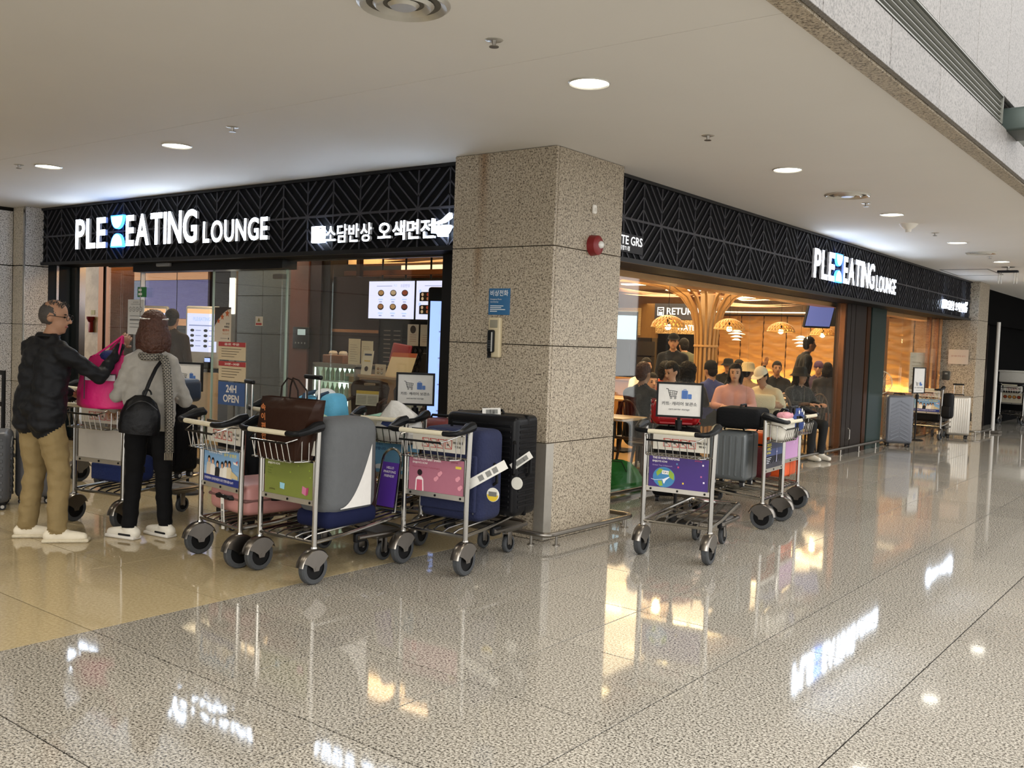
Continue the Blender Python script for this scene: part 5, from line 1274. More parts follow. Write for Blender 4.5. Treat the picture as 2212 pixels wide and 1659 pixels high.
def strip_tag(e, p0, p1, w, label='white airline tag'):
    p0, p1 = Vector(p0), Vector(p1); d = p1-p0; up = Vector((0, 0, 1)); n = Vector((0, -1, 0)); s = d.cross(n).normalized()*w/2
    b = MB(); off = n*0.004
    b.add([p0-s, p1-s, p1+s, p0+s, p0-s+off, p1-s+off, p1+s+off, p0+s+off], [(0, 1, 2, 3), (4, 5, 6, 7), (0, 1, 5, 4), (1, 2, 6, 5), (2, 3, 7, 6), (3, 0, 4, 7)])
    o = b.build('luggage_tag', mat('#d9d7d0', 0.5), e, 0)
    q = MB()
    for k in (0.35, 0.55, 0.72):
        c = p0.lerp(p1, k)+off*1.3; dd = d.normalized()*0.018
        q.add([c-dd-s*0.6, c+dd-s*0.6, c+dd+s*0.6, c-dd+s*0.6], [(0, 1, 2, 3)])
    q.build('barcode', mat('#7a7a76', 0.6), o, 0)
DK = 0.31     # top of a cart deck
crz = lambda k: carts[k].rotation_euler.z
def on(k, x, y, z=DK):
    c = carts[k]; a = crz(k); return (c.location.x+x*math.cos(a)-y*math.sin(a), c.location.y+x*math.sin(a)+y*math.cos(a), z)
# far left
suitcase('dark grey suitcase with slanted ribs cut by the left edge of the photo', (-7.93, 3.47, 0), -0.5, 0.42, 0.27, 0.62, '#4a4c50', 9, 'c')
suitcase('tall grey suitcase behind the man, second from the left edge', (-8.02, 3.86, 0), -0.5, 0.46, 0.29, 0.78, '#55565a', 0, tele=0.0)
# cart G
suitcase('royal blue soft bag lying on the cart with blank panel', on('G', 0.02, 0.22), crz('G'), 0.36, 0.30, 0.20, '#12255a', soft=True, wheels=False, name='travel_bag')
suitcase('large black soft suitcase behind the woman on the blank panel cart', on('G', 0.08, 0.58), crz('G')+0.1, 0.46, 0.24, 0.58, '#0e0e10', soft=True, tele=0.0, r=0.04)
suitcase('dark blue grey suitcase lying on top of the black suitcase', on('G', 0.10, 0.52, DK+0.61), crz('G')-0.15, 0.52, 0.36, 0.18, '#2c3644', wheels=False, r=0.04)
suitcase('black cabin suitcase with raised handle right of the woman', (-6.02, 4.42, 0), -0.35, 0.36, 0.24, 0.80, '#17181b', tele=0.30)
# cart A
a1 = suitcase('pink suitcase lying on the deck of the group photo cart', on('A', 0.0, 0.045), crz('A'), 0.46, 0.20, 0.52, '#b8827d', lying='x', wheels=False, r=0.05)
o = MB().tube([(-0.08, -0.005, 0.11), (-0.07, -0.03, 0.11), (0.07, -0.03, 0.11), (0.08, -0.005, 0.11)], 0.012, 6).build('front_handle', PLAST_K, a1)
strip_tag(a1, (0.0, -0.03, 0.12), (0.03, -0.035, -0.10), 0.035)
suitcase('glossy pink suitcase standing behind the lying pink one', on('A', 0.24, 0.40, DK+0.205), crz('A')+0.08, 0.30, 0.20, 0.28, '#c98a84', rough=0.2, metal=0.3, wheels=False)
suitcase('mint green suitcase with raised pull handle between the carts', on('A', -0.04, 0.66, DK+0.03), crz('A'), 0.40, 0.20, 0.60, '#7fae92', tele=0.24, wheels=False, r=0.06)
# cart B: grey stretch-covered case with white swoosh, brown bags
e = empty('covered_suitcase', on('B', 0.12, 0.30), crz('B')+0.05, 'grey stretch covered suitcase with white curved side and navy base', 'suitcase')
MB().rbox((0, 0, 0.37), (0.30, 0.46, 0.60), 0.09, seg=5).build('grey_cover', mat('#56585a', 0.85, bump=0.5, bscale=10), e)
MB().rbox((0, 0.0, 0.055), (0.29, 0.45, 0.11), 0.04).build('navy_base', mat('#0f1534', 0.8), e)
n = 12
MB().add([(0.1525, -0.13+0.27*i/n, 0.12) for i in range(n+1)]+[(0.1525, -0.13+0.27*i/n, 0.125+0.38*(i/n)**2.0) for i in range(n+1)], [(i, i+1, n+2+i, n+1+i) for i in range(n)]).build('white_side', mat('#d5d3ce', 0.7), e)
MB().ball((0.0, -0.232, 0.36), (0.06, 0.006, 0.12)).build('cover_opening', mat('#0f1220', 0.7), e)
MB().add([(-0.01, -0.243, 0.22), (0.06, -0.243, 0.27), (0.075, -0.243, 0.31), (0.005, -0.243, 0.26)], [(0, 1, 2, 3)]).build('paper_slip', mat('#e4e2dc', 0.6), e)
def paper_bag(label, loc, rz, w, d, h, color, flare=0.06, tilt=(0, 0), name='paper_bag', handles=True, txt=None):
    e = empty(name, loc, rz, label, 'bag'); m = mat(color, 0.35, noise=0.12, scale=5, bump=0.5, bscale=6)
    a, b = w/2, d/2; f = flare
    b_ = MB(); rows = [(0, a, b), (h*0.4, a+f*0.4, b+0.01), (h*0.8, a+f*0.8, b*0.75), (h, a+f, b*0.55)]
    for z, x, y in rows:
        for q in ((-x, -y), (0, -y-0.012), (x, -y), (x+0.006, 0), (x, y), (0, y+0.012), (-x, y), (-x-0.006, 0)): b_.v.append(Vector((q[0]+tilt[0]*z, q[1]+tilt[1]*z, z)))
    for r_ in range(3):
        for i in range(8): b_.f.append([r_*8+i, r_*8+(i+1) % 8, (r_+1)*8+(i+1) % 8, (r_+1)*8+i]); b_.m.append(0)
    b_.f.append(list(range(8))); b_.m.append(0)
    o = b_.build('bag_body', m, e, 50); md = o.modifiers.new('paper', 'SOLIDIFY'); md.thickness = 0.004
    if handles:
        for sy in (-1, 1):
            y = sy*b*0.5+tilt[1]*h; MB().tube([(-a*0.45+tilt[0]*h, y, h-0.01), (-a*0.40+tilt[0]*h, y, h+0.07), (-a*0.1+tilt[0]*h, y*0.6, h+0.12), (a*0.2+tilt[0]*h, y*0.6, h+0.11), (a*0.45+tilt[0]*h, y, h+0.05), (a*0.48+tilt[0]*h, y, h-0.01)], 0.005, 6).build('cord_handle', mat('#1c1411', 0.7), e)
    if txt:
        p = Print()
        for k, ch in enumerate(txt): p.text(ch, -a*0.72, h*0.80-k*h*0.16, h*0.12, '#b46a3a', bold=0.02)
        p.build('lettering', e, Matrix.Rotation(math.atan2(b*0.45, h)*0.6, 4, 'X') @ Matrix.Translation((tilt[0]*h*0.4, -b-0.012, 0)))
    return e
paper_bag('large dark brown shopping bag standing in the basket of green panel cart', on('B', 0.02, -0.045, 0.74), crz('B')+0.03, 0.33, 0.14, 0.36, '#2c1a12', 0.07, (0.06, 0.1), txt='속이편한')
paper_bag('dark brown paper bag standing behind the covered suitcase', on('B', 0.01, 0.61, DK), crz('B')+0.2, 0.16, 0.12, 0.42, '#2e1812', 0.0)
# cart I: light blue backpack
e = empty('backpack', on('I', 0.18, 0.18, DK+0.44), crz('I')+0.3, 'light blue backpack on top of the rear cart', 'backpack')
MB().rbox((0, 0, 0.13), (0.40, 0.20, 0.26), 0.08, rotm(0, 0.12, 0), 0, 4).build('bag_body', mat('#4d9bc0', 0.7, bump=0.5, bscale=20), e)
MB().rbox((0.17, -0.02, 0.17), (0.16, 0.20, 0.26), 0.06, rotm(0, -0.2, 0)).build('side_pocket', mat('#5aa9cc', 0.7, bump=0.5, bscale=20), e)
for x in (-0.08, 0.06): MB().tube([(x, -0.09, 0.05), (x+0.01, -0.13, 0.17), (x+0.02, -0.09, 0.28), (x+0.03, 0.02, 0.30)], 0.018, 6).build('strap', mat('#2a3e52', 0.8), e)
MB().ball((0.04, 0.03, 0.28), (0.09, 0.07, 0.05)).build('white_cloth', mat('#d5d9d8', 0.8), e)
MB().rbox((-0.2, -0.02, 0.02), (0.14, 0.14, 0.05), 0.02).build('yellow_pouch', mat('#c9ae4c', 0.7), e)
suitcase('dark suitcase under the light blue backpack', on('I', 0.05, 0.35), crz('I'), 0.44, 0.24, 0.46, '#22242a', wheels=False)
# cart H: white plastic bag, mint cloth, maroon case
wb_ = empty('plastic_bag', on('H', 0.10, -0.075, 0.745), crz('H'), 'crumpled white plastic bag with navy print in the basket', 'bag')
sac(wb_, 'bag_body', mat('#cfcdc8', 0.45, noise=0.06, bump=0.9, bscale=14), [(0.0, -0.20, 0.17), (0.06, -0.21, 0.19), (0.13, -0.19, 0.18), (0.19, -0.15, 0.14), (0.25, -0.10, 0.04), (0.29, -0.08, -0.02)], 0.12)
p = Print(); p.poly([(-0.12, 0.10), (0.02, 0.06), (0.035, 0.10), (-0.10, 0.14)], '#1d2a5c'); p.build('bag_print', wb_, Matrix.Translation((0, -0.062, 0.02)))
suitcase('black soft case lying behind the brown shopping bag', on('H', -0.26, 0.32, DK+0.24), crz('H'), 0.34, 0.30, 0.24, '#151518', soft=True, wheels=False, name='travel_bag')
e = empty('mint_cloth', on('H', -0.28, 0.28, DK+0.50), crz('H'), 'folded mint green cloth lying on the black case', 'cloth')
MB().rbox((0, 0, 0.03), (0.26, 0.22, 0.06), 0.025, rotm(0.05, 0.12, 0)).build('lower_fold', mat('#86b7a2', 0.85, bump=0.9, bscale=14), e); MB().rbox((0.03, -0.01, 0.07), (0.19, 0.17, 0.05), 0.024, rotm(0.1, -0.15, 0)).build('upper_fold', mat('#93c4ae', 0.85, bump=0.9, bscale=14), e)
suitcase('dark suitcase standing on the deck of the light blue panel cart', on('H', -0.06, 0.40), crz('H'), 0.30, 0.24, 0.24, '#1a1b20', wheels=False)
suitcase('maroon suitcase behind the basket of the pink panel cart', on('H', 0.19, 0.38), crz('H'), 0.26, 0.26, 0.58, '#6d2e2c', wheels=False, r=0.06)
# cart C: navy and black suitcases
c1 = suitcase('navy blue soft suitcase standing on the pink panel cart', on('C', 0.02, 0.26), crz('C')+0.04, 0.50, 0.28, 0.60, '#141c3e', soft=True, wheels=False, r=0.06)
strip_tag(c1, (0.17, -0.18, 0.25), (0.40, -0.10, 0.40), 0.06)
c1b = MB().cyl((0.33, -0.13, 0.20), (0.33, -0.136, 0.20), 0.045, seg=20).build('round_tag', mat('#d9d7cc', 0.5), c1)
p = Print(); p.disc(0.33, 0.20, 0.042, '#d2b52e', 0.042, 16, PI, 2*PI); p.rect(0.30, 0.36, 0.19, 0.22, '#6a6a66'); p.build('tag_print', c1b, Matrix.Translation((0, -0.137, 0)))
c2 = suitcase('large black ribbed suitcase behind the navy one', on('C', 0.03, 0.60), crz('C')+0.02, 0.58, 0.30, 0.68, '#0d0d0f', 16, 'h', 0.35, wheels=False, r=0.04)
strip_tag(c2, (-0.02, -0.10, 0.69), (0.10, -0.06, 0.70), 0.05); strip_tag(c2, (0.27, -0.17, 0.34), (0.40, -0.14, 0.44), 0.05)
MB().cyl((0.315, -0.165, 0.24), (0.315, -0.171, 0.24), 0.042, seg=20).build('round_tag', mat('#d9d7cc', 0.5), c2)
MB().tube([(0.28, -0.16, 0.30), (0.30, -0.19, 0.31), (0.30, -0.19, 0.50), (0.28, -0.16, 0.51)], 0.014, 6).build('front_handle', PLAST_K, c2)
# right group
suitcase('tall black suitcase standing behind the carrier storage sign', (-4.33, 8.25, 0), 0.5, 0.44, 0.28, 0.72, '#121214', soft=True)
suitcase('shiny red suitcase lying on top of the tall black suitcase', (-4.36, 8.24, 0.745), 0.55, 0.46, 0.34, 0.24, '#a3161c', 5, 'h', 0.22, wheels=False, r=0.07)
suitcase('grey hard suitcase with grooves standing on the night view cart', on('E', -0.02, 0.36), crz('E')+PI/2, 0.36, 0.30, 0.48, '#5c6163', 6, 'v', 0.3, 0.2, wheels=True, r=0.04)
suitcase('black soft suitcase lying on top of the grey suitcase', on('E', 0.02, 0.30, DK+0.51), crz('E')+0.1, 0.40, 0.38, 0.17, '#0e0f11', soft=True, wheels=False, r=0.04)
e = empty('hand_bag', on('E', 0.0, -0.07, 0.745), crz('E'), 'white canvas bag with black stripes in the basket of night view cart', 'bag')
MB().rbox((-0.02, 0, 0.09), (0.30, 0.13, 0.19), 0.04).build('bag_body', mat('#cfcbbf', 0.8, bump=0.4, bscale=20), e)
for x in (0.16, 0.19): MB().rbox((x, 0, 0.10), (0.022, 0.135, 0.19), 0.008, rotm(0, 0.12, 0)).build('black_stripe', PLAST_K, e)
MB().rbox((0.02, 0, 0.20), (0.20, 0.10, 0.06), 0.03).build('pink_cloth', mat('#c98f98', 0.85, bump=0.9, bscale=25), e)
for x in (0.05, 0.15): MB().tube([(x, -0.03, 0.20), (x+0.02, -0.03, 0.27), (x+0.09, -0.03, 0.27), (x+0.11, -0.03, 0.20)], 0.014, 6).build('bag_handle', PLAST_K, e)
e = empty('neck_pillow', on('E', 0.26, -0.05, 0.80), crz('E'), 'blue neck pillow with white stars hanging on the cart basket', 'pillow')
pts = [(0.10*math.cos(a), -0.03, 0.08+0.085*math.sin(a)) for a in [(-0.9+5.0*i/16) for i in range(17)]]
o = MB().tube(pts, 0.05, 10, rs=[0.03]+[0.052]*15+[0.03]).build('cushion', mat('#2f4279', 0.85, bump=0.3), e)
for x, z in ((0.07, 0.16), (-0.06, 0.17), (0.10, 0.06), (0.02, 0.185)):
    st = [(x+0.02*(1 if i % 2 == 0 else 0.42)*math.sin(2*PI*i/10), z+0.02*(1 if i % 2 == 0 else 0.42)*math.cos(2*PI*i/10)) for i in range(10)]
    MB().prism(st, 0.004, Matrix.Translation((0, -0.083, 0))).build('star', mat('#dcdcda', 0.7), o, 0)
suitcase('bright orange suitcase with black trim standing at the rear cart', on('F', 0.16, 0.30), crz('F')+PI/2, 0.50, 0.40, 0.40, '#d8531a', 0, wheels=False, r=0.03)
suitcase('maroon bag resting on the deck behind the small pink panel', on('F', -0.16, 0.28), crz('F')+PI/2, 0.30, 0.14, 0.28, '#54161c', soft=True, wheels=False, name='travel_bag')
e = empty('backpack', on('F', 0.20, 0.12, 0.62), crz('F'), 'black backpack hanging behind the star pillow', 'backpack')
MB().rbox((0, 0.05, 0.13), (0.20, 0.14, 0.36), 0.05).build('bag_body', mat('#0c0c0e', 0.7, bump=0.4), e); MB().rbox((0, -0.03, 0.06), (0.16, 0.06, 0.18), 0.025).build('front_pocket', mat('#101013', 0.7), e)
# bag on the restaurant floor, far luggage
e = empty('travel_bag', (-5.02, 8.32, 0.0), 0.4, 'green see-through bag on the floor inside the dining room window', 'bag')
sac(e, 'bag_body', mat('#1f7a2c', 0.4, noise=0.3, scale=8, bump=0.8, bscale=10), [(0.0, -0.24, 0.24), (0.05, -0.26, 0.26), (0.14, -0.25, 0.25), (0.22, -0.20, 0.20), (0.29, -0.12, 0.12), (0.32, -0.06, 0.06)], 0.30)
MB().tube([(-0.10, -0.12, 0.22), (-0.05, -0.14, 0.32), (0.05, -0.14, 0.32), (0.10, -0.12, 0.22)], 0.008, 6).build('bag_handle', mat('#12401a', 0.6), e)
suitcase('tall grey ribbed suitcase standing alone before the far window', (-4.48, 16.15, 0), 0.5, 0.42, 0.28, 0.84, '#666970', 10, 'c', 0.3, 0.3)
suitcase('silver fluted suitcase beside the far column', (-4.20, 18.95, 0), 0.35, 0.40, 0.28, 0.78, '#b3ada2', 9, 'v', 0.28, 0.6, tele=0.20)
e = empty('backpack', on('Q', 0.33, 0.10, 0.40), crz('Q'), 'black backpack hanging beside the distant cart', 'backpack')
MB().rbox((0, 0, 0.22), (0.18, 0.20, 0.46), 0.06).build('bag_body', mat('#0b0b0d', 0.6), e); MB().rbox((0, -0.10, 0.12), (0.14, 0.05, 0.2), 0.02).build('front_pocket', mat('#101012', 0.6), e)
suitcase('dark suitcase lying on the distant cart', on('Q', 0.0, 0.30), crz('Q'), 0.46, 0.50, 0.30, '#0b0b0d', wheels=False)
e = empty('storage_box', on('S', 0.02, 0.1, 0.95), crz('S'), 'white foam box on top of the farthest cart', 'box')
MB().rbox((0, 0, 0.13), (0.62, 0.36, 0.24), 0.03).build('box', mat('#c9c6bd', 0.6), e); MB().rbox((0, 0, 0.265), (0.64, 0.38, 0.04), 0.015).build('lid', mat('#d4d1c8', 0.6), e)
suitcase('dark bag on the deck of the farthest cart', on('S', 0.0, 0.30), crz('S'), 0.50, 0.50, 0.50, '#0a0a0c', wheels=False, name='travel_bag')
# ------------------------------------------------------------------ storage signs on stands
def stand_sign(label, loc, rz, zb, w=0.36, h=0.27, lean=0.0):
    e = empty('standing_sign', loc, rz, label, 'sign')
    MB().lathe([(0.0, 0.02), (0.13, 0.016), (0.15, 0.0), (0.0, 0.0)], (0, 0, 0), 24).build('base', PLAST_K, e)
    MB().cyl((0, 0, 0.01), (0, 0, zb+0.02), 0.014, seg=10).build('pole', PLAST_K, e)
    MB().cyl((0, 0, zb-0.10), (0, 0, zb-0.02), 0.03, seg=12).build('clamp', PLAST_K, e)
    M = Matrix.Translation((0, -0.02, zb)) @ Matrix.Rotation(lean, 4, 'X')
    b = MB(); t = 0.017
    for q in ((-w/2, w/2, 0, t), (-w/2, w/2, h-t, h), (-w/2, -w/2+t, t, h-t), (w/2-t, w/2, t, h-t)): b.b2(q[0], q[1], -0.012, 0.012, q[2], q[3])
    fr = b.build('sign_frame', PLAST_K, e, 0, M)
    MB().b2(-w/2+t, w/2-t, -0.004, 0.006, t, h-t).build('sign_face', mat('#d8d6d0', 0.4), fr, 0)
    p = Print(); k = w/0.36; K = '#26282b'; B = '#3f6cb0'; s = lambda x, z: (x*k, z*k)
    p.line([s(-0.105, 0.225), s(-0.09, 0.222), s(-0.075, 0.165), s(-0.025, 0.165)], 0.005*k, K)
    p.line([s(-0.088, 0.212), s(-0.02, 0.205), s(-0.028, 0.176), s(-0.078, 0.176)], 0.004*k, K)
    for x in (-0.072, -0.056, -0.040): p.line([s(x, 0.209), s(x+0.002, 0.176)], 0.003*k, K)
    p.line([s(-0.085, 0.193), s(-0.025, 0.190)], 0.003*k, K)
    for x in (-0.066, -0.034): p.disc(x*k, 0.153*k, 0.008*k, K); p.disc(x*k, 0.153*k, 0.004*k, '#d8d6d0')
    p.rrect(0.015*k, 0.062*k, 0.150*k, 0.215*k, 0.006*k, B); p.rrect(0.064*k, 0.092*k, 0.150*k, 0.188*k, 0.005*k, B)
    p.line([s(0.03, 0.215), s(0.03, 0.224), s(0.047, 0.224), s(0.047, 0.215)], 0.003*k, B)
    for x in (0.029, 0.039, 0.049): p.line([s(x, 0.155), s(x, 0.21)], 0.0018*k, '#27498a')
    p.text('카트· 캐리어 보관소', 0, 0.095*k, 0.030*k, '#34353a', w=0.27*k, align='C', bold=0.008); p.text('cart·carrier storage', 0, 0.055*k, 0.018*k, '#55565a', w=0.16*k, align='C', bold=0.008)
    p.build('sign_print', fr, Matrix.Translation((0, -0.0045, 0)))
    return e
cz = face_to(FW)
stand_sign('black framed cart and carrier storage sign left of the granite column', (-5.62, 5.92, 0), 0.70, 0.91, 0.33, 0.28)
stand_sign('black framed cart and carrier storage sign right of the granite column', (-3.80, 7.25, 0), 0.45, 0.895, 0.39, 0.30)
stand_sign('cart and carrier storage sign behind the woman', (-7.55, 5.0, 0), 0.5, 0.93, 0.27, 0.26, 0.0)
stand_sign('small cart and carrier storage sign by the distant cart', (-4.58, 17.6, 0), 1.2, 0.83, 0.33, 0.46)
# belt barrier at the left edge
e = empty('barrier_stand', (-10.95, 4.86, 0), 0.0, 'black barrier frame behind the man at the left edge', 'barrier')
for x in (-0.55, 0.08): MB().cyl((x, 0, 0), (x, 0, 0.95), 0.022, seg=10).lathe([(0.0, 0.02), (0.16, 0.014), (0.17, 0)], (x, 0, 0), 18).build('post', PLAST_K, e)
MB().b2(-0.55, 0.08, -0.012, 0.012, 0.90, 0.95).build('top_bar', PLAST_K, e, 0); MB().b2(-0.55, 0.08, -0.010, 0.010, 0.55, 0.60).build('lower_bar', PLAST_K, e, 0)
p = Print(); p.text('SKY', -0.06, 0.562, 0.025, WHITE); p.build('lettering', e, Matrix.Translation((0, -0.011, 0)))
# tall white pole near the far column
e = empty('pole_stand', (-3.98, 20.95, 0), 0, 'tall white pole on a flat base beside the far column', 'pole')
MB().cyl((0, 0, 0.03), (0, 0, 2.22), 0.035, seg=12).build('pole', mat('#c9c6c0', 0.4), e); MB().rbox((-0.1, 0, 0.025), (0.5, 0.3, 0.05), 0.015).build('base', mat('#4a443c', 0.5), e)
# ------------------------------------------------------------------ left shop: kiosks, posters, counter
SCR = emis((0.66, 0.68, 0.93), 0.72); SCRB = emis((0.35, 0.45, 0.95), 0.9); SCRT = emis((0.25, 0.3, 0.55), 0.6); SCRO = emis((0.9, 0.5, 0.25), 0.7)
def dishes(p, xs, zs, r, dark='#241612'):
    for i, z in enumerate(zs):
        for j, x in enumerate(xs):
            p.disc(x, z, r, dark, r*0.72, 16); p.disc(x, z+r*0.08, r*0.78, ('#c9a878', '#d8d0c0', '#9a4a2a', '#b8875a', '#d2b48c', '#8a3a26')[(i*3+j) % 6], r*0.5, 14)
def kiosk(label, loc, rz):
    e = empty('order_kiosk', loc, rz, label, 'kiosk', 'ordering kiosks')
    MB().rbox((0, 0.05, 0.55), (0.42, 0.12, 0.70), 0.02).build('cabinet', mat('#cdb89a', 0.45), e)
    MB().rbox((0, 0.05, 0.10), (0.36, 0.22, 0.20), 0.02).build('plinth', mat('#2b2622', 0.5), e)
    MB().rbox((0, 0.03, 1.38), (0.50, 0.06, 0.84), 0.025).build('screen_case', mat('#d4d2ce', 0.4), e)
    sc_ = MB().b2(-0.22, 0.22, -0.004, 0.0, 1.18, 1.76).build('screen', SCR, e, 0)
    p = Print(); p.rect(-0.22, 0.22, 1.70, 1.76, SCRO); p.text('PLE:EATING', 0, 1.60, 0.05, SCRB, w=0.26, align='C', bold=0.03); p.rect(-0.19, 0.19, 1.53, 1.545, SCRT)
    for i in range(4):
        for j in range(2): p.disc(-0.14+j*0.2, 1.47-i*0.07, 0.03, '#4a5568', 0.02); p.rect(-0.09+j*0.2, -0.01+j*0.2, 1.465-i*0.07, 1.475-i*0.07, SCRT)
    p.build('screen_print', sc_, Matrix.Translation((0, -0.004, 0)))
    MB().rbox((0.12, -0.025, 1.03), (0.12, 0.05, 0.16), 0.01, rotm(-0.3, 0, 0)).build('card_reader', PLAST_K, e); MB().b2(0.08, 0.16, -0.056, -0.052, 1.05, 1.10).build('reader_screen', SCRB, e, 0)
kiosk('white ordering kiosk with lit blue menu right of the kiosk customers', (-11.25, 7.62, 0), 0.45)
kiosk('ordering kiosk half hidden behind the two kiosk customers', (-12.6, 7.7, 0), 0.45)
figure('person', 'kiosk customer with black hair and dark brown shirt seen from behind', (-10.72, 6.82, 0), 0.45, 1.70, top='#2a1c15', pants='#1a1512', shoes='#222222', vox=0.02, group='customers at the ordering kiosks', arms={-1: [(-0.25, 0.02, 1.08), (-0.18, 0.25, 1.15)], 1: [(0.26, -0.02, 1.08), (0.22, 0.12, 0.95)]})
figure('person', 'shorter kiosk customer half hidden left of the brown shirt', (-11.95, 7.35, 0), 0.5, 1.70, top='#1d1a1c', pants='#15140f', shoes='#222222', vox=0.022, group='customers at the ordering kiosks')
def sheet(label, loc, rz, w, h, color, fn=None, name='poster', t=0.004, lit=None, cat='poster', tilt=0.0):
    """thin printed sheet or board; origin at its lower left corner, read from -y"""
    e = empty(name, loc, rz, label, cat); M = Matrix.Rotation(tilt, 4, 'X')
    MB().b2(0, w, 0, t, 0, h).build('sheet', lit or mat(color, 0.5, noise=0.03), e, 0, M)
    if fn:
        p = Print(); fn(p, w, h); p.build('print', e, M)
    return e
def rating(p, w, h):
    n = 14; p.poly([(0, h*0.45)]+[(w*i/n, h*(0.45+0.5*math.sin(PI/2*i/n))) for i in range(n+1)]+[(w, h), (0, h)], '#3a322e')
    for x, z, r in ((0.25, 0.60, 0.035), (0.48, 0.72, 0.04), (0.78, 0.82, 0.045)):
        p.poly([(w*x+r*(1 if i % 2 == 0 else 0.42)*math.sin(2*PI*i/10), h*z+r*(1 if i % 2 == 0 else 0.42)*math.cos(2*PI*i/10)) for i in range(10)], '#c9622a')
    p.text('음식점', w*0.92, h*0.50, 0.022, '#3a322e', align='R', bold=0.02); p.text('위생등급', w*0.92, h*0.41, 0.024, '#3a322e', align='R', bold=0.02); p.text('매우우수', w*0.92, h*0.30, 0.032, '#c9622a', align='R', bold=0.02)
    p.text('EXCELLENT', w*0.92, h*0.22, 0.016, '#c98a4a', align='R'); p.rect(w*0.4, w*0.8, h*0.10, h*0.115, '#8a8078'); p.rect(w*0.86, w*0.92, h*0.08, h*0.13, '#333333')
sheet('hygiene rating poster with three orange stars on the sliding door', (-9.215, 6.404, 1.355), 0, 0.30, 0.39, '#d9cdb8', rating)
def red_notice(big):
    def f(p, w, h):
        p.rect(0, w, h*0.75, h, '#b23a3c'); p.text(big, w*0.5, h*0.81, 0.026, '#f0e6da', align='C', w=w*0.55, bold=0.02)
        for k in range(4): p.rect(w*0.12, w*(0.85-0.08*k), h*(0.60-0.14*k), h*(0.63-0.14*k), '#6a5a48')
    return f
sheet('cream notice with red heading, upper of two on the glass', (-9.13, 6.404, 1.16), 0, 0.49, 0.20, '#d8c6a4', red_notice('음료 주문'))
sheet('cream notice with red heading about waiting time, lower of two', (-9.12, 6.404, 0.93), 0, 0.49, 0.215, '#d8c6a4', red_notice('20분~30분'))
sheet('blue sticker reading 24H OPEN low on the sliding door', (-9.12, 6.404, 0.66), 0, 0.48, 0.255, '#3f5f96', lambda p, w, h: (p.text('24H', w/2, h*0.55, 0.085, PW, align='C', bold=0.03), p.text('OPEN', w/2, h*0.12, 0.085, PW, align='C', bold=0.03)), name='sticker')
def round_icons(p, w, h):
    p.text('실내 이용 안내', w/2, h*0.90, 0.018, '#333333', align='C'); p.rect(w*0.2, w*0.8, h*0.86, h*0.87, '#555555')
    for k in range(4): p.disc(w*(0.16+0.225*k), h*0.72, w*0.085, '#333333'); p.disc(w*(0.16+0.225*k), h*0.72, w*0.07, '#d5d5d2'); p.line([(w*(0.12+0.225*k), h*0.74), (w*(0.20+0.225*k), h*0.70)], 0.005, '#333333')
    for k, z in enumerate((0.52, 0.42, 0.40, 0.30, 0.20)): p.rect(w*0.15, w*(0.85-0.1*(k % 2)), h*z, h*(z+0.015), '#666666')
sheet('white notice sheet with four round pictograms on the fixed glass', (-10.91, 6.34, 1.395), 0, 0.35, 0.425, '#d5d5d2', round_icons)
sheet('small green exit sticker above the pictogram notice', (-10.70, 6.34, 1.85), 0, 0.19, 0.12, '#1f7a3a', lambda p, w, h: (p.rect(0.02, 0.10, 0.02, 0.05, PW), p.rect(0.02, 0.09, 0.07, 0.10, PW)), name='sticker')
sheet('small warning sticker with yellow triangle on the glass', (-8.48, 6.404, 1.55), 0, 0.12, 0.10, '#c9c0ae', lambda p, w, h: (p.poly([(0.035, 0.045), (0.085, 0.045), (0.06, 0.09)], '#7a6a20'), p.rect(0.01, 0.11, 0.008, 0.03, '#a03a34')), name='sticker')
# menu screens above the counter
def menu(seed):
    def f(p, w, h):
        p.rect(w*0.18, w*0.52, h*0.855, h*0.87, SCRT); p.text('소담반상', w*0.70, h*0.83, 0.04, SCRT, w=w*0.2); p.text('PLE', w*0.56, h*0.85, 0.025, SCRB)
        if seed == 0: dishes(p, (w*0.28, w*0.55, w*0.80), (h*0.68, h*0.32), 0.055)
        else:
            for z in (0.58, 0.25):
                p.rect(w*0.08, w*0.30, h*z-0.05, h*z+0.06, '#1c1613')
                for q in range(4): p.disc(w*(0.14+0.11*(q % 2)), h*z-0.02+0.05*(q//2), 0.02, ('#e8e0d0', '#c9866a', '#e8dcd0', '#b8503a')[q])
                p.disc(w*0.36, h*z, 0.025, '#8a4a30', 0.035); p.disc(w*0.09, h*z+0.07, 0.02, SCRB)
        for z in (0.50, 0.14):
            for x in (0.28, 0.55, 0.80):
                if seed == 0: p.rect(w*x-0.04, w*x+0.04, h*z, h*z+0.014, SCRB); p.rect(w*x-0.025, w*x+0.025, h*z-0.03, h*z-0.018, SCRT)
    return f
def menu_screen(label, x, seed):
    e = empty('menu_screen', (x, 8.33, 1.70), 0, label, 'menu screen', 'lit menu screens above the counter')
    MB().rbox((0.395, 0.02, 0.235), (0.81, 0.045, 0.495), 0.008).build('case', PLAST_K, e)
    for x in (0.2, 0.6): MB().cyl((x, 0.03, 0.48), (x, 0.03, 1.10), 0.012, seg=8).build('hanger_rod', PLAST_K, e)
    s_ = MB().b2(0.005, 0.785, -0.008, -0.003, 0.005, 0.465).build('screen', SCR, e, 0)
    p = Print(); menu(seed)(p, 0.79, 0.47); p.build('screen_print', s_, Matrix.Translation((0, -0.008, 0)))
menu_screen('lit menu screen with six food bowls above the counter', -8.76, 0); menu_screen('lit menu screen partly hidden by the digital poster', -7.945, 1)
menu_screen('edge of a third lit menu screen behind the digital poster', -7.13, 1)
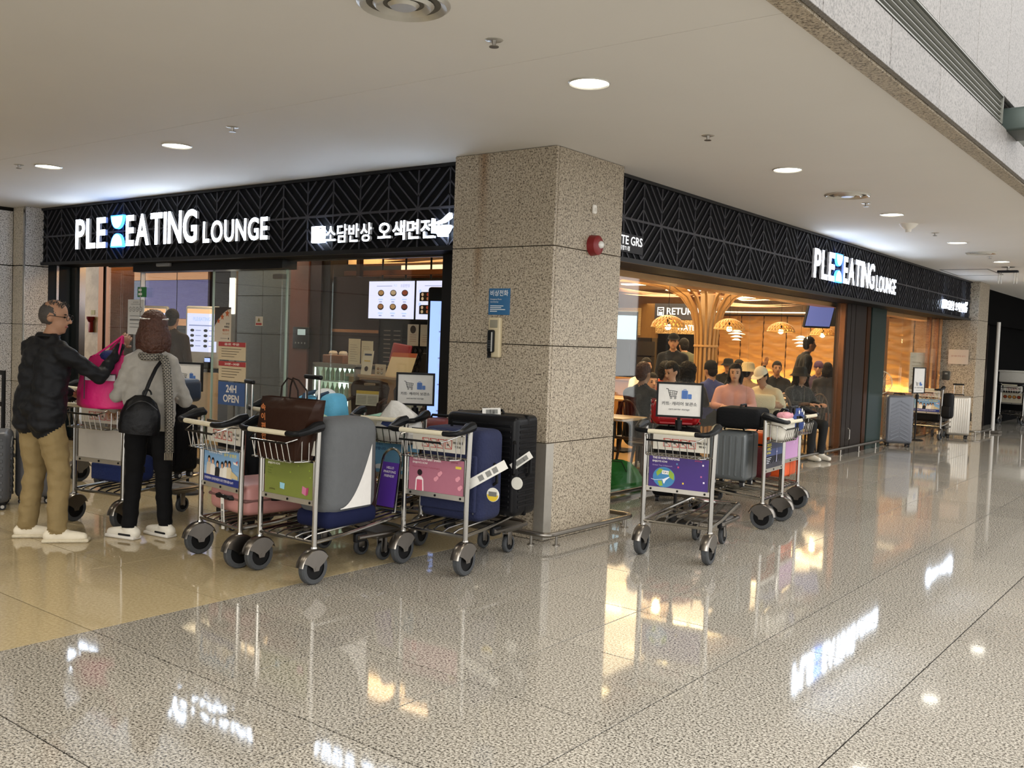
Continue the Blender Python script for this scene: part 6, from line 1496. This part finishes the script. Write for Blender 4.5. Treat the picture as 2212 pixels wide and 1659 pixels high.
for k, (x, lb, c, hd_) in enumerate(((-8.42, 'paper poster with dark round badge below the menu screens', '#d9cbb8', '#3a2a22'), (-8.20, 'plain cream paper poster in the middle of three', '#d8c9b0', '#c9a88a'), (-7.96, 'paper poster with orange picture, rightmost of three', '#d8c49a', '#c9862a'))):
    def fp(p, w, h, hd_=hd_, k=k):
        if k == 0: p.disc(w/2, h*0.76, 0.05, hd_)
        if k == 2: p.rect(w*0.15, w*0.85, h*0.3, h*0.7, hd_); p.rect(0, w, 0, h*0.13, '#b04a34')
        for q in range(4): p.rect(w*0.2, w*0.8, h*(0.2+0.1*q), h*(0.22+0.1*q), '#a88a78')
    sheet(lb, (x, 8.69, 1.38), 0, 0.19, 0.27, c, fp)
def board(p, w, h):
    for q in range(9): p.rect(w*0.08, w*0.42, h*(0.08+0.095*q), h*(0.10+0.095*q), '#7a6a5c'); p.rect(w*0.58, w*0.92, h*(0.08+0.095*q), h*(0.10+0.095*q), '#7a6a5c')
sheet('dark menu board with two columns of small lettering', (-8.87, 8.69, 1.05), 0, 0.36, 0.60, '#15110e', board, name='menu_board', cat='board')
# counter with drinks fridge
cw = wood('#b08a5c', '#94704a', axis=0)
ct = empty('service_counter', (-7.4, 7.95, 0), 0, 'wood fronted service counter with dark top inside the left shop', 'counter')
MB().b2(-1.0, 1.6, -0.25, 0.25, 0.0, 1.0).build('counter_body', cw, ct, 0); MB().rbox((0.3, 0, 1.015), (2.66, 0.56, 0.035), 0.008).build('counter_top', mat('#b49a78', 0.35), ct)
fz = empty('drinks_fridge', (-8.60, 7.86, 0), 0, 'lit glass fronted drinks fridge full of bottles beside the counter', 'fridge')
bd = MB(); 
for q in ((-0.38, 0.38, 0.19, 0.22, 0.0, 1.12), (-0.38, -0.35, -0.22, 0.22, 0.0, 1.12), (0.35, 0.38, -0.22, 0.22, 0.0, 1.12), (-0.38, 0.38, -0.22, 0.22, 1.09, 1.14), (-0.38, 0.38, -0.22, 0.22, 0.0, 0.5)): bd.b2(*q)
bd.build('cabinet', mat('#8f8b84', 0.35, 0.5), fz, 0)
for z in (0.52, 0.74, 0.94): MB().b2(-0.35, 0.35, -0.18, 0.19, z-0.02, z-0.01).build('shelf', mat('#b9bcb8', 0.3), fz, 0)
MB().b2(-0.35, 0.35, -0.225, -0.22, 0.5, 1.09).build('glass_door', GLASS, fz, 0)
MB().b2(-0.34, 0.34, 0.17, 0.185, 0.52, 1.08).build('rear_light', emis((0.75, 0.95, 0.75), 2.2), fz, 0)
MB().b2(-0.36, -0.34, -0.21, -0.20, 0.52, 1.08).b2(0.34, 0.36, -0.21, -0.20, 0.52, 1.08).build('edge_light', emis((0.9, 1.0, 0.9), 3.0), fz, 0)
bprof = [(0.0, 0.0), (0.028, 0.0), (0.03, 0.01), (0.03, 0.10), (0.012, 0.14), (0.011, 0.17), (0.0, 0.171)]
bot = {}
for zi, (z, kind) in enumerate(((0.513, 'lower'), (0.733, 'middle'), (0.933, 'upper'))):
    for i in range(8):
        col_ = ('#2f8a2a', '#3a9a30', '#49602a', '#7a7a3a')[(i//2) % 4] if zi == 0 else (('#9aa87a', '#7f9a80', '#b0b090', '#6a8a6a')[(i+zi) % 4])
        o = MB().lathe(bprof, (0, 0, 0), 12).build('bottle', mat(col_, 0.15, coat=0.4), None)
        o.location = (-8.60-0.29+i*0.083, 7.74, z)
        tag(o, '%s bottle, %s from the left on the %s fridge shelf' % ('green' if zi == 0 else 'pale', ('first', 'second', 'third', 'fourth', 'fifth', 'sixth', 'seventh', 'eighth')[i], kind), 'bottle', 'bottles on the %s fridge shelf' % kind)
e = empty('wooden_tray', (-8.72, 7.82, 1.14), 0, 'wooden tray with two white bowls on top of the fridge', 'tray')
MB().rbox((0, 0, 0.05), (0.36, 0.2, 0.10), 0.01).build('tray', wood('#8a5a36', '#6e4526'), e)
for x in (-0.1, 0.08): MB().lathe([(0.0, 0.05), (0.04, 0.045), (0.055, 0.02), (0.05, 0.0)], (x, 0, 0.10), 16).build('bowl', mat('#d9cdb8', 0.4), e)
def lines(p, w, h):
    for q in range(8): p.rect(w*0.15, w*(0.8-0.1*(q % 3)), h*(0.12+0.09*q), h*(0.135+0.09*q), '#9a8a72')
sheet('tall cream menu card standing on the counter, left one', (-8.42, 7.70, 1.145), 0, 0.20, 0.30, '#dccfae', lines, name='menu_card', cat='card'); sheet('cream menu card with grid beside the left card', (-8.21, 7.71, 1.145), 0, 0.19, 0.28, '#dccfae', lines, name='menu_card', cat='card')
sheet('white card with dark heading leaning before the counter', (-8.16, 7.66, 1.035), 0.0, 0.17, 0.28, '#d9d2bd', lambda p, w, h: (p.rect(w*0.15, w*0.85, h*0.80, h*0.88, '#2c3a5a'), p.rect(w*0.2, w*0.8, h*0.55, h*0.6, '#c9a83a'), p.disc(w/2, h*0.25, 0.03, '#3a2418')), name='menu_card', cat='card', tilt=-0.15)
sheet('small beige card with four bowls at the counter edge', (-7.93, 7.67, 1.035), 0, 0.17, 0.13, '#d2c0a2', lambda p, w, h: dishes(p, (w*0.3, w*0.65), (h*0.25, h*0.6), 0.02), name='menu_card', cat='card')
sheet('large slanted display frame with orange heading on the counter', (-7.80, 7.70, 1.035), 0.1, 0.36, 0.30, '#cdbf9c', lambda p, w, h: (p.rect(0, w, h*0.82, h, '#a4502c'),), name='menu_card', cat='card', tilt=-0.45)
e = empty('point_of_sale', (-7.95, 8.1, 1.035), 0, 'red topped till screen seen from behind on the counter', 'till')
MB().rbox((0, 0, 0.25), (0.30, 0.05, 0.24), 0.02, rotm(-0.2, 0.1, 0)).build('screen_back', mat('#8a1c22', 0.4), e); MB().rbox((0, 0.03, 0.08), (0.16, 0.14, 0.16), 0.02).build('foot', PLAST_K, e)
for x, lb in ((-7.30, 'black folding board standing on the counter, left one'), (-6.95, 'black folding board standing on the counter, right one')):
    e = empty('folding_board', (x, 7.92, 1.033), 0.2, lb, 'board')
    MB().box((0, -0.05, 0.14), (0.20, 0.012, 0.30), rotm(-0.35, 0, 0)).build('front_leaf', mat('#1a1614', 0.5), e, 0); MB().box((0, 0.05, 0.14), (0.20, 0.012, 0.30), rotm(0.35, 0, 0)).build('rear_leaf', mat('#c9c0b0', 0.5), e, 0)
def high_chair(label, loc, rz):
    e = empty('high_chair', loc, rz, label, 'high chair', 'brown plastic high chairs')
    B = mat('#33211a', 0.5)
    m = MB(); pr = [(-0.19, 0.0), (0.19, 0.0), (0.23, 0.30), (0.20, 0.36), (0.10, 0.385), (-0.10, 0.385), (-0.20, 0.36), (-0.23, 0.30)]
    m.prism(pr, 0.03, Matrix.Translation((0, 0.12, 0.62)) @ Matrix.Rotation(-0.12, 4, 'X')); m.build('backrest', B, e)
    MB().rbox((0, 0.145, 0.955), (0.14, 0.05, 0.03), 0.012).build('hand_slot', mat('#8a7a68', 0.5), e)
    MB().rbox((0, -0.02, 0.56), (0.36, 0.30, 0.04), 0.015).build('seat', B, e)
    for sx in (-1, 1):
        for sy in (-1, 1): MB().tube([(sx*0.16, 0.0+sy*0.12, 0.56), (sx*0.24, sy*0.22, 0.0)], 0.022, 8).build('leg', B, e)
        MB().tube([(sx*0.2, 0.12, 0.80), (sx*0.22, -0.10, 0.76), (sx*0.21, -0.14, 0.60)], 0.02, 8).build('arm', B, e)
    s_ = MB().b2(-0.135, 0.135, 0.066, 0.072, 0.71, 0.87).build('safety_label', mat('#c9c2b0', 0.5), e, 0)
    s_.matrix_local = Matrix.Rotation(-0.1, 4, 'X') @ Matrix.Translation((0, -0.07, 0.02))
    p = Print(); p.rect(-0.135, 0.135, 0.835, 0.87, '#c9a82a')
    for q in range(6): p.rect(-0.12, -0.01, 0.73+q*0.016, 0.736+q*0.016, '#8a8478'); p.rect(0.01, 0.12, 0.73+q*0.016, 0.736+q*0.016, '#8a8478')
    p.build('label_print', s_, Matrix.Translation((0, 0.066, 0)))
high_chair('brown plastic high chair with safety label inside the left window', (-7.55, 7.15, 0), 0.35); high_chair('second brown high chair half hidden by the storage sign', (-6.85, 7.1, 0), 0.3)
# digital poster stand beside the column
e = empty('digital_poster', (-5.93, 6.72, 0), 0.25, 'tall black digital menu stand beside the granite column', 'display')
MB().rbox((0, 0.03, 1.20), (0.56, 0.06, 1.55), 0.05).build('case', PLAST_K, e); MB().rbox((0, 0.03, 0.22), (0.30, 0.06, 0.44), 0.02).build('stem', PLAST_K, e); MB().rbox((0, 0.03, 0.02), (0.6, 0.36, 0.04), 0.015).build('base', PLAST_K, e)
s_ = MB().b2(-0.24, 0.24, -0.005, 0.0, 0.52, 1.84).build('screen', emis((0.30, 0.42, 0.95), 1.1), e, 0)
p = Print(); 
for k in range(5):
    z = 1.66-k*0.25; p.rect(-0.10, 0.16, z-0.07, z+0.07, '#1b1c22') if k < 2 else p.disc(0.04, z, 0.09, '#2a1c18', 0.07); p.disc(0.05, z, 0.05, ('#d9cdb8', '#c98a5a', '#d8b48a', '#b85a3a', '#c96a4a')[k], 0.035); p.rect(-0.14, 0.12, z-0.115, z-0.10, SCRT); p.disc(-0.12, z+0.07, 0.025, SCRB)
p.build('screen_print', s_, Matrix.Translation((0, -0.005, 0)))
# ------------------------------------------------------------------ dining room
TREE = wood('#b58a55', '#96703f', axis=2)
def tree_column(loc):
    e = empty('timber_tree_column', loc, 0, 'slatted timber column spreading into curved arms under the ceiling', 'column')
    MB().cyl((0, 0, 0), (0, 0, 2.78), 0.11, seg=16).build('core', mat('#a58a6a', 0.5), e)
    n = 16
    for k in range(n):
        a = 2*PI*k/n; ca, sa = math.cos(a), math.sin(a); r0 = 0.165; L = 0.85 if k % 2 == 0 else 1.05
        pts = [(r0, 0.0), (r0, 1.0), (r0+0.005, 1.52), (r0+0.025, 1.80), (r0+0.09, 2.03), (r0+0.24, 2.23), (r0+0.50, 2.37), (r0+L+0.10, 2.46)]
        w_ = 0.034; b = MB(); vs = []
        for i, (r, z) in enumerate(pts):
            th = 0.035+0.075*min(1, i/7.0)
            for dr, dz, s in ((0, 0, -1), (0, 0, 1), (-th*0.3 if i < 4 else 0, th if i >= 3 else 0, 1), (-th*0.3 if i < 4 else 0, th if i >= 3 else 0, -1)):
                rr = r+dr-(0.035 if (i < 3 and dz == 0 and dr != 0) else 0); vs.append((rr*ca-s*w_/2*sa, rr*sa+s*w_/2*ca, z+dz))
        fs = []
        for i in range(len(pts)-1):
            for q in range(4): fs.append((i*4+q, i*4+(q+1) % 4, (i+1)*4+(q+1) % 4, (i+1)*4+q))
        fs += [(0, 1, 2, 3), tuple(range(len(vs)-4, len(vs)))]
        b.add(vs, fs); b.build('arm', TREE, e, 40)
    MB().lathe([(0.172, 1.50), (0.182, 1.505), (0.182, 1.53), (0.172, 1.535)], (0, 0, 0), 24).build('band', TREE, e)
tree_column((-6.42, 13.0, 0))
AMB = mat('#e6b36a', 0.4, noise=0.2, coat=0.3)
def pendant(loc, label, R=0.205):
    e = empty('pendant_lamp', loc, 0, label, 'pendant lamp', 'woven dome pendant lamps along the window')
    MB().cyl((0, 0, 0.12), (0, 0, 2.80-loc[2]), 0.003, seg=6).build('cord', PLAST_K, e)
    b = MB(); n = 22
    for k in range(n):
        for s in (-1, 1):
            pts = []
            for i in range(9):
                t = i/8*1.45; a = 2*PI*k/n+s*t*0.45; r = R*math.sin(t); pts.append((r*math.cos(a), r*math.sin(a), R*0.78*math.cos(t)-0.02))
            b.tube(pts, 0.0075, 4)
    b.tube([(R*math.cos(2*PI*i/24), R*math.sin(2*PI*i/24), 0.0) for i in range(24)], 0.007, 5, True)
    o = b.build('woven_shade', AMB, e); o['kind'] = 'stuff'
    MB().ball((0, 0, 0.0), 0.036).build('bulb', emis((1.0, 0.72, 0.32), 30.0), e); MB().cyl((0, 0, 0.03), (0, 0, 0.11), 0.018, seg=10).build('lamp_holder', PLAST_K, e)
    l = bpy.data.lights.new('lamp_glow', 'POINT'); l.energy = 22; l.color = (1.0, 0.65, 0.30); l.shadow_soft_size = 0.037
    lo = bpy.data.objects.new('glow', l); COL.objects.link(lo); lo.parent = e; lo.location = (0, 0, -0.005)
for y, z, lb in ((10.30, 1.73, 'woven amber pendant lamp in front of the return sign'), (12.02, 1.76, 'woven amber pendant lamp right of the timber column'), (13.82, 1.78, 'third woven amber pendant lamp before the waved wall'), (15.60, 1.77, 'woven amber pendant lamp nearest the bronze pocket'), (18.6, 1.76, 'farthest woven amber pendant lamp seen through the far window')): pendant((-5.6, y, z), lb)
def small_pendant(loc, label):
    e = empty('pendant_lamp', loc, 0, label, 'pendant lamp', 'small layered white pendant lamps')
    MB().cyl((0, 0, 0.1), (0, 0, 2.80-loc[2]), 0.003, seg=6).build('cord', PLAST_K, e)
    for k, (r, z) in enumerate(((0.10, 0.09), (0.17, 0.04), (0.12, -0.02), (0.09, -0.08))): MB().lathe([(0.03, z+0.035), (r*0.6, z+0.02), (r, z)], (0, 0, 0), 24).build('shade_ring', emis((1.0, 0.85, 0.6), 1.6), e)
small_pendant((-7.9, 17.3, 1.74), 'small layered white pendant lamp right of the timber column'); small_pendant((-6.69, 17.5, 1.66), 'small layered white pendant lamp above the standing man')
# screens hanging in the dining room
e = empty('hanging_screen', (-5.15, 14.15, 2.05), 0.9, 'tilted blue display screen hanging behind the window', 'screen')
MB().box((0, 0, 0), (0.44, 0.05, 0.40), rotm(0.35, 0, 0)).build('case', mat('#23242c', 0.5), e, 0); MB().box((0, -0.03, 0.005), (0.41, 0.006, 0.37), rotm(0.35, 0, 0)).build('screen', emis((0.20, 0.22, 0.55), 0.6), e, 0); MB().cyl((0, 0.06, 0.1), (0, 0.06, 0.45), 0.025, seg=8).build('bracket', PLAST_K, e)
e = empty('hanging_screen', (-5.1, 14.75, 2.12), PI-0.4, 'black display screen seen from behind near the bronze pocket', 'screen')
MB().rbox((0, 0, 0), (0.5, 0.06, 0.44), 0.01).build('case', mat('#1c1a18', 0.5), e); MB().cyl((0, 0, 0.2), (0, 0, 0.6), 0.02, seg=8).build('bracket', PLAST_K, e)
e = empty('hanging_screen', (-8.3, 13.6, 1.80), 0.5, 'bright blue screen edge beside the granite column', 'screen')
MB().box((0, 0, 0), (0.6, 0.05, 0.5), rotm(0.2, 0, 0)).build('case', PLAST_K, e, 0); MB().box((0, -0.03, -0.02), (0.56, 0.006, 0.40), rotm(0.2, 0, 0)).build('screen', emis((0.35, 0.6, 0.85), 0.8), e, 0)
# furniture
TT = wood('#c49a62', '#a87e4a', axis=1, rough=0.35); DKW = wood('#3f2a1c', '#2c1c12', rough=0.45)
def table(label, loc, w=0.7, d=0.7):
    e = empty('dining_table', loc, 0, label, 'table', 'wooden dining tables')
    MB().rbox((0, 0, 0.735), (w, d, 0.03), 0.006).build('table_top', TT, e); MB().cyl((0, 0, 0.02), (0, 0, 0.72), 0.035, seg=12).build('column', PLAST_K, e); MB().rbox((0, 0, 0.012), (0.42, 0.42, 0.024), 0.008).build('foot', PLAST_K, e)
def make_chair():
    e = empty('dining_chair')
    MB().rbox((0, 0, 0.45), (0.42, 0.42, 0.035), 0.015).build('seat', DKW, e)
    for sx in (-1, 1):
        for sy in (-1, 1): MB().cyl((sx*0.15, sy*0.15, 0.44), (sx*0.20, sy*0.20, 0.0), 0.018, 0.013, 8).build('leg', DKW, e)
    n = 14; hoop = [(-0.20*math.cos(PI*i/n), -0.19-0.06*math.sin(PI*i/n), 0.46+0.42*math.sin(PI*i/n)) for i in range(n+1)]
    MB().tube(hoop, 0.012, 8).build('back_hoop', DKW, e)
    for k in range(5):
        x = -0.12+0.06*k; zt = 0.46+0.42*math.sqrt(max(0, 1-(x/0.2)**2)); MB().cyl((x*0.8, -0.185, 0.46), (x, -0.19-0.055, zt-0.01), 0.007, seg=6).build('spindle', DKW, e)
    return e
ch0 = make_chair(); chfirst = [True]
def chair(label, loc, rz):
    c = ch0 if chfirst[0] else dup(ch0); chfirst[0] = False
    c.location = loc; c.rotation_euler = (0, 0, rz); tag(c, label, 'chair', 'dark hoop backed dining chairs')
table('wooden table just inside the window by the granite column', (-5.2, 8.45, 0), 0.55, 0.5)
table('wooden table of the woman looking down', (-5.48, 9.88, 0), 0.6, 0.5); table('wooden table in front of the woman in pink', (-5.45, 11.75, 0)); table('wooden table beside the woman in the dark hat', (-5.2, 13.2, 0)); table('wooden table of the orange shirted man', (-6.95, 11.5, 0)); table('wooden table near the far window', (-5.5, 17.3, 0)); table('round backed seats table before the standing man', (-6.0, 14.4, 0))
chair('empty hoop backed chair nearest the column inside the window', (-4.98, 8.95, 0), PI+0.1); chair('hoop backed chair of the man in the dark coat', (-5.38, 9.35, 0), -0.15); chair('hoop backed chair of the woman looking down', (-5.57, 10.42, 0), PI-0.3)
chair('hoop backed chair of the woman in pink', (-5.18, 11.36, 0), -2.75); chair('hoop backed chair of the man in the white cap', (-5.08, 12.35, 0), 2.9); chair('hoop backed chair of the woman in the dark hat', (-4.98, 13.05, 0), -2.0); chair('hoop backed chair close to the bronze pocket', (-5.0, 13.5, 0), 2.8); chair('hoop backed chair by the far window', (-5.2, 16.7, 0), 0.3)
e = empty('cushion', (-5.0, 11.75, 0.72), 0.5, 'cream cushion resting on a chair back behind the carts', 'cushion')
MB().rbox((0, 0, 0.10), (0.40, 0.12, 0.20), 0.055).build('cover', mat('#cbbd9c', 0.8, bump=0.3), e); MB().tube([(-0.19, -0.0, 0.01), (0.19, 0.0, 0.01), (0.195, 0, 0.19), (-0.195, 0, 0.19)], 0.006, 5, True).build('piping', mat('#b5a684', 0.8), e)
def D(n, lb, x, y, rz, **k): figure('person', lb, (x, y, k.pop('z', 0)), rz, **k)
BK = '#17171a'
D(0, 'diner in a dark coat seen from behind near the column', -5.38, 9.35, -0.15, sit=True, top='#1c1a1b', hairm=HAIRBR, hair='short', chest=1.15, coat=0.05)
D(0, 'woman with tied back hair looking down at her table', -5.57, 10.42, PI-0.3, sit=True, top='#1c1d22', hair='bun', skin=SKIN2, head=(0, -0.35), short=False)
D(0, 'diner with black curly hair beside the storage sign', -5.72, 11.10, 0.4, sit=True, top='#1d1b1e', hair='curly')
D(0, 'man in an orange shirt eating at a middle table', -6.55, 11.80, -1.9, sit=True, top='#c4481a', hair='curly', short=True, lean=0.25, head=(0, -0.3))
D(0, 'young woman with tied black hair left of the orange shirt', -7.15, 12.52, -2.4, sit=True, top='#d8cdbf', hair='bun', skin=SKIN2)
D(0, 'child in a white top below the orange shirt', -6.3, 11.2, -2.3, sit=True, H=1.25, top='#b9a58f', hair='short', skin=SKIN2)
D(0, 'restaurant worker in black cap and apron standing by the hatch', -7.15, 13.35, -2.7, H=1.66, top='#1a1c22', pants='#15161a', hat='cap', hatc='#131417')
D(0, 'man in a dark blue shirt and black beanie', -5.92, 12.2, 1.2, sit=True, top='#26306a', hat='beanie', hatc='#121214')
D(0, 'woman in a pink cardigan facing the window', -5.18, 11.36, -2.75, sit=True, top='#c98f84', hair='bob', skin=SKIN2)
D(0, 'diner in a tan bucket hat seen from behind', -5.68, 12.85, -0.4, sit=True, top='#8a6a50', hat='bucket', hatc='#b5a27c')
D(0, 'man in a white cap bending over his meal', -5.08, 12.35, 2.9, sit=True, top='#cbbd9f', hat='cap', hatc='#d6ccb8', lean=0.35, head=(0, -0.5), short=True)
D(0, 'tall man in a black jacket standing among the tables', -5.70, 14.95, -0.9, H=1.72, top='#131315', pants='#17171a', lean=0.15)
D(0, 'woman in a dark brimmed hat near the bronze pocket', -4.98, 13.05, -2.0, sit=True, top='#1a1a1d', hat='bucket', hatc='#2a2622', hair='bob', H=1.6)
D(0, 'diner in a black bucket hat by the waved wall', -7.6, 16.35, -2.8, sit=True, top=BK, hat='bucket', hatc='#17171a')
D(0, 'diner with black hair next to the black bucket hat', -7.0, 15.5, 2.9, sit=True, top=BK, hair='bob')
D(0, 'diner raising a hand behind the white cap', -6.42, 15.75, -2.6, sit=True, top='#202024', arms={-1: [(-0.25, 0.10, 0.76), (-0.12, 0.33, 0.77)], 1: [(0.30, 0.12, 0.95), (0.24, 0.22, 1.22), (0, 1, 0), 0.2]})
D(0, 'dark haired diner far back near the bronze pocket', -5.98, 17.0, 0.2, sit=True, top='#2a2a30', hair='bob')
D(0, 'diner in a purple hat at the back', -6.45, 17.85, -2.9, sit=True, top='#3a2a44', hat='beanie', hatc='#4a2f50')
D(0, 'person in a khaki jacket leaning at the return counter', -7.35, 14.3, 0.9, H=1.66, top='#4a4a34', pants='#222222', lean=0.35)
# far window: banner mark, small posters, notice on the glass
sheet('white paper notice taped to the glass beside the far column', (-4.60, 19.72, 1.36), 0.0, 0.36, 0.28, '#c9bcae', lambda p, w, h: (p.text('음식물 반입 금지', w/2, h*0.5, 0.03, '#a8655a', align='C', w=w*0.7),), name='paper_notice')
e = empty('pedestal_fan', (-5.1, 17.2, 0), 0.6, 'white standing fan behind the far window', 'fan')
MB().lathe([(0.0, 0.03), (0.16, 0.02), (0.17, 0)], (0, 0, 0), 20).build('base', WHITE, e); MB().cyl((0, 0, 0.02), (0, 0, 0.85), 0.016, seg=8).build('pole', WHITE, e)
b = MB(); 
for k in range(24): a = 2*PI*k/24; b.tube([(0.03*math.cos(a), -0.06, 1.0+0.03*math.sin(a)), (0.17*math.cos(a), -0.05, 1.0+0.17*math.sin(a)), (0.2*math.cos(a), 0.0, 1.0+0.2*math.sin(a))], 0.003, 4)
b.tube([(0.2*math.cos(2*PI*i/24), 0, 1.0+0.2*math.sin(2*PI*i/24)) for i in range(24)], 0.008, 5, True); o = b.build('fan_guard', WHITE, e); o['kind'] = 'stuff'
MB().cyl((0, 0.02, 1.0), (0, 0.12, 1.0), 0.05, seg=12).build('motor', WHITE, e)
sheet('framed rules poster on a stand behind the far window', (-5.0, 18.6, 0.8), 0.8, 0.3, 0.75, '#c9c4b8', lines)
e = empty('switch_plate', (-4.72, 19.745, 1.05), 0, 'dark switch plate on the far column', 'switch')
MB().rbox((0.1, -0.01, 0.08), (0.13, 0.02, 0.17), 0.006).build('plate', mat('#3a3c38', 0.4), e); MB().rbox((0.1, -0.022, 0.12), (0.05, 0.006, 0.03), 0.002).build('switch', mat('#8a8c88', 0.4), e)

# the helper objects used while building are not part of the scene
bpy.data.scenes.remove(TMP)
bpy.data.objects.remove(FONT['o']); bpy.data.curves.remove(FONT['c'])
